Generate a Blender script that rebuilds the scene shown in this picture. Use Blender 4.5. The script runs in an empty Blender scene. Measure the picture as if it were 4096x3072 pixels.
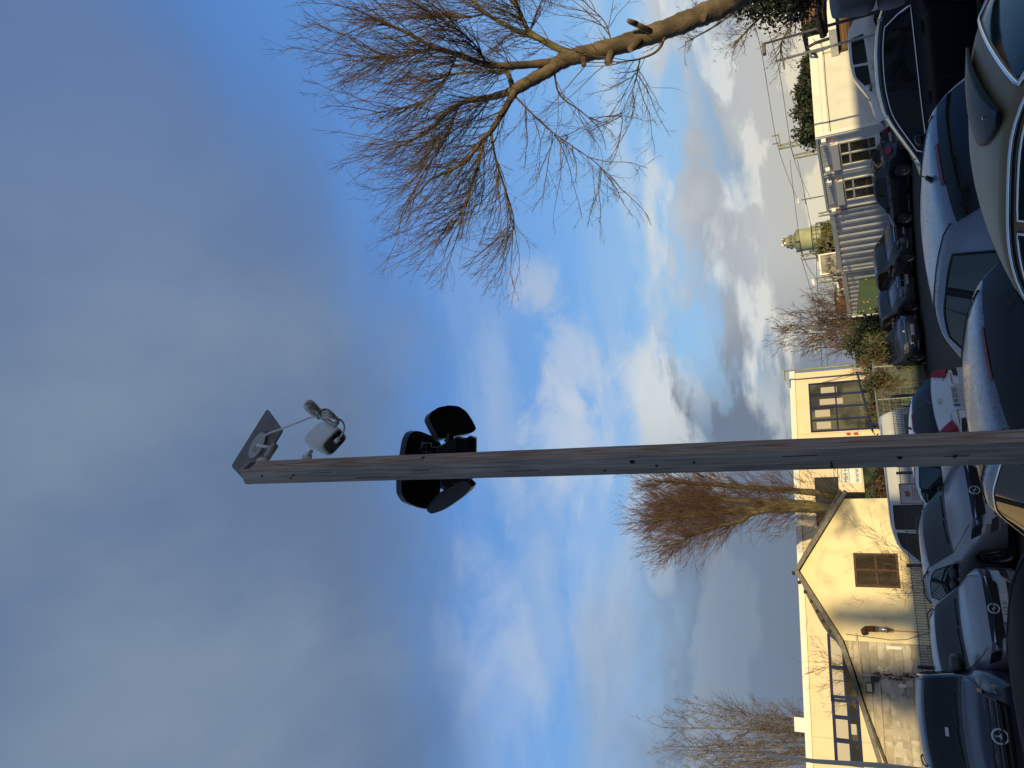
import bpy, math, random
import numpy as np
from mathutils import Vector, Matrix
random.seed(7); rng = np.random.default_rng(7)
S = bpy.context.scene; COL = S.collection
# ------------------------------------------------------------------ camera
# photograph 4096 x 3072, held on its side: the world's up points to the left of the picture
FOC = 2944.0; HC = 2.0
PIT = math.atan((1893*4096/2212-2048)/FOC); ROL = math.radians(5.7)
_CP, _SP, _CR, _SR = math.cos(PIT), math.sin(PIT), math.cos(ROL), math.sin(ROL)
FWD = Vector((0, _CP, _SP)); R0 = Vector((1, 0, 0)); U0 = Vector((0, -_SP, _CP))
XI = -(R0*_SR+U0*_CR); YI = R0*_CR-U0*_SR
cam = bpy.data.cameras.new('camera'); camo = bpy.data.objects.new('camera', cam); COL.objects.link(camo)
m = Matrix((XI, YI, -FWD)).transposed().to_4x4(); m.translation = Vector((0, 0, HC)); camo.matrix_world = m
cam.sensor_width = 36; cam.lens = 36*FOC/4096; cam.clip_start = .05; cam.clip_end = 3000
S.camera = camo
# ------------------------------------------------------------------ world
SUN_EL = math.radians(5.0); SH = Vector((.33, -.944, 0)).normalized()   # towards the sun, horizontally
sun_az = math.atan2(SH.x, SH.y)
W = bpy.data.worlds.new('World'); S.world = W; W.use_nodes = True
def build_world():
    N = W.node_tree.nodes; L = W.node_tree.links; N.clear()
    def nd(t, **k):
        n = N.new(t)
        for a, b in k.items(): setattr(n, a, b)
        return n
    def math_(op, a, b=None, c=None, clamp=False):
        n = nd('ShaderNodeMath', operation=op, use_clamp=clamp)
        for i, v in enumerate((a, b, c)):
            if v is None: continue
            if isinstance(v, (int, float)): n.inputs[i].default_value = v
            else: L.new(v, n.inputs[i])
        return n.outputs[0]
    def mr(v, a, b, c=0., d=1., smooth=True):
        n = nd('ShaderNodeMapRange'); n.interpolation_type = 'SMOOTHSTEP' if smooth else 'LINEAR'
        L.new(v, n.inputs[0])
        for i, q in zip((1, 2, 3, 4), (a, b, c, d)): n.inputs[i].default_value = q
        return n.outputs[0]
    def mix(f, a, b):
        n = nd('ShaderNodeMix', data_type='RGBA')
        if isinstance(f, (int, float)): n.inputs[0].default_value = f
        else: L.new(f, n.inputs[0])
        for i, v in ((6, a), (7, b)):
            if isinstance(v, tuple): n.inputs[i].default_value = (*v, 1)
            else: L.new(v, n.inputs[i])
        return n.outputs[2]
    def noise(vec, scale, det, rough=.55, dist=0.):
        n = nd('ShaderNodeTexNoise'); n.inputs['Scale'].default_value = scale; n.inputs['Detail'].default_value = det
        n.inputs['Roughness'].default_value = rough; n.inputs['Distortion'].default_value = dist
        L.new(vec, n.inputs['Vector']); return n.outputs[0]
    def comb(x, y, z):
        n = nd('ShaderNodeCombineXYZ')
        for i, v in enumerate((x, y, z)):
            if isinstance(v, (int, float)): n.inputs[i].default_value = v
            else: L.new(v, n.inputs[i])
        return n.outputs[0]
    tc = nd('ShaderNodeTexCoord'); sep = nd('ShaderNodeSeparateXYZ'); L.new(tc.outputs['Generated'], sep.inputs[0])
    X, Y, Z = sep.outputs
    sky = nd('ShaderNodeTexSky', sky_type='NISHITA'); sky.sun_disc = False
    sky.sun_elevation = SUN_EL; sky.sun_rotation = sun_az; sky.air_density = 1.0; sky.dust_density = .6
    Zc = math_('MAXIMUM', Z, 0.0)
    # blue air by elevation
    ramp = nd('ShaderNodeValToRGB'); L.new(Zc, ramp.inputs[0]); cr_ = ramp.color_ramp
    stops = [(0.0, (.42, .50, .60)), (.10, (.36, .50, .68)), (.22, (.30, .545, .85)), (.36, (.19, .42, .82)), (.52, (.115, .29, .68)), (.68, (.085, .225, .57)), (1, (.06, .16, .45))]
    cr_.elements[0].position = stops[0][0]; cr_.elements[0].color = (*stops[0][1], 1)
    cr_.elements[1].position = 1; cr_.elements[1].color = (*stops[-1][1], 1)
    for p_, c_ in stops[1:-1]:
        e = cr_.elements.new(p_); e.color = (*c_, 1)
    air = ramp.outputs[0]
    # cloud plane coordinates (clouds lie on a high level sheet, so they foreshorten towards the horizon)
    den = math_('ADD', Zc, .14)
    px = math_('DIVIDE', X, den); py = math_('DIVIDE', Y, den)
    pl = comb(px, py, 0.0)
    # thin wisps
    w1 = noise(comb(math_('MULTIPLY', px, 1.0), math_('MULTIPLY', py, 1.9), 3.1), 1.15, 8, .6, .5)
    w2 = noise(comb(math_('ADD', px, 7.3), py, 1.7), .55, 3, .5)
    wz = math_('MULTIPLY', mr(Zc, .16, .30), mr(Zc, .68, .50))
    wx = math_('MULTIPLY', mr(math_('SUBTRACT', 0.15, X), -.25, .3), mr(X, -.50, -.20, .22, 1.0))
    wisps = math_('MULTIPLY', math_('MULTIPLY', mr(w1, .42, .66), mr(w2, .38, .6)), math_('MULTIPLY', wz, wx))
    col = mix(math_('MULTIPLY', wisps, .85), air, (.58, .66, .76))
    # single drifting clouds, each at its own direction: (direction, width, height, strength, colour)
    wn = noise(comb(math_('MULTIPLY', X, 1.0), math_('MULTIPLY', Y, 1.0), math_('MULTIPLY', Z, 1.6)), 7.5, 8, .6, .6)
    wn2 = noise(comb(X, Y, math_('MULTIPLY', Z, 2.0)), 16., 6, .6, .3)
    def puff(col, c, rx, rz, k, tint, e0=1.15, e1=.15):
        vx = math_('DIVIDE', math_('SUBTRACT', X, c[0]), rx); vz = math_('DIVIDE', math_('SUBTRACT', Z, c[2]), rz)
        r2 = math_('SQRT', math_('ADD', math_('MULTIPLY', vx, vx), math_('MULTIPLY', vz, vz)))
        r2 = math_('ADD', r2, math_('MULTIPLY', math_('SUBTRACT', wn, .5), -2.6)); r2 = math_('ADD', r2, math_('MULTIPLY', math_('SUBTRACT', wn2, .5), -.9))
        ahead = math_('GREATER_THAN', Y, 0.0)
        return mix(math_('MULTIPLY', math_('MULTIPLY', mr(r2, e0, e1), k), ahead), col, tint)
    for c, rx, rz, k, tint in (((-.05, .86, .46), .16, .03, .30, (.46, .57, .72)), ((.12, .90, .395), .05, .035, .60, (.55, .60, .68)), ((.01, .91, .365), .08, .05, .55, (.60, .66, .74)),
                               ((-.09, .90, .375), .10, .06, .66, (.62, .68, .76)), ((.00, .93, .29), .07, .04, .75, (.66, .70, .74)), ((-.06, .93, .25), .09, .05, .8, (.70, .73, .76)), ((-.25, .88, .42), .20, .04, .38, (.46, .56, .70)), ((-.38, .85, .33), .16, .04, .35, (.36, .44, .56)), ((-.46, .84, .27), .14, .05, .5, (.30, .36, .46)), ((-.20, .93, .22), .12, .06, .7, (.36, .42, .52)), ((.30, .90, .27), .20, .016, .5, (.55, .66, .78))):
        col = puff(col, c, rx, rz, k, tint)
    # the big grey-blue veil overhead
    nv = noise(pl, 1.0, 5, .5, .3)
    lim = math_('MULTIPLY_ADD', X, .17, .565)
    vd = math_('SUBTRACT', math_('ADD', Z, math_('MULTIPLY', math_('SUBTRACT', nv, .5), .36)), lim)
    veil = mr(vd, -.045, .085)
    nv2 = noise(comb(px, math_('MULTIPLY', py, .6), 9.0), 2.1, 6, .55)
    vcol = mix(mr(nv2, .35, .68), (.128, .195, .325), (.220, .290, .392))
    vcol = mix(mr(X, .0, .6), vcol, (.125, .195, .365))
    col = mix(math_('MULTIPLY', veil, mr(X, -.1, .5, .96, .78)), col, vcol)
    # low bank of cumulus: coordinates azimuth / elevation
    az = math_('ARCTAN2', X, Y)
    # upper deck of soft grey cloud with a bright rim
    n1 = noise(comb(math_('MULTIPLY', az, 1.9), math_('MULTIPLY', Z, 5.0), 4.4), 1.25, 9, .53, .25)
    n1b = noise(comb(math_('MULTIPLY', az, 1.9), math_('MULTIPLY_ADD', Z, 5.0, .22), 4.4), 1.25, 6, .53, .25)
    up = math_('MULTIPLY_ADD', math_('MULTIPLY', math_('MAXIMUM', math_('MULTIPLY', az, -1), -.05), math_('ADD', az, 1.1)), .40, .235)
    hh = math_('SUBTRACT', up, Z)
    dens = math_('ADD', math_('MULTIPLY', math_('SUBTRACT', n1, .5), .36), math_('ADD', hh, math_('MULTIPLY', mr(az, -.25, .05), .035)))
    leftw = mr(az, -.02, -.22)
    cm = math_('ADD', math_('MULTIPLY', mr(dens, -.012, .05), math_('SUBTRACT', 1.0, leftw)), math_('MULTIPLY', mr(dens, -.06, .13), math_('MULTIPLY', leftw, .85)))
    lit = mr(math_('SUBTRACT', n1, n1b), -.02, .055)
    edge = mr(dens, .10, .0)
    bright = math_('MAXIMUM', lit, math_('MULTIPLY', edge, .85), clamp=True)
    warm = mix(mr(Z, .16, .04), (.68, .72, .74), (.80, .72, .55))
    greyc = mix(mr(Z, .0, .2), mix(mr(az, -.2, .1), (.15, .19, .27), (.19, .25, .34)), mix(mr(az, -.1, .15), (.145, .185, .265), (.36, .385, .44)))
    bright = math_('MULTIPLY', math_('ADD', bright, math_('MULTIPLY', mr(az, -.05, .15), mr(Z, .21, .10, 0, .55)), clamp=True), math_('SUBTRACT', 1.0, math_('MULTIPLY', leftw, mr(Z, .30, .18, .6, .92))))
    cc = mix(bright, greyc, warm)
    # gaps of blue in the bank
    n3 = noise(comb(math_('MULTIPLY', az, 2.2), math_('MULTIPLY', Z, 7.0), 12.0), 1.6, 7, .55, .2)
    gaps = mr(math_('ADD', n3, math_('MULTIPLY', mr(Z, .0, .13), -.05)), .33, .46)
    lowg = math_('MULTIPLY', cm, math_('MAXIMUM', gaps, mr(az, .05, -.15)))
    lowblue = mix(mr(az, -.3, .3), (.17, .235, .35), (.25, .36, .50))
    base_low = mix(mr(Z, .20, .10), col, lowblue)
    col2 = mix(lowg, base_low, cc)
    # glow of the low sun behind the camera
    gl = math_('ADD', math_('MULTIPLY', X, SH.x), math_('MULTIPLY', Y, SH.y))
    glow = math_('MULTIPLY', mr(gl, -.1, .95), mr(Z, .75, .05))
    col2 = mix(math_('MULTIPLY', glow, .8), col2, (.50, .42, .33))
    final = mix(.06, nd_scale(N, L, col2, 10.0), sky.outputs[0])
    bg = nd('ShaderNodeBackground'); bg.inputs['Strength'].default_value = .1; L.new(final, bg.inputs[0])
    out = nd('ShaderNodeOutputWorld'); L.new(bg.outputs[0], out.inputs[0])
def nd_scale(N, L, col, k):
    n = N.new('ShaderNodeVectorMath'); n.operation = 'SCALE'; L.new(col, n.inputs[0]); n.inputs['Scale'].default_value = k
    return n.outputs[0]
build_world()
sun = bpy.data.lights.new('sun', 'SUN'); sun.energy = 4.5; sun.angle = math.radians(.55); sun.color = (1.0, .785, .40)
suno = bpy.data.objects.new('sun', sun); COL.objects.link(suno)
sd = Vector((SH.x*math.cos(SUN_EL), SH.y*math.cos(SUN_EL), math.sin(SUN_EL)))
suno.rotation_euler = sd.to_track_quat('Z', 'Y').to_euler(); suno.location = (8, -8, 20)
S.view_settings.view_transform = 'Standard'; S.view_settings.look = 'None'
S.view_settings.exposure = 0; S.view_settings.gamma = 1; S.view_settings.use_curve_mapping = False
S.render.engine = 'CYCLES'
# ------------------------------------------------------------------ placing: surveying points of the photograph in the world
def ray(x, y):
    a = (1536-y)/FOC; b = (2048-x)/FOC
    r = a*_CR+b*_SR; u = -a*_SR+b*_CR
    return Vector((r, _CP-u*_SP, _SP+u*_CP))
def P(x, y, D):
    d = ray(x, y); t = D/d.y; return Vector((d.x*t, D, HC+d.z*t))
def PA(x, y, t):
    d = ray(x, y); return Vector((d.x*t, d.y*t, HC+d.z*t))
def G(x, y, z=0.):
    d = ray(x, y); t = (z-HC)/d.z; return Vector((d.x*t, d.y*t, z))
def onpl(x, y, o, n):
    d = ray(x, y); t = (o-Vector((0, 0, HC))).dot(n)/d.dot(n); return Vector((0, 0, HC))+d*t
A28 = math.radians(28)
E1 = Vector((math.cos(A28), math.sin(A28), 0)); E2 = Vector((-math.sin(A28), math.cos(A28), 0)); UP = Vector((0, 0, 1))
class Wall:      # a vertical plane: origin at ground, u along, v up, w out towards the viewer
    def __init__(s, o, du, w):
        s.o = Vector((o[0], o[1], 0)); s.du = du.normalized(); s.w = w.normalized()
    def uv(s, x, y):
        p = onpl(x, y, s.o, s.w)-s.o; return p.dot(s.du), p.z
    def pt(s, u, v, w=0.): return s.o+s.du*u+UP*v+s.w*w
# ------------------------------------------------------------------ tagging
def tag(o, label=None, cat=None, group=None, kind=None):
    if label: o['label'] = label
    if cat: o['category'] = cat
    if group: o['group'] = group
    if kind: o['kind'] = kind
    return o
def empty(name, label, cat, loc=(0, 0, 0), rz=0., group=None):
    o = bpy.data.objects.new(name, None); COL.objects.link(o); o.location = loc; o.rotation_euler = (0, 0, rz)
    o.empty_display_size = .2
    return tag(o, label, cat, group)
def link(name, me, mat=None, parent=None, local=False):
    o = bpy.data.objects.new(name, me); COL.objects.link(o)
    if mat is not None:
        if me.materials: me.materials[0] = mat
        else: me.materials.append(mat)
    if parent is not None:
        o.parent = parent
        if not local: o.matrix_parent_inverse = wm(parent).inverted()
    return o
def wm(o):
    m_ = Matrix.LocRotScale(o.location, o.rotation_euler, o.scale)
    return wm(o.parent) @ o.matrix_parent_inverse @ m_ if o.parent else m_
class MB:        # collects faces, builds one mesh
    def __init__(s): s.v = []; s.f = []; s.m = []
    def add(s, vs, fs, mi=0):
        k = len(s.v); s.v += [tuple(p) for p in vs]; s.f += [tuple(i+k for i in f) for f in fs]; s.m += [mi]*len(fs); return s
    def obox(s, c, ax, ay, az, mi=0):     # centre and three half vectors
        c = Vector(c); vs = []
        for k in (-1, 1):
            for j in (-1, 1):
                for i in (-1, 1): vs.append(c+ax*i+ay*j+az*k)
        s.add(vs, [(0, 2, 3, 1), (4, 5, 7, 6), (0, 1, 5, 4), (2, 6, 7, 3), (0, 4, 6, 2), (1, 3, 7, 5)], mi); return s
    def box(s, a, b, mi=0):
        a = Vector(a); b = Vector(b); h = (b-a)/2
        return s.obox((a+b)/2, Vector((h.x, 0, 0)), Vector((0, h.y, 0)), Vector((0, 0, h.z)), mi)
    def wbox(s, W_, u0, u1, v0, v1, w0, w1, mi=0):
        return s.obox(W_.pt((u0+u1)/2, (v0+v1)/2, (w0+w1)/2), W_.du*((u1-u0)/2), W_.w*((w1-w0)/2), UP*((v1-v0)/2), mi)
    def prism(s, pts, ext, mi=0):         # polygon (list of Vectors) extruded by vector ext
        n = len(pts); vs = [Vector(p) for p in pts]+[Vector(p)+ext for p in pts]
        fs = [tuple(range(n-1, -1, -1)), tuple(range(n, 2*n))]+[(i, (i+1) % n, n+(i+1) % n, n+i) for i in range(n)]
        return s.add(vs, fs, mi)
    def tube(s, pts, r, n=8, mi=0, cap=True):
        pts = [Vector(p) for p in pts]; K = len(pts)
        rs = r if isinstance(r, (list, tuple)) else [r]*K
        t0 = (pts[1]-pts[0]).normalized(); ref = Vector((0, 0, 1)) if abs(t0.z) < .9 else Vector((1, 0, 0))
        a = t0.cross(ref).normalized(); vs = []
        for i in range(K):
            t = (pts[min(i+1, K-1)]-pts[max(i-1, 0)]).normalized()
            a = (a-t*a.dot(t)).normalized(); b = t.cross(a)
            for j in range(n):
                w = 2*math.pi*j/n; vs.append(pts[i]+(a*math.cos(w)+b*math.sin(w))*rs[i])
        fs = [(i*n+j, i*n+(j+1) % n, (i+1)*n+(j+1) % n, (i+1)*n+j) for i in range(K-1) for j in range(n)]
        if cap: fs += [tuple(range(n-1, -1, -1)), tuple(range((K-1)*n, K*n))]
        return s.add(vs, fs, mi)
    def grid(s, pts, nu, nv, mi=0):       # pts row-major nu x nv
        return s.add(pts, [(i*nv+j, i*nv+j+1, (i+1)*nv+j+1, (i+1)*nv+j) for i in range(nu-1) for j in range(nv-1)], mi)
    def slab(s, fn, nu, nv, th):          # fn(u,v,off) -> point, closed thin slab following a surface
        k = len(s.v); vs = [fn(i/(nu-1), j/(nv-1), th) for i in range(nu) for j in range(nv)]
        vs += [fn(i/(nu-1), j/(nv-1), 0.) for i in range(nu) for j in range(nv)]
        q = lambda i, j, l: l*nu*nv+i*nv+j
        fs = []
        for i in range(nu-1):
            for j in range(nv-1):
                fs.append((q(i, j, 0), q(i, j+1, 0), q(i+1, j+1, 0), q(i+1, j, 0)))
        for i in range(nu-1):
            for j in (0, nv-1): fs.append((q(i, j, 0), q(i+1, j, 0), q(i+1, j, 1), q(i, j, 1)))
        for j in range(nv-1):
            for i in (0, nu-1): fs.append((q(i, j, 0), q(i, j+1, 0), q(i, j+1, 1), q(i, j, 1)))
        return s.add(vs, fs)
    def mesh(s, name='m', smooth=False):
        me = bpy.data.meshes.new(name); me.from_pydata(s.v, [], s.f)
        if any(s.m): me.polygons.foreach_set('material_index', s.m)
        if smooth: me.polygons.foreach_set('use_smooth', [True]*len(s.f))
        me.update(); return me
    def build(s, name, mat, parent=None, smooth=False, local=False, bev=0., fixn=False):
        me = s.mesh(name, smooth)
        if isinstance(mat, list):
            for q in mat: me.materials.append(q)
            mat = None
        o = link(name, me, mat, parent, local)
        if fixn:
            import bmesh
            b = bmesh.new(); b.from_mesh(me); bmesh.ops.recalc_face_normals(b, faces=b.faces); b.to_mesh(me); b.free()
        if bev:
            md = o.modifiers.new('b', 'BEVEL'); md.width = bev; md.segments = 2; md.limit_method = 'ANGLE'
        return o
def weld_smooth(o, ang=40):
    o.data.polygons.foreach_set('use_smooth', [True]*len(o.data.polygons))
    md = o.modifiers.new('w', 'EDGE_SPLIT'); md.split_angle = math.radians(ang)
def tubes(arr, rad, sides=3):             # many tubes at once: arr (M,K,3), rad (M,K)
    M_, K, _ = arr.shape
    tan = np.gradient(arr, axis=1); tan /= np.linalg.norm(tan, axis=2, keepdims=True)+1e-9
    ref = np.where(np.abs(tan[:, :1, 2:3]) < .9, np.array([0, 0, 1.]), np.array([1., 0, 0]))
    a = np.cross(tan, np.broadcast_to(ref, tan.shape)); a /= np.linalg.norm(a, axis=2, keepdims=True)+1e-9
    b = np.cross(tan, a)
    w = 2*np.pi*np.arange(sides)/sides
    ring = arr[:, :, None, :]+rad[:, :, None, None]*(a[:, :, None, :]*np.cos(w)[None, None, :, None]+b[:, :, None, :]*np.sin(w)[None, None, :, None])
    v = ring.reshape(-1, 3)
    base = (np.arange(M_)*K*sides)[:, None, None]; i = np.arange(K-1)[None, :, None]; j = np.arange(sides)[None, None, :]
    f = np.stack([base+i*sides+j, base+i*sides+(j+1) % sides, base+(i+1)*sides+(j+1) % sides, base+(i+1)*sides+j], -1).reshape(-1, 4)
    return v, f
def npmesh(name, v, f, mat, parent=None, smooth=True, local=False):
    me = bpy.data.meshes.new(name); n, k = len(v), f.shape[1]
    me.vertices.add(n); me.vertices.foreach_set('co', np.asarray(v, dtype=np.float32).ravel())
    me.loops.add(f.size); me.loops.foreach_set('vertex_index', f.ravel().astype(np.int32))
    me.polygons.add(len(f)); me.polygons.foreach_set('loop_start', np.arange(0, f.size, k, dtype=np.int32))
    me.polygons.foreach_set('loop_total', np.full(len(f), k, dtype=np.int32))
    if smooth: me.polygons.foreach_set('use_smooth', np.ones(len(f), dtype=bool))
    me.update(); me.validate()
    return link(name, me, mat, parent, local)
# ------------------------------------------------------------------ materials
def M(name, col, *a_, rand=False, **k_):
    m_ = M0(name, col, *a_, **k_)
    if rand:
        N = m_.node_tree.nodes; L = m_.node_tree.links; oi = N.new('ShaderNodeObjectInfo'); tc = [n for n in N if n.type == 'TEX_COORD'][0]
        sc_ = N.new('ShaderNodeMath'); sc_.operation = 'MULTIPLY'; sc_.inputs[1].default_value = 60; L.new(oi.outputs['Random'], sc_.inputs[0])
        va = N.new('ShaderNodeVectorMath'); va.operation = 'ADD'
        for l in list(tc.outputs['Object'].links): s_ = l.to_socket; L.remove(l); L.new(va.outputs[0], s_)
        L.new(tc.outputs['Object'], va.inputs[0]); L.new(sc_.outputs[0], va.inputs[1])
    return m_
def M0(name, col, rough=.6, metal=0., spec=.5, coat=0., var=0., vscale=4., col2=None, bump=0., bscale=40., stretch=None, obj=True, alpha=1., coatr=.03, detail=5, trans=0., emis=None, thresh=(.35, .65)):
    m_ = bpy.data.materials.new(name); m_.use_nodes = True; N = m_.node_tree.nodes; L = m_.node_tree.links
    b = N['Principled BSDF']; b.inputs['Base Color'].default_value = (*col, 1); b.inputs['Roughness'].default_value = rough
    b.inputs['Metallic'].default_value = metal; b.inputs['Specular IOR Level'].default_value = spec
    b.inputs['Coat Weight'].default_value = coat; b.inputs['Coat Roughness'].default_value = coatr
    if trans: b.inputs['Transmission Weight'].default_value = trans
    tc = N.new('ShaderNodeTexCoord'); src = tc.outputs['Object']
    if stretch:
        mp = N.new('ShaderNodeMapping'); mp.inputs['Scale'].default_value = stretch; L.new(src, mp.inputs[0]); src = mp.outputs[0]
    if var or col2:
        n = N.new('ShaderNodeTexNoise'); n.inputs['Scale'].default_value = vscale; n.inputs['Detail'].default_value = detail; L.new(src, n.inputs['Vector'])
        mrn = N.new('ShaderNodeMapRange'); mrn.inputs[1].default_value = thresh[0]; mrn.inputs[2].default_value = thresh[1]; L.new(n.outputs[0], mrn.inputs[0])
        mx = N.new('ShaderNodeMix'); mx.data_type = 'RGBA'; L.new(mrn.outputs[0], mx.inputs[0])
        c2 = col2 or tuple(c*(1-var) for c in col)
        mx.inputs[6].default_value = (*col, 1); mx.inputs[7].default_value = (*c2, 1); L.new(mx.outputs[2], b.inputs['Base Color'])
        if rough > .3:
            m2 = N.new('ShaderNodeMapRange'); m2.inputs[3].default_value = rough*.85; m2.inputs[4].default_value = min(1, rough*1.15)
            L.new(n.outputs[0], m2.inputs[0]); L.new(m2.outputs[0], b.inputs['Roughness'])
    if bump:
        n = N.new('ShaderNodeTexNoise'); n.inputs['Scale'].default_value = bscale; n.inputs['Detail'].default_value = 4; L.new(src, n.inputs['Vector'])
        bp = N.new('ShaderNodeBump'); bp.inputs['Strength'].default_value = bump; bp.inputs['Distance'].default_value = .01
        L.new(n.outputs[0], bp.inputs['Height']); L.new(bp.outputs[0], b.inputs['Normal'])
    if emis: b.inputs['Emission Color'].default_value = (*emis[:3], 1); b.inputs['Emission Strength'].default_value = emis[3]
    return m_
def wet(m_, scale=52., amt=1., keep=.64):          # rain drops standing on a panel
    N = m_.node_tree.nodes; L = m_.node_tree.links; b = N['Principled BSDF']
    tc = N.new('ShaderNodeTexCoord'); v = N.new('ShaderNodeTexVoronoi'); v.inputs['Scale'].default_value = scale; L.new(tc.outputs['Object'], v.inputs['Vector'])
    mr_ = N.new('ShaderNodeMapRange'); mr_.interpolation_type = 'SMOOTHSTEP'; mr_.inputs[1].default_value = .12; mr_.inputs[2].default_value = .42; mr_.inputs[3].default_value = 1; mr_.inputs[4].default_value = 0
    L.new(v.outputs['Distance'], mr_.inputs[0])
    n = N.new('ShaderNodeTexNoise'); n.inputs['Scale'].default_value = 7; L.new(tc.outputs['Object'], n.inputs['Vector'])
    g = N.new('ShaderNodeMath'); g.operation = 'GREATER_THAN'; g.inputs[1].default_value = keep
    sp_ = N.new('ShaderNodeSeparateColor'); L.new(v.outputs['Color'], sp_.inputs[0])
    ad = N.new('ShaderNodeMath'); ad.operation = 'MULTIPLY_ADD'; ad.inputs[1].default_value = .5; L.new(sp_.outputs[0], ad.inputs[0]); L.new(n.outputs[0], ad.inputs[2])
    L.new(ad.outputs[0], g.inputs[0]); mu = N.new('ShaderNodeMath'); mu.operation = 'MULTIPLY'; L.new(mr_.outputs[0], mu.inputs[0]); L.new(g.outputs[0], mu.inputs[1])
    ge = N.new('ShaderNodeNewGeometry'); sx = N.new('ShaderNodeSeparateXYZ'); L.new(ge.outputs['Normal'], sx.inputs[0]); gt = N.new('ShaderNodeMapRange'); gt.inputs[1].default_value = .5; gt.inputs[2].default_value = .8; L.new(sx.outputs[2], gt.inputs[0])
    m3 = N.new('ShaderNodeMath'); m3.operation = 'MULTIPLY'; L.new(mu.outputs[0], m3.inputs[0]); L.new(gt.outputs[0], m3.inputs[1]); mu = m3
    bp = N.new('ShaderNodeBump'); bp.inputs['Strength'].default_value = amt; bp.inputs['Distance'].default_value = .009; L.new(mu.outputs[0], bp.inputs['Height'])
    L.new(bp.outputs[0], b.inputs['Normal']); L.new(bp.outputs[0], b.inputs['Coat Normal'])
    old = b.inputs['Base Color'].links[0].from_socket if b.inputs['Base Color'].links else None
    mx = N.new('ShaderNodeMix'); mx.data_type = 'RGBA'; L.new(mu.outputs[0], mx.inputs[0])
    if old: L.new(old, mx.inputs[6])
    c_ = b.inputs['Base Color'].default_value; mx.inputs[7].default_value = (c_[0]*.25, c_[1]*.25, c_[2]*.25, 1); L.new(mx.outputs[2], b.inputs['Base Color'])
    return m_
def srgb(r, g, b):
    f = lambda c: ((c/255+.055)/1.055)**2.4 if c > 10 else c/255/12.92
    return (f(r), f(g), f(b))
def text(name, body, size, pos, xdir, ydir, mat, parent, ext=.002, align="CENTER", sx=1.0, local=True):
    cu = bpy.data.curves.new(name, 'FONT'); cu.body = body; cu.size = size; cu.align_x = align; cu.align_y = 'CENTER'; cu.extrude = ext
    cu.space_character = 1.05
    t = bpy.data.objects.new(name+'_tmp', cu); COL.objects.link(t)
    dg = bpy.context.evaluated_depsgraph_get(); me = bpy.data.meshes.new_from_object(t.evaluated_get(dg)); bpy.data.objects.remove(t)
    o = link(name, me, mat); xd = Vector(xdir).normalized(); zd = xd.cross(Vector(ydir)).normalized(); yd = zd.cross(xd)
    mm = Matrix((xd*sx, yd, zd)).transposed().to_4x4(); mm.translation = Vector(pos)
    me.transform(mm)
    if parent is not None:
        o.parent = parent
        if not local: o.matrix_parent_inverse = wm(parent).inverted()
    return o
GL = M('car_glass', (.005, .008, .010), .04, spec=.24)
GLT = M('car_glass_teal', (.003, .013, .015), .05, spec=.09)
RUB = M('tyre_rubber', (.018, .018, .019), .8, bump=.3, bscale=60)
BLKP = M('black_plastic', (.018, .019, .021), .5, var=.2, vscale=20)
GLOSSB = M('gloss_black', (.01, .01, .012), .12, coat=1)
CHR = M('chrome', (.62, .63, .65), .14, 1.)
ALU = M('wheel_alloy', (.36, .37, .39), .3, .85, var=.2, vscale=12)
REDL = M('tail_lens', (.30, .008, .012), .35, spec=.3, var=.3, vscale=5)
LENS = M('headlight_lens', (.22, .24, .26), .12, .3, coat=.5, col2=(.06, .065, .07), vscale=8, detail=2, thresh=(.3, .7))
DLENS = M('dark_headlight', (.018, .02, .024), .12, .1, coat=.5, col2=(.08, .085, .095), vscale=8, detail=2, thresh=(.45, .75))
PLT = M('plate_white', (.52, .52, .50), .45, var=.1, vscale=30)
PBL = M('plate_blue', (.01, .06, .30), .4)
INK = M('plate_ink', (.01, .01, .012), .5)
SEAM = M('panel_gap', (.006, .006, .007), .8)
DARKIN = M('wheel_well', (.010, .010, .011), .95)
SEAT = M('seat_fabric', (.03, .034, .036), .9)
REDD = M('brake_lens_dark', (.10, .004, .006), .3)
BADGE = M('badge_silver', (.62, .63, .64), .3, .2)
REDB = M('brake_lens_bright', (.45, .012, .02), .3)
MATB = M('matte_black', (.008, .008, .009), .7, spec=.2)
# ------------------------------------------------------------------ ground
ASPH = M('asphalt', (.013, .012, .011), .95, spec=.2, vscale=24, bump=1., bscale=45, detail=12, col2=(.058, .052, .045), thresh=(.32, .72))
g = MB().grid([(x, y, 0) for x in (-900, -60, 60, 900) for y in (-900, -60, 60, 900)], 4, 4).build('ground', ASPH); tag(g, kind='structure')
sc = bpy.data.meshes.new('g')
# loose stones on the yard
stn = M('grit_stone', (.16, .15, .14), .9, var=.5, vscale=9)
pts = np.array([( *((E2*t+E1*u)[:2]), 0) for t, u in zip(rng.uniform(10, 46, 1500), rng.uniform(-2, 14, 1500))])
r = rng.uniform(.008, .022, len(pts)); oc = np.array([(1, 0, 0), (-1, 0, 0), (0, 1, 0), (0, -1, 0), (0, 0, .7)])
v = (pts[:, None, :]+oc[None]*r[:, None, None]*rng.uniform(.6, 1.3, (len(pts), 5, 1))).reshape(-1, 3)
fq = np.array([(0, 2, 4), (2, 1, 4), (1, 3, 4), (3, 0, 4)]); f = (fq[None]+(np.arange(len(pts))*5)[:, None, None]).reshape(-1, 3)
tag(npmesh('grit', v, f, stn, smooth=False), 'loose grit and small stones scattered over the asphalt yard', 'grit', kind='stuff')
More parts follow.
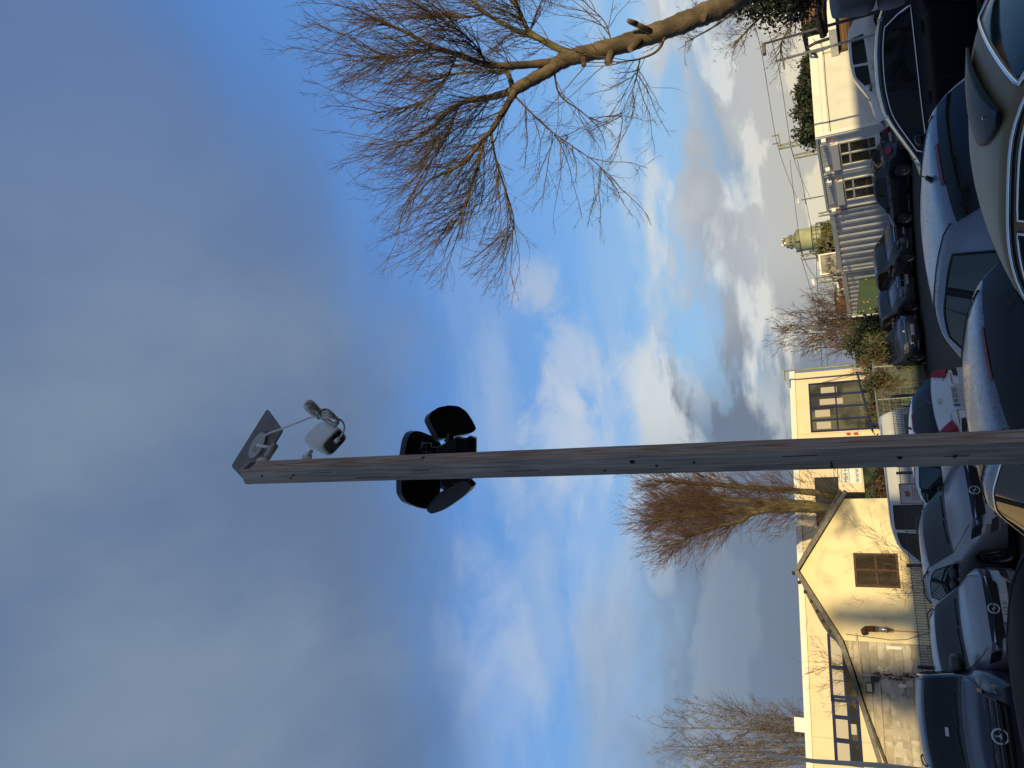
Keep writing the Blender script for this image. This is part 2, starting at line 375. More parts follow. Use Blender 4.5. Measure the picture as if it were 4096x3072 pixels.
# two pale leaves / litter on the lane
lf = M('fallen_leaf', (.38, .36, .33), .8)
for k, (x, y) in enumerate(((3845, 1318), (3631, 925))):
    c = G(x, y, .012); pt = [c+Vector((.11*math.cos(t)*(1.4 if k else 1), .07*math.sin(t), .012*math.cos(3*t))) for t in np.linspace(0, 2*math.pi, 10)[:-1]]
    o = MB().prism(pt, Vector((0, 0, .004))).build('fallen_leaf', lf); tag(o, ('pale dry leaf lying alone on the dark lane near the silver grey estate', 'small pale scrap lying on the lane in front of the studded-grille car')[k], 'leaf')
# ------------------------------------------------------------------ far flat-roofed building
CREAM = M('cream_render', (.80, .66, .46), .9, var=.14, vscale=1.2, bump=.5, bscale=30, stretch=(1, 1, .35), detail=9, thresh=(.3, .72))
CREAM2 = M('cream_plaster_gable', (.82, .71, .45), .9, col2=(.62, .52, .32), vscale=1.6, bump=.35, bscale=14, detail=12, thresh=(.50, .78))
PARA = M('parapet_white', (.74, .72, .66), .6)
BLUEF = M('blue_grey_frame', (.020, .030, .085), .85, spec=.1)
GLD = M('dark_room_glass', (.022, .022, .016), .06, spec=.3, col2=(.07, .065, .04), vscale=1.2, thresh=(.5, .6))
GLW = M('window_glass', (.09, .095, .06), .06, spec=.9, col2=(.02, .022, .018), vscale=.6, thresh=(.42, .55))
GLB = M('window_blind', (.42, .38, .32), .6)
JOINT = M('joint_dark', (.38, .31, .20), .9)
o0 = P(3157, 1496, 50)
WB = Wall(o0, E1, -E2)       # u negative towards the left
HB_ = 7.0
b = empty('flat_roofed_building', 'long cream building with flat white-edged roof and blue framed windows behind the gabled house', 'building', WB.pt(-12, 0))
def win(W_, parent, u0, u1, v0, v1, frame, glass, mull=(), trans=(), fw=.10, depth=.16, blind=None, sill=True, name='window'):
    f_ = MB()
    f_.wbox(W_, u0, u0+fw, v0, v1, -.02, .05).wbox(W_, u1-fw, u1, v0, v1, -.02, .05).wbox(W_, u0+fw, u1-fw, v0, v0+fw, -.02, .05).wbox(W_, u0+fw, u1-fw, v1-fw, v1, -.02, .05)
    for m_ in mull: f_.wbox(W_, m_-fw/2, m_+fw/2, v0+fw, v1-fw, -.03, .045)
    for (a, b_, t_) in trans: f_.wbox(W_, a, b_, t_-fw*.4, t_+fw*.4, -.035, .04)
    w_ = f_.build(name, frame, parent)
    us = [u0+fw]+list(mull)+[u1-fw]
    for i in range(len(us)-1):
        MB().wbox(W_, us[i], us[i+1], v0+fw, v1-fw, .0, .012).build('pane', glass, w_)
    if blind:
        for (a, b_, c, d) in blind: MB().wbox(W_, a, b_, c, d, .013, .022).build('blind', GLB, w_)
    return w_
UL = -34
wall = MB().wbox(WB, UL, 0, 0, HB_-.32, -9, 0).build('wall', CREAM, b)
MB().wbox(WB, UL-.1, .12, HB_-.32, HB_, -9.1, .12).build('parapet', PARA, b)
for u in (-4.2, -8.4, -12.6, -16.8, -21, -25.2): MB().wbox(WB, u-.012, u+.012, 0, HB_-.34, 0, .004).build('wall_joint', JOINT, b)
for v_ in (3.3,): MB().wbox(WB, UL, 0, v_-.012, v_+.012, .0, .003).build('wall_joint', JOINT, b)
def rect(W_, *px):
    q = [W_.uv(x, y) for x, y in px]; us = [a[0] for a in q]; vs = [a[1] for a in q]
    return min(us), max(us), min(vs), max(vs)
u0, u1, v0, v1 = rect(WB, (3245, 1729), (3233, 1536), (3440, 1720)); v0 = 1.9
d = (u1-u0)
win(WB, b, u0, u1, v0, v1, BLUEF, GLW, mull=(u0+d*.24, u0+d*.49, u0+d*.74), trans=[(u0, u1, v0+(v1-v0)*.62)], fw=.11, blind=[(u0+d*.06, u0+d*.20, v1-1.15, v1-.35), (u0+d*.30, u0+d*.44, v1-1.15, v1-.3), (u0+d*.54, u0+d*.66, v1-1.9, v1-.6), (u0+d*.78, u0+d*.9, v1-1.6, v1-.7)])
# steel frame sash hanging open from it
sv = v0+.9
MB().tube([WB.pt(u0-.3, sv-.25, .5), WB.pt(u1+.3, sv+.3, .5)], .05, 6).tube([WB.pt(u0-.2, sv-.75, .5), WB.pt(u1-.1, sv-.2, .5)], .035, 6).tube([WB.pt(u1+.3, sv+.3, .5), WB.pt(u1-.1, sv-1.4, .3)], .035, 6).tube([WB.pt(u1+.3, sv+.3, .5), WB.pt(u1-.1, v1-.5, .05)], .02, 5).tube([WB.pt(u0+d*.45, sv, .5), WB.pt(u0+d*.45, v0-1.2, .5)], .06, 6).tube([WB.pt(u0+.1, sv-.2, .5), WB.pt(u0+.1, v0-1.2, .5)], .06, 6).build('window_canopy', BLUEF, b)
u0, u1, v0, v1 = rect(WB, (3258, 1911), (3268, 2105), (3353, 1930))
win(WB, b, u0, u1, v0, v1, BLUEF, M('dark_window_glass', (.03, .032, .03), .1), mull=((u0+u1)/2,), fw=.08)
u0, u1, v0, v1 = rect(WB, (3308, 2534), (3321, 2724), (3414, 2722))
d = u1-u0; win(WB, b, u0-1, u1, v0-.4, v1, BLUEF, GLD, mull=((u0+u1)/2-.5,), trans=[(u0-1, u1, v1-.75)], fw=.14, blind=[(u0-.9, (u0+u1)/2-.6, v1-.68, v1-.1), ((u0+u1)/2-.4, u1-.12, v1-.68, v1-.1)])
u0, u1, v0, v1 = rect(WB, (3324, 2779), (3346, 3058), (3454, 3058))
d = u1-u0; win(WB, b, u0, u1, v0, v1, BLUEF, GLD, mull=(u0+d*.34, u0+d*.68), trans=[(u0, u1, v1-.8)], fw=.15, blind=[(u0+.14, u0+d*.31, v1-.72, v1-.14), (u0+d*.38, u0+d*.65, v1-.72, v1-.14), (u0+d*.71, u1-.14, v1-.72, v1-.14), (u0+d*.45, u0+d*.6, v0+.2, v0+.5)])
ch = MB().wbox(WB, *( lambda p: (p[0]-.35, p[0]+.35))(WB.uv(3222, 2900)), HB_, HB_+.55, -.8, -.3).build('roof_vent', PARA, b)
u, v = WB.uv(3180, 2100); MB().tube([WB.pt(u, HB_, -.3), WB.pt(u, HB_+.5, -.3)], .05, 6).obox(WB.pt(u, HB_+.55, -.3), E1*.15, E2*.12, UP*.1).build('roof_camera', PARA, b)
# red crest lettering high on the wall beside the big window
for (x, y) in ((3396, 1736), (3425, 1735)):
    u, v = WB.uv(x, y); MB().obox(WB.pt(u, v, .012), E1*.09, UP*.10, E2*.006).obox(WB.pt(u+.02, v+.14, .012), E1*.05, UP*.03, E2*.006).build('wall_emblem', M('emblem_red', (.35, .04, .03), .6), b)
# company board fixed to the wall
SGN = M('sign_white', (.74, .74, .72), .5, var=.08, vscale=6)
u0, u1, v0, v1 = rect(WB, (3360, 1870), (3364, 1937), (3450, 1936)); u1 += 1.2
sg = MB().wbox(WB, u0, u1, v0, v1, .03, .07).build('company_board', SGN); tag(sg, 'white company board with dark lettering on the cream wall, half hidden by the post', 'sign')
SI = M('sign_ink', (.05, .07, .14), .6)
text('lettering', 'H&R Industrie', .36, WB.pt(u0+.08, v1-.30, .072), E1, UP, SI, sg, .003, 'LEFT', .85, local=False)
text('lettering', 'www.HR-i.de', .42, WB.pt(u0+.08, v0+.26, .072), E1, UP, SI, sg, .003, 'LEFT', .9, local=False)
for k in range(5): MB().wbox(WB, u0+.15, u0+1.2+.2*(k % 2), v0+.65+.2*k, v0+.68+.2*k, .07, .074).build('small_print', SI, sg)
# ------------------------------------------------------------------ gabled house with lean-to
WHs = Wall(P(3181, 2287, 30), E1, -E2)
h = empty('gabled_house', 'cream plastered house with a steep gable, rusty window and a block-built lean-to on its left', 'house', WHs.pt(0, 0))
uR, vR = WHs.uv(3361, 1996); uL, vL = WHs.uv(3361, 2560); vP = WHs.uv(3188, 2287)[1]
RB = M('roof_edge_metal', (.16, .15, .13), .6, var=.4, vscale=8); RT = M('roof_sheet', (.10, .092, .08), .85, var=.4, vscale=5)
MB().prism([WHs.pt(uL, 0), WHs.pt(uR, 0), WHs.pt(uR, vR-.08), WHs.pt(0, vP-.10), WHs.pt(uL, vL-.08)], E2*9).build('wall', CREAM2, h, fixn=True)
def slope(u0, v0, u1, v1, name, th=.09, over=.22, back=9.3, mat=RT):
    d = (WHs.pt(u1, v1)-WHs.pt(u0, v0)); n = d.normalized().cross(E2).normalized(); n = n if n.z > 0 else -n
    a, b_ = WHs.pt(u0, v0, over), WHs.pt(u1, v1, over)
    return MB().prism([a, b_, b_+n*th, a+n*th], E2*back).build(name, mat, h, fixn=True)
exR = .25
slope(0, vP-.02, uR+exR, vR-exR*(vP-vR)/uR*-1-.03-.2, 'roof')
slope(0, vP-.02, uL-.05, vL-.0, 'roof')
def rake(u0, v0, u1, v1, w=.15, name='verge_board', t=.05, mat=RB):
    a, b_ = WHs.pt(u0, v0, .23), WHs.pt(u1, v1, .23); d = (b_-a).normalized(); n = d.cross(-E2).normalized(); n = n if n.z > 0 else -n
    MB().prism([a-n*w/2, b_-n*w/2, b_+n*w/2, a+n*w/2], -E2*t).build(name, mat, h, fixn=True)
rake(0, vP, uR+exR, vR-.23); rake(0, vP, uL, vL)
u1_, v1_ = WHs.uv(3397, 2658); u2_, v2_ = WHs.uv(3466, 2878); u3_, v3_ = WHs.uv(3527, 3067); u4_ = u3_-2.5; v4_ = v3_-1.0
rake(uL, vL, u1_, v1_, .17); rake(u1_, v1_, u3_, v3_, .15); rake(u3_, v3_, u4_, v4_, .15)
slope(uL, vL, u1_, v1_, 'roof', mat=RT); slope(u1_, v1_, u4_, v4_, 'roof', mat=RT)
for k in range(7): 
    t = k/7+.03; MB().obox(WHs.pt(uL*t, vP+(vL-vP)*t+.16, .1), E1*.05, E2*.1, UP*.05).build('moss_clump', M('moss', (.03, .035, .015), .95), h)
rs = [WHs.pt(*WHs.uv(x, y), .10) for x, y in ((3206, 2330), (3228, 2385), (3252, 2432), (3280, 2485), (3308, 2524), (3345, 2552), (3372, 2560), (3357, 2532), (3290, 2440), (3218, 2340))]
RTS = M('roof_sheet_light', (.15, .135, .11), .9, var=.5, vscale=14, stretch=(6, 6, .5))
MB().prism(rs, E2*1.6).build('roof_sheet', RTS, h, fixn=True)
# lean-to: concrete blocks laid one by one
BLK = [M('concrete_block_%s' % n, c, .9, col2=c2, vscale=2.6, bump=.5, bscale=25, detail=10, thresh=(.46, .58), rand=True) for n, c, c2 in (('tan', (.42, .36, .27), (.33, .29, .23)), ('grey', (.37, .335, .28), (.50, .46, .38)), ('pale', (.52, .475, .40), (.37, .33, .27)), ('dark', (.33, .30, .25), (.42, .37, .30)))]
MORT = M('mortar', (.44, .38, .28), .95, var=.3, vscale=6)
uw0 = WHs.uv(3480, 2568)[0]
topv = lambda u: (vL+(v1_-vL)*(u-uL)/(u1_-uL) if u > u1_ else v1_+(v3_-v1_)*(u-u1_)/(u3_-u1_))-.12
MB().prism([WHs.pt(u4_, 0, -.02), WHs.pt(uw0, 0, -.02), WHs.pt(uw0, topv(uw0), -.02), WHs.pt(u1_, topv(u1_), -.02), WHs.pt(u4_, topv(u4_), -.02)], E2*6).build('mortar_wall', MORT, h, fixn=True)
bm_ = {}
rh, bw = .262, .56
for r_ in range(16):
    v_ = r_*rh; k = 0; u = uw0-(.28 if r_ % 2 else 0)
    first = True
    ua = uw0
    while ua > u4_+.1:
        ub = max(ua-(bw*.5 if first and r_ % 2 else bw), u4_); first = False
        tt = min(topv(ua), topv(ub))-v_
        hh = min(rh-.010, tt)
        if hh > .06:
            key = (round((ua-ub-.010)*50), round(hh*25), random.randrange(3), random.randrange(4))
            w_, hh = key[0]/50, key[1]/25
            if key not in bm_:
                m_ = MB().obox((0, 0, 0), E1*(w_/2), E2*.05, UP*(hh/2)); me = m_.mesh('brick'); me.materials.append(BLK[key[3]]); bm_[key] = me
            o = bpy.data.objects.new('concrete_block', bm_[key]); COL.objects.link(o); o.parent = h; o.matrix_parent_inverse = wm(h).inverted()
            c = WHs.pt((ua+ub)/2, v_+hh/2, -.035+random.uniform(0, .012)); o.location = c
        ua = ub
# remains of thin plaster over the blocks
PLS = [M('old_plaster_pale', (.56, .52, .44), .9, col2=(.44, .40, .33), vscale=3, bump=.4, bscale=20, detail=9), M('old_plaster_grey', (.36, .33, .28), .9, col2=(.45, .41, .34), vscale=3, bump=.4, bscale=20, detail=9)]
g9 = random.Random(5)
for k in range(26):
    uc = uw0-.3-g9.random()*(uw0-u4_-1.2); vc = .8+g9.random()*2.3; vc = min(vc, topv(uc)-.5); rx, rz = g9.uniform(.15, .55), g9.uniform(.12, .35); n = 22; ph = g9.uniform(0, 6)
    pt = [WHs.pt(uc+rx*math.cos(t)*(1+.30*math.sin(3*t+ph)+.18*math.sin(7*t+2*ph)), vc+rz*math.sin(t)*(1+.28*math.sin(4*t+ph)+.15*math.sin(9*t)), .020+.0013*k) for t in np.linspace(0, 2*math.pi, n+1)[:-1]]
    MB().prism(pt, E2*.010).build('plaster_patch', PLS[k % 2], h, fixn=True)
# plaster strips and pipes on the blocks
PIPE = M('plastic_pipe', (.50, .45, .36), .5)
ug, vg = WHs.uv(3415, 2560)[0], WHs.uv(3415, 2600)[1]; uv2 = WHs.uv(3450, 2700)
MB().tube([WHs.pt(uw0+.25, vL-.55, .05), WHs.pt(uv2[0], vL-.62, .05)], .035, 8).build('gutter_pipe', PIPE, h)
MB().tube([WHs.pt(uv2[0], vL-.62, .05), WHs.pt(uv2[0], .3, .05)], .035, 8).build('downpipe', PIPE, h)
a, b_ = WHs.uv(3519, 2720), WHs.uv(3540, 3060)
MB().tube([WHs.pt(a[0], a[1]+.1, .05), WHs.pt(a[0]-.1, a[1], .05), WHs.pt(b_[0], b_[1], .05)], .025, 6).build('conduit', PIPE, h)
MB().wbox(WHs, a[0]-.08, a[0]+.10, a[1]+.05, a[1]+.28, 0.02, .18).build('wall_lamp', BLKP, h)
u, v = WHs.uv(3478, 2752); MB().wbox(WHs, u-.17, u+.17, v-.12, v+.12, .0, .10).build('lamp_box', M('lamp_box_dark', (.05, .045, .04), .5), h); MB().wbox(WHs, u-.13, u+.13, v-.08, v+.08, .10, .12).build('lamp_face', M('lamp_face', (.55, .55, .28), .3), h)
for (xa, ya, yb) in ((3575, 2590, 2600), (3592, 2740, 2746)):
    (ua, va) = WHs.uv(xa-28, ya); (ub, vb) = WHs.uv(xa+32, yb); MB().wbox(WHs, ua-.05, ua+.05, vb, va, .0, .04).build('bracket_rail', PARA, h)
MB().tube([WHs.pt(uw0+.22, vL-.2, .04), WHs.pt(uw0+.1, 2.4, .06), WHs.pt(uw0+.15, 1.9, .05), WHs.pt(uw0+.5, 1.0, .05)], .012, 5).build('loose_cable', BLKP, h)
# dry creeper on the downpipe
CRP = M('dry_creeper', (.10, .035, .02), .9, var=.5, vscale=30)
def leafcloud(name, centres, n, spread, size, mat, parent=None, flat=1.0):
    c = np.asarray(centres, dtype=float); idx = rng.integers(0, len(c), n); sp_ = np.asarray(spread)
    p = c[idx]+rng.normal(0, 1, (n, 3))*sp_; s_ = size*rng.uniform(.5, 1.4, (n, 1)); d1 = rng.normal(0, 1, (n, 3)); d1 /= np.linalg.norm(d1, axis=1, keepdims=True)
    d2 = np.cross(d1, rng.normal(0, 1, (n, 3))); d2 /= np.linalg.norm(d2, axis=1, keepdims=True)
    v_ = np.stack([p-d1*s_, p+d2*s_*.55, p+d1*s_, p-d2*s_*.55], 1).reshape(-1, 3)
    return npmesh(name, v_, np.arange(4*n).reshape(-1, 4), mat, parent, smooth=False)
leafcloud('creeper', [WHs.pt(uv2[0]+random.uniform(-.05, .05), z, .06) for z in np.linspace(.9, 2.9, 20)], 700, (.06, .03, .08), .035, CRP, h)
# house window
RUST = M('rusty_frame', (.085, .045, .028), .8, var=.4, vscale=12); BGL = M('dusty_brown_glass', (.020, .015, .010), .35, spec=.15, col2=(.055, .043, .030), vscale=3, stretch=(1, 1, .25), thresh=(.45, .7))
u0, u1, v0, v1 = rect(WHs, (3412, 2213), (3422, 2348), (3590, 2215))
win(WHs, h, u0, u1, v0, v1, RUST, BGL, mull=((u0+u1)/2,), trans=[(u0, u1, v0+(v1-v0)*.5)], fw=.085)
MB().wbox(WHs, u0-.1, u1+.1, v0-.08, v0, .0, .14).build('window_sill', CREAM, h)
# stove pipe
u, vb = WHs.uv(3565, 2523); vt = WHs.uv(3475, 2523)[1]
PR = M('rusty_pipe', (.10, .036, .022), .7, var=.4, vscale=15); ST = M('steel_pipe', (.45, .43, .40), .35, .8, var=.4, vscale=10)
sp = empty('stove_pipe', 'rusty bent stove pipe with a shiny collar on the cream gable wall', 'stove pipe', WHs.pt(u, vb))
MB().tube([WHs.pt(u, vb-.05, .06), WHs.pt(u, vb+.12, .16), WHs.pt(u, vb+.48, .18)], [.06, .095, .095], 12).build('pipe', ST, sp, True)
MB().tube([WHs.pt(u, vb+.46, .18), WHs.pt(u, vb+.66, .18), WHs.pt(u-.02, vb+.80, .22), WHs.pt(u-.10, vb+.88, .30), WHs.pt(u-.20, vb+.85, .36)], .105, 12).build('elbow', PR, sp, True)
for z in (.15, .46): MB().tube([WHs.pt(u, vb+z-.03, .175), WHs.pt(u, vb+z+.03, .175)], .11, 12).build('collar', ST, sp, True)
MB().wbox(WHs, u-.02, u+.025, vb-.9, vb-.05, .0, .006).build('rust_streak', M('rust_streak', (.50, .28, .10), .9), sp)
# bench-like steel frame in front of the house
FR = M('galvanised', (.33, .34, .35), .45, .6, var=.3, vscale=10)
# ------------------------------------------------------------------ wire mesh fence
FG = M('fence_grey', (.07, .075, .085), .5, .3)
fp = [G(3590, 1893, 1.72), G(3640, 2262, 1.62), G(3695, 2668, 1.50)]
tops = []
D0 = 20.5
pf = [P(3576, 1893, D0), P(3626, 2262, 18.6), P(3678, 2668, 16.9)]
dv = (pf[2]-pf[1]); dv.z = 0; posts = [pf[0]-(pf[1]-pf[0])*1.0]+pf+[pf[2]+dv, pf[2]+dv*2]
fn_ = empty('mesh_fence', 'grey welded wire fence between the silver hatchbacks and the house', 'fence', (pf[1].x, pf[1].y, 0))
for p in posts: MB().box((p.x-.03, p.y-.03, 0), (p.x+.03, p.y+.03, 1.80)).build('post', FG, fn_)
for a, b_ in zip(posts[:-1], posts[1:]):
    a = Vector((a.x, a.y-.04, 0)); b_ = Vector((b_.x, b_.y-.04, 0)); L_ = (b_-a).length; n = int(L_/.06); pn = []
    for i in range(1, n):
        p = a.lerp(b_, i/n); pn.append([p+UP*.08, p+UP*1.74])
    arr = np.array([[list(q) for q in w] for w in pn]); v, f = tubes(arr, np.full(arr.shape[:2], .0058), 4)
    npmesh('mesh_panel', v, f, FG, fn_, smooth=False)
    m_ = MB()
    for z in np.arange(.12, 1.78, .2): m_.tube([a+UP*float(z)+Vector((0, -.006, 0)), b_+UP*float(z)+Vector((0, -.006, 0))], .006, 4)
    m_.build('rail_wire', FG, fn_)
# warning sign on the mesh
fw = Wall(pf[0].lerp(pf[1], .5), (pf[1]-pf[0]).normalized()*1, Vector((0, -1, 0)))
u, v = fw.uv(3647, 1973); du = (pf[1]-pf[0]); du.z = 0; du = du.normalized()
if du.x < 0: du = -du
c = onpl(3645, 1974, fw.o-Vector((0, .06, 0)), Vector((-du.y, du.x, 0)))
wsn = MB().obox(c, du*.30, UP*.25, Vector((0, .004, 0))).build('warning_sign', M('notice_pale', (.42, .42, .41), .6)); tag(wsn, 'white notice with a red border tied to the wire mesh fence', 'sign')
RD = M('sign_red', (.33, .06, .05), .6)
for a, b_, hx, hz in ((0, .235, .29, .010), (0, -.235, .29, .010), (.285, 0, .010, .24), (-.285, 0, .010, .24)): MB().obox(c+du*a+UP*b_+Vector((0, -.008, 0)), du*hx, UP*hz, Vector((0, .003, 0))).build('sign_border', RD, wsn)
MB().prism([c+du*x+UP*z+Vector((0, -.008, 0)) for x, z in ((-.10, .04), (.02, .02), (.12, .08), (.05, .10), (.10, .17), (-.02, .12), (-.06, .15))], Vector((0, -.003, 0))).build('sign_emblem', RD, wsn)
for k in range(4): MB().obox(c+UP*(-.03-.045*k)+Vector((0, -.008, 0)), du*(.2-.03*(k % 2)), UP*.007, Vector((0, .002, 0))).build('small_print', RD, wsn)
# tall yard fence with a green screen and creepers, behind the far cars
GRN = M('green_tarpaulin', (.026, .060, .036), .8, col2=(.038, .055, .028), vscale=1.3, bump=.3, bscale=3)
a0 = P(3520, 1045, 44.5); a1 = P(3510, 1262, 43.5)
WT = Wall(a0, (a1-a0), Vector((.1, -1, 0)));
u_, vt = WT.uv(3444, 1080); 
tp = empty('green_screen', 'green tarpaulin screen strung between posts behind the graphite car', 'screen', a0*1)
tp.location.z = 0
uu = WT.uv(3450, 1262)[0]; u00 = WT.uv(3450, 1035)[0]
nn = 24; gp = [WT.pt(u00+(uu-u00)*i/nn, z*(WT.uv(3440+i*.7, 1035+227*i/nn)[1])/8, .03*math.sin(i*1.3+z)) for i in range(nn+1) for z in range(9)]
MB().grid(gp, nn+1, 9).build('tarpaulin', GRN, tp, True)
MB().tube([WT.pt(uu, 0, 0), WT.pt(uu, WT.uv(3452, 1262)[1]+.15, 0)], .05, 6).build('post', SGN, tp)
MB().tube([WT.pt(u00, 0, 0), WT.pt(u00, WT.uv(3443, 1040)[1], 0)], .05, 6).build('post', SGN, tp)
LVY = M('yellow_leaf', (.36, .33, .18), .8)
leafcloud('caught_leaves', [WT.pt(u00+(uu-u00)*random.random(), .8+2*random.random(), .06) for _ in range(40)], 60, (.08, .02, .08), .06, LVY, tp)
# right-hand stretch of wire fence with rails (in front of the big window)
FB = M('fence_pale', (.30, .31, .27), .6, .3)
ra = [P(3458, 1262, 43), P(3488, 1400, 40), P(3492, 1470, 38), P(3500, 1560, 36), P(3518, 1700, 33)]
f2 = empty('yard_fence', 'pale tube and wire fence overgrown with creepers in front of the big blue-framed window', 'fence', (ra[2].x, ra[2].y, 0))
MB().tube(ra, .035, 6).build('top_rail', FB, f2)
for p in (P(3492, 1470, 38), P(3505, 1600, 35.4), P(3518, 1700, 33)): MB().tube([(p.x, p.y, 0), (p.x, p.y, p.z)], .04, 6).build('post', FB, f2)
arr = []
for i in range(len(ra)-1):
    for t in np.arange(0, 1, .035): q_ = ra[i].lerp(ra[i+1], float(t)); arr.append([(q_.x, q_.y, .1), (q_.x, q_.y, q_.z)])
arr = np.array(arr); v, f = tubes(arr, np.full(arr.shape[:2], .007), 4); npmesh('mesh_panel', v, f, FB, f2, smooth=False)
m_ = MB()
for k in range(1, 9): m_.tube([Vector((p.x, p.y, p.z*k/9)) for p in ra], .009, 4)
m_.build('rail_wire', FB, f2)
ga, gb2 = P(3500, 1385, 38.6), P(3512, 1660, 36.2); wg_ = Wall(ga, gb2-ga, Vector((0, -1, 0))); Lg = (Vector((gb2.x, gb2.y, 0))-Vector((ga.x, ga.y, 0))).length
gs = empty('green_netting', 'green privacy netting hanging on the yard fence under the big blue-framed window', 'netting', wg_.pt(Lg/2, 0))
MB().grid([wg_.pt(Lg*i/30, z*(1.30+.12*math.sin(i*.9))/6+.0, -.35+.04*math.sin(i*1.7+z)) for i in range(31) for z in range(7)], 31, 7).build('netting', M('netting_green', (.022, .085, .055), .8, col2=(.05, .08, .035), vscale=1.5), gs, True)
# ------------------------------------------------------------------ office container
WO = Wall(P(3250, 555, 34), E1, -E2); WI = Wall(P(3250, 555, 34), E2, -E1)
HCt = 3.42
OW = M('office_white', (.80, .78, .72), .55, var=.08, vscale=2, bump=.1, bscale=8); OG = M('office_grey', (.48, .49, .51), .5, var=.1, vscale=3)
oc_ = empty('office_container', 'white ribbed site office container with two white-framed windows on its left side', 'office container', WO.pt(3, 0))
LW = 6.0; LD = 5.0
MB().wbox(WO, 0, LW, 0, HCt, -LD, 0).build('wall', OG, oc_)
# ribbed cladding on the lit long side
pts = []; n = 150
us = []
for i in range(n):
    a = .16+(LW-.32)*i/n; st = (LW-.32)/n; us += [(a, .012), (a+st*.25, .012), (a+st*.4, .030), (a+st*.85, .030), (a+st, .012)]
MB().grid([WO.pt(a, z, w_) for a, w_ in us for z in (.25, HCt-.52)], len(us), 2).build('cladding', OW, oc_)
MB().wbox(WO, -.02, LW+.02, HCt-.30, HCt+.02, .002, .06).build('roof_frame', OW, oc_); MB().wbox(WO, 0, LW, HCt-.50, HCt-.31, .002, .035).build('upper_band', OW, oc_)
MB().wbox(WO, -.015, .16, 0, HCt-.30, .003, .05).build('corner_post', OW, oc_); MB().wbox(WO, LW-.16, LW+.015, 0, HCt-.30, .003, .05).build('corner_post', OW, oc_)
MB().wbox(WO, 4.72, 4.80, 0, HCt-.5, .03, .045).build('wall_joint', JOINT, oc_)
MB().tube([WO.pt(.1, HCt-.58, .05), WO.pt(3, HCt-.55, .05), WO.pt(4.7, HCt-.57, .05), WO.pt(5.4, HCt-.5, .06), WO.pt(5.5, HCt-.3, .07), WO.pt(5.8, HCt-.2, .07)], .014, 5).build('cable', BLKP, oc_)
u, v = WO.uv(3268, 233)
hs = [WO.pt(u, v-.02+.0, .08)]; c0 = (u+.0, v)
ud, vd = WO.uv(3335, 190)
MB().tube([WO.pt(u, v, .04), WO.pt(u, v+.05, .25), WO.pt(u+.02, v+.25, .45), WO.pt(u+.15, v+.32, .6), WO.pt(u+.7*(ud-u), (v+vd)/2+.35, .62), WO.pt(ud, vd+.1, .55), WO.pt(ud+.1, vd-.15, .4)], .07, 8).build('hose', BLKP, oc_, True)
# canopy and dark entrance at its right end
MB().wbox(WO, 4.4, 8.4, 2.25, 2.55, .06, 1.5).build('canopy', OW, oc_)
MB().wbox(WO, 4.55, 7.8, 0, 2.24, .055, .12).build('entrance_door', M('brown_shutter', (.13, .075, .035), .6, var=.5, vscale=14, stretch=(1, 1, 6)), oc_)
for k in range(14): MB().wbox(WO, 4.62, 7.7, .3+.13*k, .36+.13*k, .12, .15).build('slat', M('shutter_slat', (.17, .10, .05), .6) if k == 0 else bpy.data.materials['shutter_slat'], oc_)
# windows on the left side
def offwin(y0, y1, x0, x1):
    u0, v1 = WI.uv(x0, y0); u1, v0 = WI.uv(x1, y1); u1 = WI.uv((x0+x1)/2, y1)[0]; u0 = WI.uv((x0+x1)/2, y0)[0]
    return u0, u1
OWF = M('window_frame_white', (.62, .61, .57), .45); OGL = M('office_glass', (.03, .03, .022), .05, spec=.9, col2=(.10, .08, .045), vscale=2.2, thresh=(.5, .7))
for (u0, u1) in ((.55, 2.05), (2.95, 4.5)):
    w_ = win(WI, oc_, u0, u1, 1.12, 2.62, OWF, OGL, mull=((u0+u1)/2,), trans=[(u0, u1, 2.2)], fw=.085)
    MB().wbox(WI, u0-.06, u1+.06, 2.62, 2.92, .002, .16).build('shutter_box', OWF, oc_); MB().wbox(WI, u0-.1, u1+.1, 1.02, 1.11, .002, .18).build('window_sill', OWF, oc_)
    m_ = MB()
    for k in range(11): m_.wbox(WI, u0-.05+.145*k*(u1-u0)/1.5, u0+.05+.145*k*(u1-u0)/1.5, HCt-.34, HCt-.12, .01, .04)
    m_.build('vent_louvre', OWF, oc_)
for u_ in (2.44,): MB().wbox(WI, u_-.02, u_+.02, 0, HCt-.05, .002, .02).build('unit_joint', BLKP, oc_)
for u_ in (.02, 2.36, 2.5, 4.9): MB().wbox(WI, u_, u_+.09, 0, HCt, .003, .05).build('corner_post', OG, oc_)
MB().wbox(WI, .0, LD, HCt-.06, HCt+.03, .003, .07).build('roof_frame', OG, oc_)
RW = M('work_lamp_orange', (.45, .10, .03), .5)
for k, u_ in enumerate((.12, 1.95, 2.75, 4.85)):
    MB().obox(WI.pt(u_, HCt-.28, .20), E1*.10, E2*.10, UP*.09).build('flood_lamp', SGN, oc_); MB().tube([WI.pt(u_, HCt-.36, .18), WI.pt(u_+.1, HCt-.55, .14), WI.pt(u_+.02, HCt-.7, .03)], .016, 5).build('lamp_cable', RW, oc_)
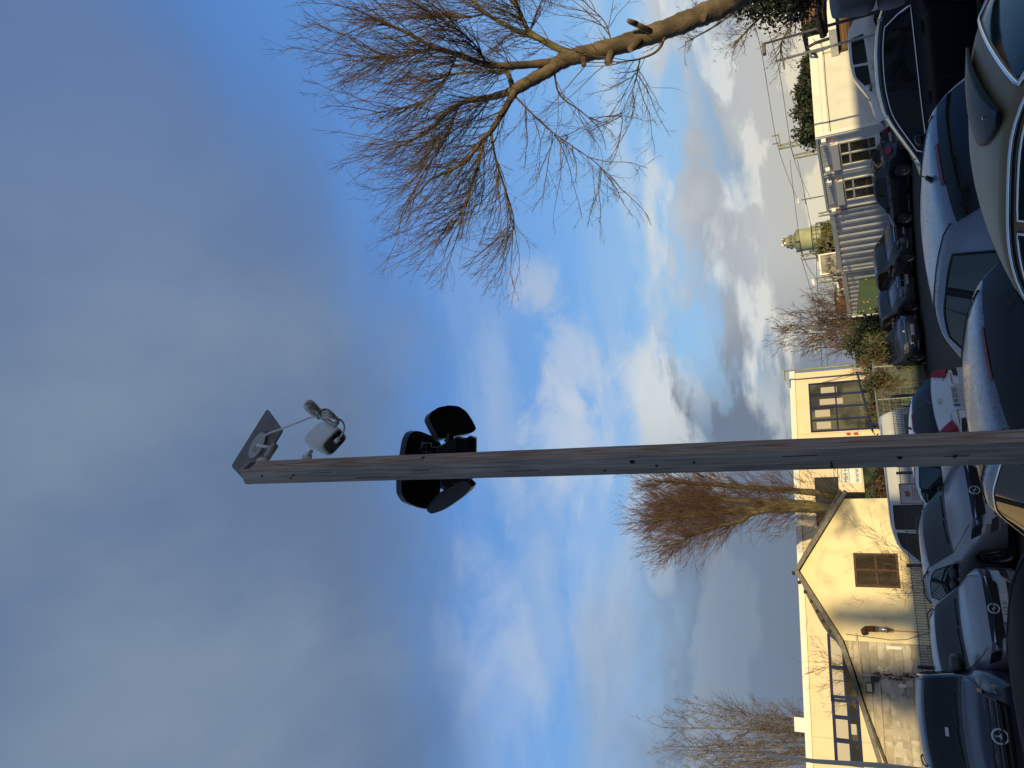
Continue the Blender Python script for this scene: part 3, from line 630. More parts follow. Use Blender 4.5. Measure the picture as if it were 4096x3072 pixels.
# ------------------------------------------------------------------ corrugated shipping container pair
CG = M('container_grey', (.46, .48, .52), .42, .25, var=.12, vscale=2)
uC0 = LD+.15; uC1 = LD+.15+6.06
def corrugated(W_, u0, u1, h_, label, pitch=.55, off=0., depth=.07, rot=0):
    r_ = empty('shipping_container', label, 'container', W_.pt((u0+u1)/2, 0, off), group='grey shipping containers')
    n = int((u1-u0-.24)/pitch); st = (u1-u0-.24)/n; pr = []
    for i in range(n):
        a = u0+.12+st*i; pr += [(a, 0), (a+st*.40, 0), (a+st*.56, depth), (a+st*.84, depth), (a+st, 0)]
    MB().grid([W_.pt(a, z, w_-.08+off) for a, w_ in pr for z in (.15, h_-.22)], len(pr), 2).build('corrugated_wall', CG, r_)
    MB().wbox(W_, u0, u1, h_-.22, h_, -2.4+off, .02+off).build('top_rail', CG, r_); MB().wbox(W_, u0, u1, 0, .15, -.2+off, .02+off).build('bottom_rail', CG, r_)
    MB().wbox(W_, u0, u0+.12, .15, h_-.22, -.2+off, .015+off).build('corner_post', CG, r_); MB().wbox(W_, u1-.12, u1, .15, h_-.22, -.2+off, .03+off).build('corner_post', CG, r_)
    MB().wbox(W_, u0+.05, u1-.05, .16, h_-.23, -2.4+off, -.10+off).build('inner_shell', CG, r_)
    for uu_ in (u0+.09, u1-.09): MB().wbox(W_, uu_-.09, uu_+.09, h_-.13, h_+.01, -.05+off, .04+off).build('corner_casting', CG, r_)
    return r_
corrugated(WI, uC0, uC0+5.2, 3.35, 'grey corrugated shipping container joined to the office windows, tall ribs', off=.02)
corrugated(WI, uC0+5.25, uC0+9.9, 3.22, 'slightly lower grey corrugated container beside the notice board, farther end', off=.02, pitch=.42, depth=.035)
# ------------------------------------------------------------------ vehicles
def paint(n, c, metal=.35, rough=.32, w=False, **k):
    k.setdefault('coat', .22); m_ = M(n, c, rough, metal, var=.12, vscale=1.3, coatr=.08, **k)
    return wet(m_) if w else m_
def gsm(a, n):
    k = np.exp(-.5*(np.arange(-3*n, 3*n+1)/n)**2); k /= k.sum()
    return np.convolve(np.pad(a, 3*n, mode='edge'), k, 'valid')
class Hull:
    def __init__(h, sp_):
        h.q = sp_; L = h.L = sp_['L']; W_ = h.W = sp_['W']/2
        h.s = np.linspace(0, L, int(L/.03)+1); n = len(h.s)
        f = lambda pts, k: gsm(np.interp(h.s, [p[0] for p in pts], [p[1] for p in pts]), k)
        h.zt = f(sp_['top'], sp_.get('sm', 3)); h.zb = f(sp_['belt'], 5)
        h.zb = np.minimum(h.zb, h.zt-.03)
        fr, rr = sp_.get('fr', .55), sp_.get('rr', .35); fw, rw = sp_.get('fw', .30), sp_.get('rw', .16)
        a = np.clip(1-h.s/fr, 0, 1); b = np.clip(1-(L-h.s)/rr, 0, 1)
        h.w = W_*(1-fw*a**2.4-rw*b**2.4)
        roofz = h.zt.max(); tum = sp_.get('tum', .14)
        k = np.clip((h.zt-h.zb)/(roofz-h.zb.max()), 0, 1)
        h.wt = h.w*(.93)-tum*k-.02*(1-k)
        h.sill = sp_.get('sill', .20)
        h.lo = np.full(n, h.sill); h.lo = np.where(h.s < .35, sp_.get('flo', h.sill), h.lo)
        h.R = sp_.get('wr', .32); h.arch = h.R+.045; h.axles = (sp_['ax'][0], sp_['ax'][1])
        for x in h.axles:
            d = np.abs(h.s-x); m_ = d < h.arch
            h.lo[m_] = np.maximum(h.lo[m_], h.R+np.sqrt(np.maximum(h.arch**2-d[m_]**2, 0)))
        h.lo = np.minimum(h.lo, h.zb-.08)
    def I(h, a, s): return float(np.interp(s, h.s, a))
    def ring(h, s):
        zt, zb, w, wt, lo = (h.I(a, s) for a in (h.zt, h.zb, h.w, h.wt, h.lo))
        zm = max(lo+.02, min(zb-.04, .52)); c = h.q.get('crown', .035)
        pts = [(w*.955, lo), (w*.985, lo+.03*(zm-lo)/.3), (w*1.0, zm), (w*.998, (zm+zb)/2), (w*.985, zb-.02), (w*.955, zb+.012)]
        zi = zt-.035
        if zi < zb+.02: zi = zb+.02
        pts += [(w*.955+(wt-w*.955)*t, zb+.012+(zi-zb-.012)*t) for t in (.33, .66, 1.)]
        pts += [(wt-.03, zt-.012), (wt-.10, zt), (wt*.6, zt+c*.55), (wt*.3, zt+c*.9), (0, zt+c)]
        return pts
    def side_y(h, s, z):
        r = h.ring(s)[:9]; zs = [p[1] for p in r]; ys = [p[0] for p in r]
        return float(np.interp(z, zs, ys))
    def top_z(h, s, y):
        r = h.ring(s)[8:]; y = abs(y)
        return float(np.interp(y, [p[0] for p in r][::-1], [p[1] for p in r][::-1]))
    def X(h, s): return h.L/2-s
    def body(h):
        mb = MB(); n = len(h.s); rows = []
        for s in h.s:
            r = h.ring(s); rows.append([(h.X(s), y, z) for y, z in r]+[(h.X(s), -y, z) for y, z in r[-2::-1]])
        k = len(rows[0]); mb.add([p for r in rows for p in r], [(i*k+j+1, i*k+j, (i+1)*k+j, (i+1)*k+j+1) for i in range(n-1) for j in range(k-1)])
        mb.f.append(tuple(range(k))); mb.m.append(0); mb.f.append(tuple(range((n-1)*k+k-1, (n-1)*k-1, -1))); mb.m.append(0)
        return mb
    def end_s(h, y, z, front=True):
        y = abs(y); n = len(h.s)//5
        if front: s_, zt, w = h.s[:n], np.maximum.accumulate(h.zt[:n]), np.maximum.accumulate(h.w[:n])
        else: s_, zt, w = h.s[::-1][:n], np.maximum.accumulate(h.zt[::-1][:n]), np.maximum.accumulate(h.w[::-1][:n])
        def inv(v, a): return float(s_[0]) if v <= a[0] else float(np.interp(v, a+np.arange(len(a))*1e-7, s_))
        s1, s2 = inv(z-.005, zt), inv(y/.985, w)
        return max(s1, s2) if front else min(s1, s2)
        idx = range(len(h.s)) if front else range(len(h.s)-1, -1, -1)
        for i in idx:
            if h.w[i]*.99 >= y and h.zt[i]+.02 >= z and (h.zt[i]-h.zb[i] < .1 or z < h.zb[i] or True):
                yy = h.side_y(h.s[i], z)
                if yy >= y-.002 or z > h.zb[i]: return h.s[i]
        return h.s[len(h.s)//2]
    def end_patch(h, c, front, th=.012, nu=16, nv=7, off=.012):   # c: 4 corners (y,z): a,b bottom; c,d top
        (y0, z0), (y1, z1), (y2, z2), (y3, z3) = c; sg = 1 if front else -1
        def fn(u, v, o):
            y = (y0*(1-u)+y1*u)*(1-v)+(y3*(1-u)+y2*u)*v; z = (z0*(1-u)+z1*u)*(1-v)+(z3*(1-u)+z2*u)*v
            s = h.end_s(y, z, front); return Vector((h.X(s)+sg*(o+off), y, z))
        return MB().slab(fn, nu, nv, th)
    def side_patch(h, c, side, th=.006, nu=10, nv=4, off=.003):   # c corners (s,z)
        (s0, z0), (s1, z1), (s2, z2), (s3, z3) = c
        def fn(u, v, o):
            s = (s0*(1-u)+s1*u)*(1-v)+(s3*(1-u)+s2*u)*v; z = (z0*(1-u)+z1*u)*(1-v)+(z3*(1-u)+z2*u)*v
            z = min(z, h.I(h.zt, s)-.035)
            return Vector((h.X(s), side*(h.side_y(s, z)+o+off), z))
        return MB().slab(fn, nu, nv, th)
    def top_patch(h, s0, s1, k0, k1, th=.004, off=.004, nu=10, nv=12, y0=-1, y1=1):  # k = margin from the edge
        def fn(u, v, o):
            s = s0*(1-u)+s1*u; k = k0*(1-u)+k1*u; wt = h.I(h.wt, s)-k; y = wt*(y0+(y1-y0)*v)
            ds = .02; z = h.top_z(s, y); sl = (h.I(h.zt, s+ds)-h.I(h.zt, s-ds))/(2*ds)
            nrm = Vector((sl, 0, 1)).normalized()
            return Vector((h.X(s), y, z))+nrm*(o+off)
        return MB().slab(fn, nu, nv, th)
WHEELS = {}
def wheel_meshes(R, spokes, wd=.21):
    key = (round(R, 3), spokes)
    if key in WHEELS: return WHEELS[key]
    t = MB(); prof = [(R*.66, -wd/2+.02), (R*.80, -wd/2), (R*.94, -wd/2+.012), (R, -wd/2+.04), (R, wd/2-.04), (R*.94, wd/2-.012), (R*.80, wd/2), (R*.66, wd/2-.02)]
    n = 32; vs = [(r*math.cos(2*math.pi*i/n), y, r*math.sin(2*math.pi*i/n)) for i in range(n) for r, y in prof]; k = len(prof)
    t.add(vs, [(i*k+j, i*k+j+1, ((i+1) % n)*k+j+1, ((i+1) % n)*k+j) for i in range(n) for j in range(k-1)])
    r_ = MB(); rp = [(R*.67, wd/2-.022), (R*.655, wd/2-.01), (R*.61, wd/2-.03), (R*.60, 0)]
    vs = [(r*math.cos(2*math.pi*i/n), y, r*math.sin(2*math.pi*i/n)) for i in range(n) for r, y in rp]; k = len(rp)
    r_.add(vs, [(i*k+j, i*k+j+1, ((i+1) % n)*k+j+1, ((i+1) % n)*k+j) for i in range(n) for j in range(k-1)])
    for i in range(spokes):
        a = 2*math.pi*i/spokes; c_, s_ = math.cos(a), math.sin(a)
        r_.obox((c_*R*.36, wd/2-.035, s_*R*.36), Vector((c_, 0, s_))*R*.29, Vector((-s_, 0, c_))*R*(.13/spokes*5*.5), Vector((0, .012, 0)))
    hub = [(R*.12*math.cos(2*math.pi*i/12), wd/2-.045, R*.12*math.sin(2*math.pi*i/12)) for i in range(12)]
    r_.prism([Vector(p) for p in hub], Vector((0, .03, 0)))
    d = MB(); d.prism([Vector((R*.62*math.cos(2*math.pi*i/20), wd/2-.075, R*.62*math.sin(2*math.pi*i/20))) for i in range(20)], Vector((0, .008, 0)))
    WHEELS[key] = (t.mesh('tyre', True), r_.mesh('rim'), d.mesh('brake_disc')); 
    import bmesh
    for me in WHEELS[key]:
        b = bmesh.new(); b.from_mesh(me); bmesh.ops.recalc_face_normals(b, faces=b.faces); b.to_mesh(me); b.free()
    WHEELS[key][0].materials.append(RUB); WHEELS[key][1].materials.append(ALU); WHEELS[key][2].materials.append(DARKIN)
    return WHEELS[key]
def plate(root, h, front, z, txt, y=0., w=.52, hh=.115, dot=False):
    s = h.end_s(y+w/2*.6, z, front); s = min(s, h.end_s(y, z, front)) if front else max(s, h.end_s(y, z, front))
    sg = 1 if front else -1; x = h.X(s)+sg*.02
    pl = MB().box((min(x, x+sg*.012), y-w/2, z-hh/2), (max(x, x+sg*.012), y+w/2, z+hh/2)).build('licence_plate', PLT, root, local=True)
    xx = x+sg*.013
    ys = -1 if front else 1      # reading direction runs along -y when seen from the front?  (front: left of picture is +y*-1)
    lx = Vector((0, 1 if front else -1, 0))
    b0 = lx*(-w/2+.003); c = Vector((xx, y, z))+lx*(-w/2+.022)
    MB().obox(c, lx*.02, UP*(hh/2-.003), Vector((.002, 0, 0))).build('country_strip', PBL, pl, local=True)
    text('plate_text', txt, hh*.92, (xx, y+lx.y*.02, z), lx, UP, INK, pl, .0015, sx=.72)
    return pl
def ring_badge(root, h, front, z, kind, r=.055):
    s = h.end_s(0, z, front); sg = 1 if front else -1; x = h.X(s)+sg*.03; mb = MB()
    c = lambda a, q=r: Vector((x, q*math.cos(a), z+q*math.sin(a)))
    if kind in ('star', 'bolt'):
        mb.tube([c(2*math.pi*i/24) for i in range(25)], r*.13, 6)
    if kind == 'star':
        for k in range(3):
            a = math.pi/2+k*2*math.pi/3; p0 = Vector((x, 0, z)); t = c(a, r*.96); sd_ = Vector((0, -math.sin(a), math.cos(a)))*r*.13
            mb.prism([p0+sd_, t, p0-sd_], Vector((.01*sg, 0, 0)))
    elif kind == 'bolt':
        pts = [(-1.0, .0), (.12, .18), (.02, -.06), (1.0, 0), (-.12, -.18), (-.02, .06)]
        mb.prism([Vector((x, p*r*1.15*(-1 if front else 1), z-q*r*1.9)) for p, q in pts], Vector((.008*sg, 0, 0)))
    elif kind == 'diamond':
        o = [(0, 1.25), (.75, 0), (0, -1.25), (-.75, 0)]
        for i in range(4):
            a_, b_ = o[i], o[(i+1) % 4]
            q = [(a_[0]*k, a_[1]*k) for k in (1, .62)]+[(b_[0]*k, b_[1]*k) for k in (.62, 1)]
            mb.prism([Vector((x, p[0]*r, z+p[1]*r)) for p in q], Vector((.01*sg, 0, 0)))
    elif kind == 'animal':      # upright heraldic beast of a few strokes
        for a_, b_, w in (((-.1, -.5), (0, .4), .22), ((0, .4), (-.35, .8), .2), ((-.1, .25), (-.8, .45), .12), ((-.1, 0), (-.75, 0), .12), ((-.1, -.4), (-.5, -.95), .14), ((0, -.4), (.35, -.95), .14), ((.1, -.3), (.7, .1), .09), ((.7, .1), (.5, .6), .08)):
            mb.tube([(x, -a_[0]*r, z+a_[1]*r), (x, -b_[0]*r, z+b_[1]*r)], w*r, 5)
    elif kind == 'disc':
        mb.prism([c(2*math.pi*i/20) for i in range(20)], Vector((.012*sg, 0, 0)))
    elif kind == 'slash':
        for k in (-1, 1): mb.tube([(x, k*.25*r+.3*r, z-.7*r), (x, k*.25*r, z), (x, k*.25*r-.3*r, z+.7*r)], r*.12, 5)
    return mb.build('badge', BADGE, root, local=True)
def car(label, cat, pos, head, q, scale=1., name='parked_car', group='cars parked in the yard'):
    h = Hull(q); pm = q['paint']; L = h.L
    root = empty(name, label, cat, (pos[0], pos[1], pos[2] if len(pos) > 2 else 0), head, group); root.scale = (scale,)*3
    B = lambda mb, n, m_, par=root, sm=False, **k: mb.build(n, m_, par, smooth=sm, local=True, fixn=True, **k)
    ob = B(h.body(), 'body', pm, sm=True); md = ob.modifiers.new('e', 'EDGE_SPLIT'); md.split_angle = math.radians(50)
    # dark belly that closes the arches
    B(MB().box((-L/2+.25, -h.W+.26, h.sill-.02), (L/2-.25, h.W-.26, .62)), 'underbody', DARKIN)
    sa, sb = q['ax']
    for k, s in enumerate((sa, sb)):
        B(MB().box((h.X(s)-h.arch+.0, -h.W+.24, h.R-.1), (h.X(s)+h.arch, h.W-.24, h.R+h.arch-.01)), 'wheel_well', DARKIN)
        for sd_ in (1, -1):
            we = bpy.data.objects.new('wheel', None); COL.objects.link(we); we.parent = root; we.empty_display_size = .1
            we.location = (h.X(s), sd_*(h.W-.115), h.R); we.rotation_euler = (0, 0, 0 if sd_ > 0 else math.pi)
            for nm, me in zip(('tyre', 'rim', 'brake_disc'), wheel_meshes(h.R, q.get('spokes', 10))):
                o = bpy.data.objects.new(nm, me); COL.objects.link(o); o.parent = we
            B(h.side_patch([(s-h.arch-.02, .30)]*4, sd_) if False else MB().tube([(h.X(s)+(h.arch)*math.cos(a), sd_*(h.side_y(s+h.arch*.0, .6)+.002), h.R+(h.arch)*math.sin(a)) for a in np.linspace(.08*math.pi, .92*math.pi, 16)], .012, 6), 'arch_lip', q.get('archmat', pm), sm=True)
    g = q.get('glass', GL); T = q['glz']   # (ws_bottom, ws_top, rw_top, rw_bottom)
    o = B(h.top_patch(T[0]+.03, T[1]-.02, .05, .055, nu=8), 'windscreen', g, sm=True); weld_smooth(o)
    B(h.top_patch(T[0]-.05, T[0]+.05, .03, .05, nu=3, off=.001), 'scuttle', BLKP)
    if T[3] > T[2]:
        o = B(h.top_patch(T[2]+.03, T[3]-.02, q.get('rk0', .06), q.get('rk1', .07), nu=8), 'rear_window', g, sm=True); weld_smooth(o)
        if q.get('rwtrim'):
            def rp(s, k): wt = h.I(h.wt, s)-k; return wt, h.top_z(s, wt)+.012
            s0, s1 = T[2]+.025, T[3]-.02; ptsr = []
            for s in np.linspace(s1, s0, 5): a = rp(s, .055); ptsr.append(Vector((h.X(s), a[0], a[1])))
            for k in np.linspace(.92, -.92, 9): a = rp(s0, .055); ptsr.append(Vector((h.X(s0), a[0]*k, h.top_z(s0, a[0]*k)+.012)))
            for s in np.linspace(s0, s1, 5): a = rp(s, .055); ptsr.append(Vector((h.X(s), -a[0], a[1])))
            B(MB().tube(ptsr, .013, 6), 'window_trim', q['rwtrim'], sm=True)
    # side glass between belt and roof edge, split by pillars
    tr = q.get('trim')
    for sd_ in (1, -1):
        for w in q['side']:            # (s0,s1,top_s0,top_s1)
            s0, s1, t0, t1 = w; nu = 12
            zt_ = lambda s: h.I(h.zt, s)-q.get('gt', .075)
            zb_ = lambda s: h.I(h.zb, s)+q.get('gb', .03)
            def fn(u, v, o, s0=s0, s1=s1, t0=t0, t1=t1, sd_=sd_):
                sB = s0*(1-u)+s1*u; sT = t0*(1-u)+t1*u; z0 = zb_(sB); z1 = max(zt_(sT), z0+.015)
                s = sB*(1-v)+sT*v; z = z0*(1-v)+z1*v; z = min(z, max(h.I(h.zt, s)-.045, z0))
                return Vector((h.X(s), sd_*(h.side_y(s, z)+o+.003), z))
            o = B(MB().slab(fn, nu, 5, .004), 'side_window', g, sm=True); weld_smooth(o)
            loop = [fn(u, 0, .004) for u in np.linspace(0, 1, 9)]+[fn(1, v, .004) for v in (.33, .66)]+[fn(u, 1, .004) for u in np.linspace(1, 0, 9)]+[fn(0, v, .004) for v in (.66, .33, 0)]
            if not tr or q.get('trim_each'): B(MB().tube(loop, .011 if not q.get('trim_each') else .013, 5, cap=False), 'window_seal' if not q.get('trim_each') else 'window_trim', tr if q.get('trim_each') else SEAM, sm=True)
        for (s0, s1) in q.get('pillars', ()):
            z0, z1 = h.I(h.zb, s0)+.03, h.I(h.zt, s0)-.07
            B(h.side_patch([(s0, z0), (s1, z0), (s1+.02, z1), (s0+.02, z1)], sd_, .008), 'door_pillar', MATB)
        if tr and not q.get('trim_each'):
            S0 = q['side'][0]; S1 = q['side'][-1]; lp = []
            def pp(s, z): return Vector((h.X(s), sd_*(h.side_y(s, z)+.009), z))
            for s in np.linspace(S0[0], S1[1], 16): lp.append(pp(s, h.I(h.zb, s)+.022))
            lp.append(pp((S1[1]+S1[3])/2+.03, (h.I(h.zb, S1[1])+h.I(h.zt, S1[3]))/2-.03))
            for s in np.linspace(S1[3], S0[0]+.06, 22): lp.append(pp(s, max(h.I(h.zt, s)-.066, h.I(h.zb, s)+.03)))
            B(MB().tube(lp+[lp[0]], q.get('trw', .012), 6, cap=False), 'window_trim', tr, sm=True)
        for s in q.get('doors', ()):
            zt0 = h.I(h.zb, s)-.02; B(h.side_patch([(s-.004, .30), (s+.004, .30), (s+.004, zt0), (s-.004, zt0)], sd_, .001, 2, 8, .001), 'door_seam', SEAM)
        for s in q.get('handles', ()):
            z = h.I(h.zb, s)-.10; B(h.side_patch([(s, z), (s+.17, z+.004), (s+.17, z+.032), (s, z+.028)], sd_, .03, 4, 3, .002), 'door_handle', q.get('hmat', pm))
        if q.get('mould'): 
            z = q['mould']; B(h.side_patch([(sa+h.arch+.05, z), (sb-h.arch-.05, z), (sb-h.arch-.05, z+.06), (sa+h.arch+.05, z+.06)], sd_, .015, 20, 3), 'side_moulding', q.get('mmat', BLKP))
        # mirror
        ms = q.get('mirror', T[0]+.42); z = h.I(h.zb, ms)+.10; y = h.side_y(ms, z)
        mc = MB(); ms_ = q.get('msz', 1.)
        c = Vector((h.X(ms)+.02, sd_*(y+.14), z)); vs = []
        for i, (a, r1, r2) in enumerate(((-.06, .10, .075), (-.02, .115, .085), (.05, .09, .065), (.09, .05, .04))):
            for j in range(12):
                t = 2*math.pi*j/12; cc, ss = math.cos(t), math.sin(t); e = .7
                vs.append(c+Vector((a, math.copysign(abs(cc)**e, cc)*r1, math.copysign(abs(ss)**e, ss)*r2))*ms_)
        mc.add(vs, [(i*12+j, i*12+(j+1) % 12, (i+1)*12+(j+1) % 12, (i+1)*12+j) for i in range(3) for j in range(12)]+[tuple(range(11, -1, -1)), tuple(range(36, 48))])
        mo = B(mc, 'wing_mirror', q.get('mirmat', pm), sm=True); weld_smooth(mo, 60)
        B(MB().obox(c+Vector((-.062*ms_, 0, 0)), Vector((.003, 0, 0)), Vector((0, .085*ms_, 0)), Vector((0, 0, .06*ms_))), 'mirror_glass', CHR, mo)
        B(MB().tube([c+Vector((.01, -sd_*.05, -.05)), Vector((h.X(ms), sd_*(y-.02), z-.07))], .02, 6), 'mirror_arm', BLKP, mo)
    if q.get('rails'):
        s0, s1 = q['rails']
        for sd_ in (1, -1):
            pt = [Vector((h.X(s), sd_*(h.I(h.wt, s)-.035), h.I(h.zt, s)+.002+.04*min(1, 6*min(s-s0, s1-s)/(s1-s0)))) for s in np.linspace(s0, s1, 14)]
            B(MB().tube(pt, .016, 6), 'roof_rail', q.get('railmat', CHR), sm=True)
    for sd_ in (1, -1):
        if q.get('roofseam', True): B(MB().tube([Vector((h.X(s), sd_*(h.I(h.wt, s)-.085), h.I(h.zt, s)+.005)) for s in np.linspace(T[1]+.02, T[2]-.03, 12)], .006, 4), 'roof_seam', SEAM)
    for f in q['front']:      # (name, mat, corners, mirrored, thickness)
        for m_ in ((1, -1) if f[3] else (1,)):
            c = [(y*m_, z) for y, z in f[2]]; B(h.end_patch(c, True, f[4]), f[0], f[1], sm=False)
    for f in q['rear']:
        for m_ in ((1, -1) if f[3] else (1,)):
            c = [(y*m_, z) for y, z in f[2]]; B(h.end_patch(c, False, f[4]), f[0], f[1], sm=False)
    if q.get('fplate'): plate(root, h, True, *q['fplate'])
    if q.get('rplate'): plate(root, h, False, *q['rplate'])
    if q.get('fbadge'): ring_badge(root, h, True, *q['fbadge'])
    if q.get('rbadge'): ring_badge(root, h, False, *q['rbadge'])
    if q.get('brake3'):
        s0 = T[2]-.01; B(h.top_patch(s0, s0+.035, 0, 0, .008, .006, 3, 8, -.32, .32), 'brake_light', q.get('brakemat', REDD))
    if q.get('spoiler'):
        s0 = T[2]; B(h.top_patch(s0-.16, s0+.03, .02, .0, .022, .01, 4, 10), 'rear_spoiler', q['spoiler'], sm=True)
    if q.get('antenna'):
        s = T[2]-.14; z = h.I(h.zt, s)+.035
        B(MB().tube([(h.X(s)+.05, 0, z-.01), (h.X(s), 0, z+.035), (h.X(s)-.03, 0, z+.04)], [.028, .022, .008], 8).tube([(h.X(s), 0, z+.03), (h.X(s)-.16, 0, z+.25)], [.006, .003], 5), 'antenna', BLKP)
    if q.get('hood'):
        for sd_ in (1, -1):
            B(MB().tube([Vector((h.X(s), sd_*(h.I(h.wt, s)-.05), h.I(h.zt, s)+.002)) for s in np.linspace(.12, T[0]-.05, 10)], .004, 4), 'bonnet_seam', SEAM)
    for k, (y0, y1) in enumerate(((.05, .55), (-.5, .0))):
        s = T[0]+.05; B(MB().tube([Vector((h.X(s), y0, h.top_z(s, y0)+.02)), Vector((h.X(s+.03), y1, h.top_z(s+.03, y1)+.02))], .008, 5), 'wiper', BLKP)
    return root, h
def hatch(**k):
    d = dict(L=4.05, W=1.76, ax=(.82, 3.38), wr=.31, glz=(.98, 1.78, 3.35, 3.95), sill=.19,
        top=[(0, .52), (.04, .66), (.14, .76), (.5, .88), (.98, .98), (1.78, 1.40), (2.3, 1.46), (3.0, 1.445), (3.35, 1.39), (3.95, .98), (4.02, .82), (4.05, .6)],
        belt=[(0, .48), (.2, .68), (.9, .86), (2, .93), (3.3, 1.0), (3.9, .92), (4.05, .55)],
        side=[(1.18, 2.08, 1.72, 2.12), (2.18, 3.0, 2.22, 2.98), (3.08, 3.42, 3.05, 3.28)], pillars=[(2.08, 2.18), (3.0, 3.08)],
        doors=(1.12, 2.12, 3.02), handles=(1.86, 2.78), hood=True, brake3=True,
        front=[], rear=[])
    d.update(k); return d
def estate(**k):
    d = dict(L=4.65, W=1.80, ax=(.88, 3.62), wr=.32, glz=(1.12, 1.95, 4.20, 4.56), sill=.19,
        top=[(0, .50), (.04, .64), (.14, .74), (.6, .88), (1.12, .98), (1.95, 1.38), (2.5, 1.44), (3.6, 1.42), (4.20, 1.36), (4.56, .98), (4.62, .82), (4.65, .55)],
        belt=[(0, .46), (.2, .66), (1.0, .87), (2, .92), (3.6, .97), (4.5, .93), (4.65, .5)],
        side=[(1.32, 2.30, 1.90, 2.34), (2.40, 3.28, 2.44, 3.24), (3.38, 4.20, 3.34, 4.02)], pillars=[(2.30, 2.40), (3.28, 3.38)],
        doors=(1.26, 2.34, 3.32), handles=(2.06, 3.05), hood=True, brake3=True, front=[], rear=[])
    d.update(k); return d
def sedan(**k):
    d = dict(L=4.60, W=1.80, ax=(.86, 3.60), wr=.32, glz=(1.15, 1.90, 3.30, 3.98), sill=.19,
        top=[(0, .52), (.04, .64), (.14, .74), (.6, .88), (1.15, .97), (1.90, 1.37), (2.4, 1.43), (2.9, 1.42), (3.30, 1.36), (3.98, 1.04), (4.5, 1.0), (4.58, .85), (4.60, .6)],
        belt=[(0, .48), (.2, .66), (1.0, .87), (2, .92), (3.6, .97), (4.4, .93), (4.60, .5)],
        side=[(1.35, 2.28, 1.88, 2.32), (2.38, 3.40, 2.42, 3.18)], pillars=[(2.28, 2.38)],
        doors=(1.30, 2.33, 3.3), handles=(2.02, 3.0), hood=True, front=[], rear=[])
    d.update(k); return d
GRM = M('grille_mesh', (.008, .008, .009), .5, spec=.3)
def hd(v): return math.atan2(v.y, v.x)
HA = hd(E2); HT = hd(-E2)          # nose away from the camera / nose towards it
def put(h_L, anchor, local, head, sc=1.):  # root position so that the car's local point (x,y) sits over the anchor
    c, s = math.cos(head), math.sin(head); x, y = local[0]*sc, local[1]*sc
    return (anchor.x-(c*x-s*y), anchor.y-(s*x+c*y), 0)
def gset(h, root, cols, rows, y0, y1, z0, z1, mat): pass
# --- silver estate behind the beige car
silver = paint('silver_wet_paint', (.115, .14, .20), .35, .36, True, coat=.3)
HS = math.atan2(.87, -.50)
q = estate(paint=silver, antenna=True, brake3=True, glass=GL, rk0=.05, rk1=.05, sm=4, crown=.03, glz=(1.45, 2.38, 4.20, 4.56), side=[(1.75, 3.20, 2.42, 3.22), (3.32, 3.98, 3.30, 3.84)], pillars=[(3.20, 3.32)], doors=(1.7, 3.26, 4.05), handles=(2.9, 3.8),
    top=[(0, .50), (.04, .64), (.14, .74), (.7, .90), (1.45, 1.0), (2.38, 1.38), (2.9, 1.44), (3.6, 1.42), (4.20, 1.36), (4.56, .98), (4.62, .82), (4.65, .55)],
    rear=[('tail_light', REDL, [(.62, .72), (.82, .72), (.80, .95), (.66, .95)], True, .02), ('bumper', silver, [(-.8, .35), (.8, .35), (.8, .55), (-.8, .55)], False, .05)], rplate=(.78, 'F·XR 17'))
a = G(3795, 860, 1.34); car('silver grey estate car with rain drops on its roof and a short antenna', 'car', put(0, a, (2.325-4.22, .58), HS), HS, q)
# --- navy wet hatchback
navyw = paint('navy_wet_paint', (.035, .05, .095), .4, .25, True)
q = hatch(paint=navyw, W=1.72, trim=CHR, trw=.010, rk0=.045, rk1=.02, rear=[('tail_light', REDL, [(.6, .75), (.8, .75), (.8, .95), (.64, .95)], True, .02)], mirmat=navyw, glass=GL)
a = G(3986, 1688, 1.33); HN = math.atan2(.86, -.50); car('wet navy hatchback directly behind the wooden post, rear window towards the camera', 'car', put(0, a, (2.025-3.36, .55), HN, .935), HN, q, .935)
# --- beige saloon nearest on the right
beige = paint('beige_paint', (.175, .13, .068), .0, .45, coat=.0, spec=.16)
bc = G(4037, 380, 1.31); HB = math.atan2(.60, -.80)
q = sedan(paint=beige, L=4.7, W=1.78, top=[(0, .55), (.04, .70), (.14, .80), (.6, .90), (1.25, .98), (1.85, 1.34), (2.2, 1.40), (2.8, 1.40), (3.05, 1.35), (3.60, 1.02), (4.5, .98), (4.66, .85), (4.70, .6)],
    glz=(1.25, 1.85, 3.05, 3.60), side=[(1.45, 2.22, 1.86, 2.26), (2.32, 3.16, 2.34, 2.98)], pillars=[], trim=CHR, trim_each=True, glass=GLT, tum=.20, rwtrim=CHR, hmat=CHR, crown=.02,
    spoiler=None, rear=[('tail_light', REDL, [(.5, .72), (.84, .72), (.84, .88), (.5, .88)], True, .02), ('bumper', CHR, [(-.85, .4), (.85, .4), (.85, .5), (-.85, .5)], False, .08)], sm=4, roofseam=False)
r_, h_ = car('beige old saloon with chrome window trim, nearest car at the bottom right', 'car', put(0, bc, (2.35-3.03, .60), HB, .96), HB, q, .96)
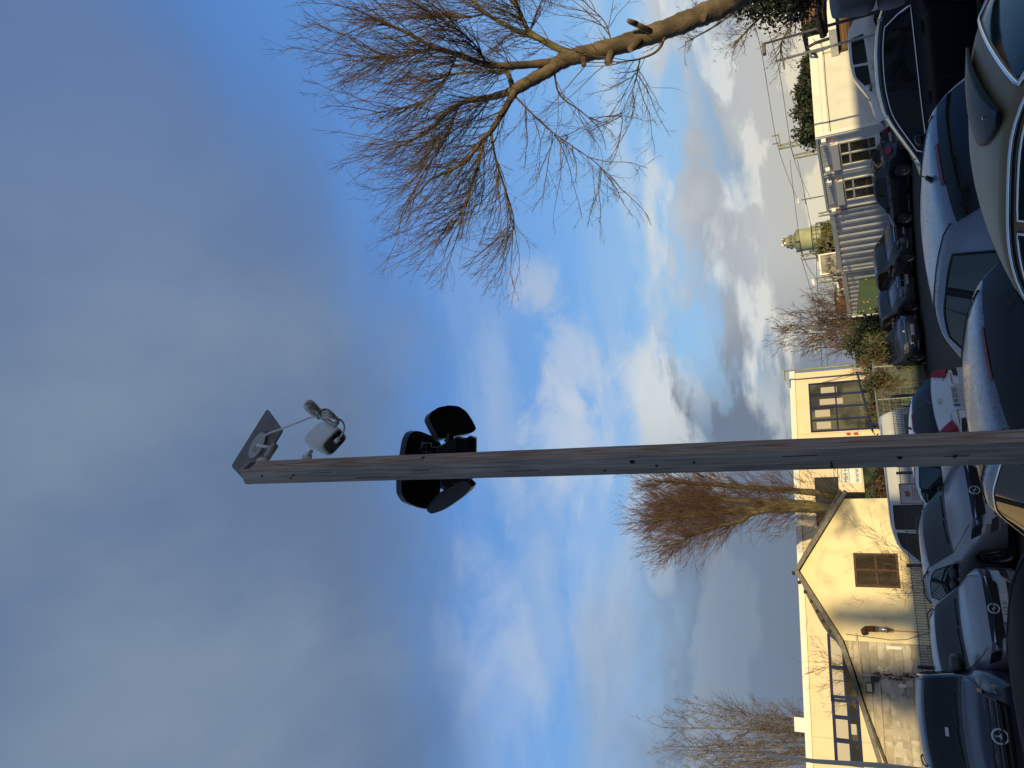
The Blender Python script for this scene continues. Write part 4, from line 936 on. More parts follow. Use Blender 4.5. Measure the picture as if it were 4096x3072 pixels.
# chrome rain gutter along its roof edge and the dark lip over the rear window
for sd_ in (1, -1):
    pts = [Vector((h_.X(s), sd_*(h_.I(h_.wt, s)+.012), h_.I(h_.zt, s)-.035)) for s in np.linspace(1.35, 3.5, 26)]
    MB().tube(pts, .013, 6).build('rain_gutter', CHR, r_, True, True)
    pts = [Vector((h_.X(s), sd_*(h_.I(h_.wt, s)+.006), h_.I(h_.zt, s)-.056)) for s in np.linspace(1.38, 3.45, 26)]
    MB().tube(pts, .009, 6).build('gutter_seal', SEAM, r_, True, True)
def lip(u, v, o):
    y = .575*(1-2*v); e = math.sin(math.pi*v)**.75; s = 2.93-(.36*e+.01)*(1-u)
    return Vector((h_.X(s), y, h_.top_z(2.85, min(.5, abs(y)))+.004+.045*e*math.sin(math.pi*(.10+.80*u))*(1-.35*u)+o))
DARKL = M('smoked_acrylic', (.005, .008, .013), .35, spec=.02)
MB().slab(lip, 8, 20, .014).build('rear_deflector', DARKL, r_, True, True, fixn=True)
MB().tube([Vector((h_.X(2.86), .42, h_.top_z(2.86, .42)+.05)), Vector((h_.X(2.86), .42, h_.top_z(2.86, .42)+.066))], .008, 8).build('fixing_screw', CHR, r_, False, True)
# --- black wagon with chrome framed windows
wag = paint('black_blue_paint', (.006, .008, .015), .0, .25, coat=.0, spec=.2)
HW = math.atan2(.42, -.91)
wq = estate(paint=wag, L=4.75, W=1.83, trim=CHR, trw=.013, rails=(1.9, 4.2), railmat=CHR, glz=(1.12, 1.95, 4.3, 4.68), side=[(1.3, 2.34, 1.90, 2.38), (2.42, 3.34, 2.46, 3.30), (3.40, 4.20, 3.36, 4.02)], mirmat=wag,
    rear=[('tail_light', REDL, [(.52, .70), (.90, .70), (.90, .92), (.52, .92)], True, .04)])
wq = sedan(paint=wag, gt=.055, gb=.012, L=4.45, W=1.80, trim=CHR, trw=.013, glz=(1.15, 1.95, 3.35, 4.0), side=[(1.32, 2.18, 1.90, 2.22), (2.24, 3.06, 2.26, 3.02), (3.08, 3.42, 3.05, 3.22)], mirmat=wag, spokes=10, sm=4,
    top=[(0, .52), (.04, .64), (.14, .74), (.6, .88), (1.15, .99), (1.95, 1.40), (2.4, 1.46), (2.9, 1.45), (3.35, 1.38), (4.0, 1.04), (4.3, 1.0), (4.42, .85), (4.45, .6)],
    rear=[('tail_light', REDL, [(.50, .72), (.89, .70), (.89, .92), (.52, .92)], True, .04)])
HW = math.atan2(.30, -.95)
a = G(3722, 610, .93); car('black car side-on with chrome framed windows, between the beige saloon and the white hatchback', 'car', put(0, a, (2.225-1.32, .90), HW, 1.06), HW, wq, 1.06)
# --- white hatch behind it
whp = paint('white_paint', (.52, .52, .52), 0., .3)
HWH = math.atan2(.25, -.97)
q = hatch(paint=whp, W=1.70, rails=None, side=[(1.20, 2.06, 1.74, 2.10), (2.16, 3.05, 2.20, 3.0)], pillars=[], mirmat=whp, doors=(1.12, 2.12), rear=[('tail_light', REDL, [(.6, .75), (.82, .75), (.8, .95), (.64, .95)], True, .02)],
    front=[('headlight', LENS, [(.45, .60), (.78, .62), (.76, .74), (.48, .70)], True, .02)])
a = P(3475, 370, 31); car('white small hatchback side-on in front of the white office container', 'car', (*put(0, a, (2.025-1.2, .85), HWH, 1.12)[:2], .22), HWH, q, 1.12)
# --- white hatchback with red lamps, rear towards the camera
whp2 = paint('white_paint_clean', (.62, .62, .61), 0., .28)
HP = math.atan2(.70, -.71)
a = G(3762, 1594, .93)
q = hatch(brakemat=REDB, paint=whp2, L=4.28, W=1.80, glass=GL, antenna=True, glz=(1.0, 1.85, 3.55, 4.10), top=[(0, .52), (.04, .66), (.14, .76), (.5, .90), (1.0, 1.0), (1.85, 1.42), (2.3, 1.49), (3.1, 1.475), (3.55, 1.42), (4.10, 1.04), (4.22, .92), (4.26, .75), (4.28, .5)],
    belt=[(0, .48), (.2, .68), (.9, .88), (2, .95), (3.4, 1.02), (4.05, .98), (4.28, .45)], ax=(.85, 3.46), side=[(1.2, 2.12, 1.78, 2.18), (2.24, 3.12, 2.28, 3.08), (3.2, 3.62, 3.16, 3.4)], pillars=[(2.12, 2.24), (3.12, 3.2)], doors=(1.14, 2.18, 3.14),
    rk0=.045, rk1=.02, mirmat=BLKP,
    rear=[('tail_light', REDL, [(.56, .80), (.86, .72), (.84, .98), (.74, 1.04)], True, .025), ('bumper_insert', BLKP, [(.55, .56), (.84, .58), (.82, .67), (.58, .65)], True, .012), ('bumper', whp2, [(-.84, .30), (.84, .30), (.84, .57), (-.84, .57)], False, .045), ('tailgate_seam', SEAM, [(-.70, .685), (.70, .685), (.70, .695), (-.70, .695)], False, .003), ('plate_recess', whp2, [(-.34, .58), (.34, .58), (.34, .78), (-.34, .78)], False, .006), ('name_badge', ALU, [(.38, .80), (.54, .805), (.54, .818), (.38, .813)], False, .008), ('number_badge', ALU, [(-.60, .83), (-.52, .83), (-.52, .855), (-.60, .855)], False, .008), ('diffuser', BLKP, [(-.6, .22), (.6, .22), (.6, .33), (-.6, .33)], False, .05)],
    rplate=(.68, 'BK·522·HQ', 0., .52, .115), rbadge=(.93, 'animal', .085))
r_, h_ = car('white hatchback with red lamps, rear towards the camera, right beside the wooden post', 'car', put(0, a, (-2.12, 0), HP), HP, q)
MB().tube([(h_.X(4.1), 0, 1.08), (h_.X(3.95), -.28, 1.17)], .012, 6).build('rear_wiper', BLKP, r_, local=True)
# --- two silver hatchbacks facing the camera
silv = paint('silver_paint', (.25, .255, .275), .5, .34)
def opel(a, head, label, ptxt, suf):
    q = hatch(paint=silv, L=4.25, W=1.80, ax=(.88, 3.46), glz=(1.02, 1.86, 3.55, 4.1), mirmat=BLKP, fr=.6, fw=.24,
        top=[(0, .56), (.03, .70), (.10, .78), (.5, .91), (1.02, 1.02), (1.86, 1.42), (2.3, 1.49), (3.1, 1.47), (3.55, 1.40), (4.10, 1.0), (4.22, .85), (4.25, .6)],
        belt=[(0, .50), (.2, .72), (.9, .90), (2, .96), (3.4, 1.02), (4.05, .95), (4.25, .5)],
        side=[(1.22, 2.14, 1.80, 2.20), (2.26, 3.12, 2.30, 3.08)], pillars=[(2.14, 2.26)], doors=(1.16, 2.2, 3.14), rails=(2.0, 3.5), railmat=BLKP,
        front=[('grille', GRM, [(-.46, .50), (.46, .50), (.62, .70), (-.62, .70)], False, .018),
               ('grille_bar', CHR, [(.07, .60), (.56, .645), (.56, .665), (.07, .615)], True, .03),
               ('headlight', DLENS, [(.50, .56), (.80, .60), (.84, .76), (.56, .70)], True, .024),
               ('daylight_lamp', LENS, [(.62, .62), (.70, .63), (.71, .67), (.62, .66)], True, .03),
               ('air_intake', BLKP, [(-.42, .26), (.42, .26), (.50, .36), (-.50, .36)], False, .012),
               ('fog_light_recess', BLKP, [(.52, .30), (.74, .33), (.78, .46), (.60, .42)], True, .012),
               ('intake_trim', silv, [(.50, .27), (.76, .30), (.76, .33), (.50, .30)], True, .03)],
        rear=[('tail_light', REDL, [(.56, .80), (.86, .78), (.84, .98), (.70, .98)], True, .02)],
        fplate=(.43, ptxt, 0., .52, .11), fbadge=(.60, 'bolt', .08), spokes=5)
    return car(label, 'car', put(0, a, (2.12, 0), head), head, q, group='silver hatchbacks parked nose out')
HO1 = math.atan2(-.76, .65); HO2 = math.atan2(-.80, .60)
opel(G(3883, 1964, .66), HO1, 'silver hatchback nose out just left of the wooden post, lettered plate under its grille', 'F·QZ 98', 1)
opel(G(3958, 2436, .66), HO2, 'silver hatchback nose out next to the dark blue van', 'F·CR 41', 2)
# --- dark blue van
vp = paint('dark_blue_paint', (.007, .016, .045), .2, .3, coat=.22)
HV = math.atan2(-.93, .36)
q = dict(L=4.8, W=1.92, ax=(.95, 4.05), wr=.33, glz=(.92, 1.62, 4.6, 4.75), sill=.24, fr=.7, fw=.22, rw=.05, tum=.10, crown=.05, sm=3,
    top=[(0, .70), (.03, .86), (.12, .98), (.5, 1.10), (.92, 1.20), (1.62, 1.76), (2.0, 1.84), (3.5, 1.86), (4.6, 1.80), (4.75, 1.2), (4.8, .7)],
    belt=[(0, .55), (.2, .85), (.85, 1.08), (2, 1.14), (4.6, 1.14), (4.8, .6)], paint=vp, mirmat=BLKP, mirror=1.18, msz=1.5, rails=(2.0, 4.4), railmat=BLKP,
    side=[(1.2, 1.98, 1.58, 2.02), (2.1, 3.3, 2.1, 3.28), (3.4, 4.5, 3.4, 4.45)], pillars=[], doors=(1.1, 2.05, 3.35), handles=(1.85,), hood=True, mould=.5,
    front=[('grille', GLOSSB, [(-.46, .62), (.46, .62), (.60, .96), (-.60, .96)], False, .018),
           ('headlight', LENS, [(.60, .72), (.80, .80), (.84, 1.04), (.66, .98)], True, .022), ('indicator', M('amber_lens', (.35, .12, .03), .15, coat=1), [(.60, .96), (.66, .97), (.68, 1.02), (.62, 1.02)], True, .03),
           ('bumper', BLKP, [(-.86, .26), (.86, .26), (.86, .56), (-.86, .56)], False, .05), ('fog_light', LENS, [(.55, .34), (.70, .34), (.70, .44), (.55, .44)], True, .056)]
          + [('grille_slat', BLKP, [(-.45-.03*k, .67+.08*k), (.45+.03*k, .67+.08*k), (.455+.03*k, .70+.08*k), (-.455-.03*k, .70+.08*k)], False, .034) for k in range(4)],
    rear=[], fplate=(.47, 'HN·AV 62', 0., .52, .115), fbadge=(.80, 'star', .105), spokes=6)
a = G(4000, 2945, .80); r_, h_ = car('dark blue passenger van with a round three-pointed star on its grille', 'van', put(0, a, (2.38, 0), HV), HV, q, group='vans parked in the yard')
o = MB().slab(lambda u, v, o: Vector((h_.X(1.16+.02*u)+.02, -.02-.14*v, h_.top_z(1.16, .1)+.01+.05*u+o)), 2, 2, .004).build('parking_ticket', PLT, r_, local=True)
# --- white delivery van behind the fence, side-on
wv = paint('van_white_paint', (.50, .51, .52), 0., .35)
HWV = math.atan2(-.10, -.995)
q = dict(L=5.3, W=1.94, ax=(.98, 4.0), wr=.33, glz=(.75, 1.65, 5.2, 5.26), sill=.26, fr=.7, fw=.2, rw=.04, tum=.10, crown=.05, sm=3,
    top=[(0, .75), (.03, .9), (.12, 1.0), (.75, 1.16), (1.65, 1.84), (2.1, 1.93), (5.1, 1.95), (5.26, 1.85), (5.3, .9)], belt=[(0, .6), (.2, .86), (.8, 1.08), (2, 1.14), (5.25, 1.14), (5.3, .6)],
    paint=wv, mirmat=BLKP, mirror=1.15, msz=1.4, side=[(1.05, 1.95, 1.62, 1.98), (2.08, 2.72, 2.08, 2.70)], pillars=[], doors=(1.0, 2.02, 3.02), handles=(1.8,), mould=.6, mmat=BLKP,
    front=[('headlight', LENS, [(.62, .76), (.82, .82), (.84, 1.0), (.68, .96)], True, .02), ('grille', GRM, [(-.5, .66), (.5, .66), (.55, .84), (-.55, .84)], False, .02)], rear=[('tail_light', REDL, [(.84, .9), (.93, .9), (.92, 1.4), (.84, 1.4)], True, .02)])
a = P(3700, 2372, 22.5); a.z = 0
r_, h_ = car('white delivery van parked side-on behind the wire mesh fence', 'van', put(0, a, (2.65-.45, .9), HWV, 1.04), HWV, q, 1.04, group='vans parked in the yard')
# panel pressings, grey notice on the rear quarter
for s0, s1 in ((3.15, 3.9), (4.0, 4.72)):
    B_ = [(s0, 1.25), (s1, 1.25), (s1, 1.75), (s0, 1.75)]
    h_.side_patch(B_, 1, .004, 8, 3, .001).build('panel_pressing', wv, r_, local=True, fixn=True)
nt = h_.side_patch([(4.25, 1.0), (5.1, 1.0), (5.1, 1.40), (4.25, 1.40)], 1, .01, 4, 3, .004).build('lettered_panel', M('notice_grey', (.13, .13, .14), .6), r_, local=True, fixn=True)
for k, t_ in enumerate(('Lokalieren', 'Wechsel')):
    yy = h_.side_y(4.65, 1.3-.16*k)+.02
    text('lettering', t_, .15, (h_.X(4.65), yy, 1.29-.17*k), (-1, 0, 0), (0, .05, 1), INK, nt, .001)
# --- dark car at the very front left
bk = paint('black_paint', (.004, .0045, .006), .0, .75, coat=.0, spec=.08)
HK = math.atan2(.60, -.80)
q = hatch(paint=bk, L=4.1, W=1.74, glz=(1.0, 1.8, 3.4, 3.98), mirmat=bk, side=[(1.2, 2.08, 1.74, 2.12), (2.18, 3.0, 2.22, 2.98)], pillars=[])
a = G(4046, 2270, 1.34); car('black car in deep shade at the bottom left, only its roof in view', 'car', put(0, a, (2.05-3.35, -.52), HK, .92), HK, q, .92)
# ------------------------------------------------------------------ far row
def farfront(kind):
    if kind == 'kidney': return dict(front=[('kidney_grille', GLOSSB, [(.03, .52), (.30, .52), (.28, .74), (.04, .74)], True, .02), ('grille_frame', CHR, [(.025, .74), (.30, .74), (.29, .76), (.03, .76)], True, .03), ('headlight', LENS, [(.42, .58), (.78, .62), (.78, .74), (.42, .70)], True, .022), ('air_intake', BLKP, [(-.36, .27), (.36, .27), (.44, .44), (-.44, .44)], False, .015), ('side_intake', BLKP, [(.52, .28), (.76, .30), (.78, .42), (.56, .46)], True, .015), ('fog_light', LENS, [(.60, .46), (.68, .46), (.68, .53), (.60, .53)], True, .02)])
    if kind == 'spindle': return dict(front=[('grille', GRM, [(-.36, .42), (.36, .42), (.46, .74), (-.46, .74)], False, .02), ('grille_frame', CHR, [(-.47, .74), (.47, .74), (.47, .76), (-.47, .76)], False, .03), ('headlight', DLENS, [(.52, .56), (.80, .58), (.82, .72), (.56, .70)], True, .022), ('daylight_lamp', CHR, [(.58, .64), (.78, .66), (.78, .68), (.58, .66)], True, .03), ('lower_trim', ALU, [(.5, .26), (.8, .30), (.8, .34), (.5, .30)], True, .03)]+[('grille_bar', ALU, [(-.4, .47+.05*k), (.4, .47+.05*k), (.4, .476+.05*k), (-.4, .476+.05*k)], False, .028) for k in range(5)])
    return dict(front=[('grille', GLOSSB, [(-.52, .60), (.52, .60), (.52, .70), (-.52, .70)], False, .02), ('grille_bar', CHR, [(.10, .645), (.5, .645), (.5, .66), (.10, .66)], True, .03), ('headlight', LENS, [(.50, .58), (.82, .60), (.84, .78), (.56, .74)], True, .022), ('air_intake', BLKP, [(-.5, .28), (.5, .28), (.56, .48), (-.56, .48)], False, .015), ('fog_light', LENS, [(.62, .34), (.70, .34), (.70, .42), (.62, .42)], True, .02), ('lower_trim', ALU, [(.5, .24), (.78, .24), (.78, .27), (.5, .27)], True, .03)])
HF = math.atan2(-.90, .44)
dg = paint('dark_grey_paint', (.05, .055, .065), .4, .3); db = paint('dark_blue_far_paint', (.03, .045, .085), .4, .28); bm = paint('graphite_paint', (.07, .08, .10), .45, .3)
gf = 'cars in the far row'
q = hatch(paint=db, W=1.74, spokes=8, rails=(2.0, 3.3), railmat=BLKP, fplate=(.40, 'GI·MH 242', 0., .5, .11), fbadge=(.67, 'diamond', .07), **farfront('x')); q['rear'] = []
car('dark blue hatchback with a diamond badge, leftmost of the far row', 'car', put(0, G(3660, 1330, .35), (2.0, 0), HF), HF, q, 1.12, group=gf)
q = hatch(paint=bm, W=1.84, L=4.4, ax=(.85, 3.6), glz=(1.15, 1.95, 3.7, 4.25), spokes=5, top=[(0, .55), (.04, .70), (.14, .80), (.6, .96), (1.15, 1.05), (1.95, 1.46), (2.5, 1.53), (3.3, 1.50), (3.7, 1.43), (4.25, 1.02), (4.36, .85), (4.4, .6)], side=[(1.35, 2.3, 1.9, 2.34), (2.42, 3.3, 2.46, 3.26), (3.36, 3.8, 3.32, 3.6)], pillars=[(2.3, 2.42)], doors=(1.3, 2.36, 3.34), fplate=(.40, 'F·DS 1696', 0., .5, .11), fbadge=(.80, 'disc', .045), **farfront('kidney')); q['rear'] = []
car('graphite car with a twin kidney grille, middle of the far row', 'car', put(0, G(3635, 1128, .35), (2.15, 0), HF), HF, q, 1.08, group=gf)
q = hatch(paint=dg, W=1.84, L=4.4, ax=(.85, 3.6), glz=(1.15, 1.95, 3.7, 4.25), spokes=5, top=[(0, .55), (.04, .72), (.14, .82), (.6, .98), (1.15, 1.06), (1.95, 1.50), (2.5, 1.58), (3.3, 1.55), (3.7, 1.47), (4.25, 1.04), (4.36, .85), (4.4, .6)], side=[(1.35, 2.3, 1.9, 2.34), (2.42, 3.3, 2.46, 3.26), (3.36, 3.8, 3.32, 3.6)], pillars=[(2.3, 2.42)], doors=(1.3, 2.36, 3.34), fplate=(.42, 'F·DO 414', 0., .5, .11), **farfront('spindle')); q['rear'] = []
car('dark grey car with a big chrome-studded grille in front of the corrugated container', 'car', put(0, G(3625, 925, .30), (2.15, 0), HF), HF, q, 1.05, group=gf)
# saloon seen from behind at the right end of the row
HA2 = math.atan2(.81, -.59)
q = sedan(paint=paint('black_saloon_paint', (.014, .018, .03), .3, .2), L=4.7, W=1.82, spokes=10, rear=[('tail_light', REDL, [(.40, .72), (.84, .70), (.86, .90), (.46, .88)], True, .02), ('plate_recess', BLKP, [(-.38, .52), (.38, .52), (.38, .72), (-.38, .72)], False, .006), ('bumper', BLKP, [(-.8, .25), (.8, .25), (.8, .42), (-.8, .42)], False, .05)], rplate=(.66, 'HG·OZ 90', 0., .52, .115), rbadge=(.93, 'slash', .05), mirmat=GLOSSB)
car('black saloon seen from behind on the right of the far row, under the container windows', 'car', put(0, (G(3648, 680)+G(3653, 855))/2, (2.35-2.23, .8), HA2), HA2, q, group=gf)
# ------------------------------------------------------------------ wooden post with its fittings
def img(dx, dy, dz): return XI*dx-YI*dy+FWD*dz          # metres to the right / down in the picture, and away
pb = PA(4096, 1786, 1.60); ptp = PA(990, 1891, 2.44)
ax = (ptp-pb).normalized(); base = pb-ax*(pb.z/ax.z)
Lp = (ptp-base).length
vh = Vector((-pb.x, -pb.y, 0)).normalized(); sdv = Vector((-vh.y, vh.x, 0))      # towards the camera / to its left seen from the post
side_left = -sdv if sdv.x > 0 else sdv
phi = math.radians(33)
nL = (vh*math.cos(phi)+side_left*math.sin(phi)); nR = (vh*math.sin(phi)-side_left*math.cos(phi))
nL = (nL-ax*nL.dot(ax)).normalized(); nR = ax.cross(nL).normalized()
if nR.dot(side_left) > 0: nR = -nR
def wood(name, c1, c2, freq, knots):
    m_ = bpy.data.materials.new(name); m_.use_nodes = True; N = m_.node_tree.nodes; L = m_.node_tree.links; b = N['Principled BSDF']
    tc = N.new('ShaderNodeTexCoord'); mp = N.new('ShaderNodeMapping'); L.new(tc.outputs['Object'], mp.inputs[0]); mp.inputs['Scale'].default_value = (1, 1, .09)
    nz = N.new('ShaderNodeTexNoise'); nz.inputs['Scale'].default_value = 9; nz.inputs['Detail'].default_value = 3; L.new(mp.outputs[0], nz.inputs['Vector'])
    wv_ = N.new('ShaderNodeMath'); wv_.operation = 'MULTIPLY'; wv_.inputs[1].default_value = freq; L.new(nz.outputs[0], wv_.inputs[0])
    fr = N.new('ShaderNodeMath'); fr.operation = 'PINGPONG'; fr.inputs[1].default_value = 1; L.new(wv_.outputs[0], fr.inputs[0])
    if knots:      # flat-sawn face: nested arches of the growth rings
        sx = N.new('ShaderNodeSeparateXYZ'); L.new(tc.outputs['Object'], sx.inputs[0])
        def mt(op, a, b_=None, c=None):
            n = N.new('ShaderNodeMath'); n.operation = op
            for i, v in enumerate((a, b_, c)):
                if v is None: continue
                if isinstance(v, (int, float)): n.inputs[i].default_value = v
                else: L.new(v, n.inputs[i])
            return n.outputs[0]
        nz.inputs['Scale'].default_value = 14
        xo = mt('ADD', sx.outputs[0], mt('MULTIPLY_ADD', nz.outputs[0], .03, -.013))
        f_ = mt('ADD', mt('MULTIPLY', mt('MULTIPLY', xo, xo), 6500.), mt('MULTIPLY', sx.outputs[2], freq)); f_ = mt('ADD', f_, mt('MULTIPLY', nz.outputs[0], 5.0)); L.new(f_, fr.inputs[0])
    pw = N.new('ShaderNodeMath'); pw.operation = 'POWER'; pw.inputs[1].default_value = 1.7; L.new(fr.outputs[0], pw.inputs[0])
    mp2 = N.new('ShaderNodeMapping'); L.new(tc.outputs['Object'], mp2.inputs[0]); mp2.inputs['Scale'].default_value = (1, 1, .03)
    n2 = N.new('ShaderNodeTexNoise'); n2.inputs['Scale'].default_value = 190; n2.inputs['Detail'].default_value = 6; L.new(mp2.outputs[0], n2.inputs['Vector'])
    n3 = N.new('ShaderNodeTexNoise'); n3.inputs['Scale'].default_value = 2.2; n3.inputs['Detail'].default_value = 5; L.new(tc.outputs['Object'], n3.inputs['Vector'])
    mx = N.new('ShaderNodeMix'); mx.data_type = 'RGBA'; L.new(pw.outputs[0], mx.inputs[0]); mx.inputs[6].default_value = (*c1, 1); mx.inputs[7].default_value = (*c2, 1)
    gr = N.new('ShaderNodeMapRange'); gr.inputs[1].default_value = .3; gr.inputs[2].default_value = .7; gr.inputs[3].default_value = .55; gr.inputs[4].default_value = 1.2; L.new(n2.outputs[0], gr.inputs[0])
    g3 = N.new('ShaderNodeMapRange'); g3.inputs[1].default_value = .3; g3.inputs[2].default_value = .7; g3.inputs[3].default_value = .75; g3.inputs[4].default_value = 1.15; L.new(n3.outputs[0], g3.inputs[0])
    ml = N.new('ShaderNodeMath'); ml.operation = 'MULTIPLY'; L.new(gr.outputs[0], ml.inputs[0]); L.new(g3.outputs[0], ml.inputs[1])
    vm = N.new('ShaderNodeVectorMath'); vm.operation = 'SCALE'; L.new(mx.outputs[2], vm.inputs[0]); L.new(ml.outputs[0], vm.inputs['Scale']); L.new(vm.outputs[0], b.inputs['Base Color'])
    b.inputs['Roughness'].default_value = .8
    bp = N.new('ShaderNodeBump'); bp.inputs['Strength'].default_value = .55; bp.inputs['Distance'].default_value = .002; L.new(n2.outputs[0], bp.inputs['Height']); L.new(bp.outputs[0], b.inputs['Normal'])
    return m_
WG = wood('weathered_grey_wood', (.44, .385, .34), (.30, .25, .215), 7, 0)
WO_ = wood('orange_grained_wood', (.54, .43, .35), (.50, .225, .08), 11, 1)
po = empty('wooden_post', 'tall square weathered timber post standing in the foreground', 'post', base)
s_ = .0565
# the timber: built in its own frame so that the grain runs along it
me_ = MB(); h2 = s_/2; ch_ = .003
prof = [(-h2, -h2+ch_), (-h2+ch_, -h2), (h2-ch_, -h2), (h2, -h2+ch_), (h2, h2-ch_), (h2-ch_, h2), (-h2+ch_, h2), (-h2, h2-ch_)]
vs = []; K = 40
for k in range(K+1):
    z = Lp*k/K; wob = .0006*math.sin(k*1.9)
    for x, y in prof: vs.append((x+wob, y-wob, z))
me_.add(vs, [(k*8+j, k*8+(j+1) % 8, (k+1)*8+(j+1) % 8, (k+1)*8+j) for k in range(K) for j in range(8)]+[tuple(range(7, -1, -1)), tuple(range(K*8, K*8+8))])
o = me_.build('timber', [WG, WO_], None)
for p_ in o.data.polygons:
    if abs(p_.normal.z) < .5 and p_.normal.y < -.9: p_.material_index = 1        # local -y is the right-hand face
mm = Matrix((nL, -nR, ax)).transposed()
if mm.determinant() < 0: mm = Matrix((nL, -nR, ax)).transposed()
TM = Matrix(((nL.x, -nR.x, ax.x), (nL.y, -nR.y, ax.y), (nL.z, -nR.z, ax.z))).to_4x4(); TM.translation = base
o.data.transform(TM); o.parent = po; o.matrix_parent_inverse = wm(po).inverted()
# keep texture coordinates along the timber: put the mesh back in local space and carry the transform on the object
inv = TM.inverted(); o.data.transform(inv); o.matrix_parent_inverse = Matrix.Identity(4); o.matrix_basis = wm(po).inverted() @ TM
KN = M('knot_wood', (.055, .032, .022), .8, var=.5, vscale=60); CRK = M('crack_dark', (.02, .014, .012), .9)
def onface(face, t, off): # t metres along from the base, off along the face
    n = nL if face == 'L' else nR; tang = ax.cross(n).normalized(); return base+ax*t+n*(h2+.0004)+tang*off, n, tang
def along(x):             # parameter along the post for a picture column
    y = 1786+(1891-1786)*(4096-x)/(4096-990); d = ray(x, y); o_ = Vector((0, 0, HC))
    w = o_-base; a, b_, c, dd, e = d.dot(d), d.dot(ax), 1.0, d.dot(w), ax.dot(w); return (a*e-b_*dd)/(a*c-b_*b_)
def knot(face, x, off, r, name='knot', stretch=1.4):
    c, n, tg = onface(face, along(x), off); pts = [c+ax*(r*stretch*math.cos(a))+tg*(r*math.sin(a)*(1+.15*math.sin(3*a))) for a in np.linspace(0, 2*math.pi, 13)[:-1]]
    ob = MB().prism(pts, n*.0006).build(name, KN, po, fixn=True)
    pts = [c+n*.0007+ax*(r*.55*stretch*math.cos(a))+tg*(r*.5*math.sin(a)) for a in np.linspace(0, 2*math.pi, 11)[:-1]]
    MB().prism(pts, n*.0004).build('knot_heart', CRK, ob, fixn=True)
for f_, x, off, r in (('L', 3592, .0, .0045), ('L', 2540, .012, .0055), ('L', 2632, -.002, .003), ('L', 2782, .004, .003), ('L', 3810, -.001, .004), ('R', 1700, .006, .005), ('L', 2424, -.012, .003)): knot(f_, x, off, r)
for f_, x, off, l in (('L', 3815, -.001, .05), ('L', 1700, .006, .06), ('L', 1500, -.012, .12), ('L', 1300, .01, .09), ('R', 1180, .0, .14), ('L', 2100, -.006, .1), ('L', 3200, .013, .08), ('R', 1650, -.004, .1)):
    c, n, tg = onface(f_, along(x), off); MB().obox(c, ax*l/2, tg*.0006, n*.0004).build('crack', CRK, po)
scr = M('screw_steel', (.10, .09, .085), .4, .8)
c, n, tg = onface('L', along(3320), -.006); MB().tube([c+n*.001, c+n*.003+tg*.0-side_left*0+tg*(-.014)], .0018, 6).tube([c+n*.003+tg*(-.014), c+n*.005+tg*(-.0155)], .0042, 8).build('bent_screw', scr, po)
for x, off in ((1070, .004), (1180, -.006), (1195, .004)):
    c, n, tg = onface('L', along(x), off); MB().prism([c+ax*(.0035*math.cos(a)*(1.5 if i % 2 else .8))+tg*(.003*math.sin(a)) for i, a in enumerate(np.linspace(0, 2*math.pi, 9)[:-1])], n*.001).build('screw_tip', CRK, po, fixn=True)
c, n, tg = onface('R', along(1012), 0); MB().obox(c+n*.0003, ax*.012, tg*.02, n*.0006).build('red_core', M('red_heartwood', (.10, .035, .018), .7, var=.5, vscale=60), po)
# ------------------------------------------------------------------ solar panel, camera, cable
WP = M('white_plastic', (.80, .78, .74), .45, var=.06, vscale=20); WBR = M('white_plastic_shaded', (.46, .45, .42), .45, var=.06, vscale=20); WPG = M('panel_back', (.20, .19, .18), .55, var=.15, vscale=18); GPL = M('grey_rubber', (.09, .09, .095), .6)  # bracket parts: white plastic darkened in colour for the shade under the panel
def ZP(zx, zy, t): return PA(880+zx/3.687, 1560+zy/3.687, t)
T_, L__, R__, B__ = ZP(690, 280, 2.52), ZP(165, 1122, 2.55), ZP(917, 592, 2.45), ZP(425, 1402, 2.48)
nrm = (L__-T_).cross(R__-T_).normalized()
if nrm.dot(T_-Vector((0, 0, HC))) < 0: nrm = -nrm
sol = empty('solar_panel', 'flat grey-backed solar panel on a round bracket at the top of the wooden post', 'solar panel', B__)
cs = [T_, L__, B__, R__]; cen = sum(cs, Vector())/4; rc = []
for i in range(4):
    p, a, b_ = cs[i], cs[i-1], cs[(i+1) % 4]
    for k in range(4):
        t = k/3; rc.append(p+(a-p).normalized()*.009*(1-t)**2+(b_-p).normalized()*.009*t**2)
MB().prism(rc, nrm*.006).build('back_shell', WPG, sol, fixn=True)
MB().prism([cen+(p-cen)*.975+nrm*.0062 for p in rc], nrm*.002).build('cells', M('solar_cells', (.01, .014, .035), .12, coat=1), sol, fixn=True)
e1 = (L__-T_).normalized(); e2 = nrm.cross(e1).normalized()
if e2.dot(R__-T_) < 0: e2 = -e2
jc = ZP(620, 830, 2.505); jc = jc-nrm*((jc-T_).dot(nrm)+.001)
oval = [jc+e1*(.050*math.cos(a))+e2*(.028*math.sin(a)) for a in np.linspace(0, 2*math.pi, 25)[:-1]]
jb = MB().prism(oval, -nrm*.009).build('junction_box', WBR, sol, fixn=True)
for k in range(3): MB().obox(jc-nrm*.0095+e1*(.0+.010*k)+e2*.004, e1*.0012, e2*.010, nrm*.0004).build('small_print', GPL, jb)
cyl0, cyl1 = ZP(690, 1000, 2.44), ZP(812, 815, 2.45)
MB().tube([cyl0, cyl1, cyl1+(cyl1-cyl0).normalized()*.006], [.0125, .0125, .008], 16).build('swivel_arm', WBR, sol, True)
MB().tube([cyl1-(cyl1-cyl0)*.2, jc-nrm*.006], .006, 10).build('ball_joint', WP, sol, True)
fb, fn2, ft = onface('R', along(1040), 0)
fb = base+ax*along(1040)-nL*(h2+.0005)+nR*.004; fn2 = -nL
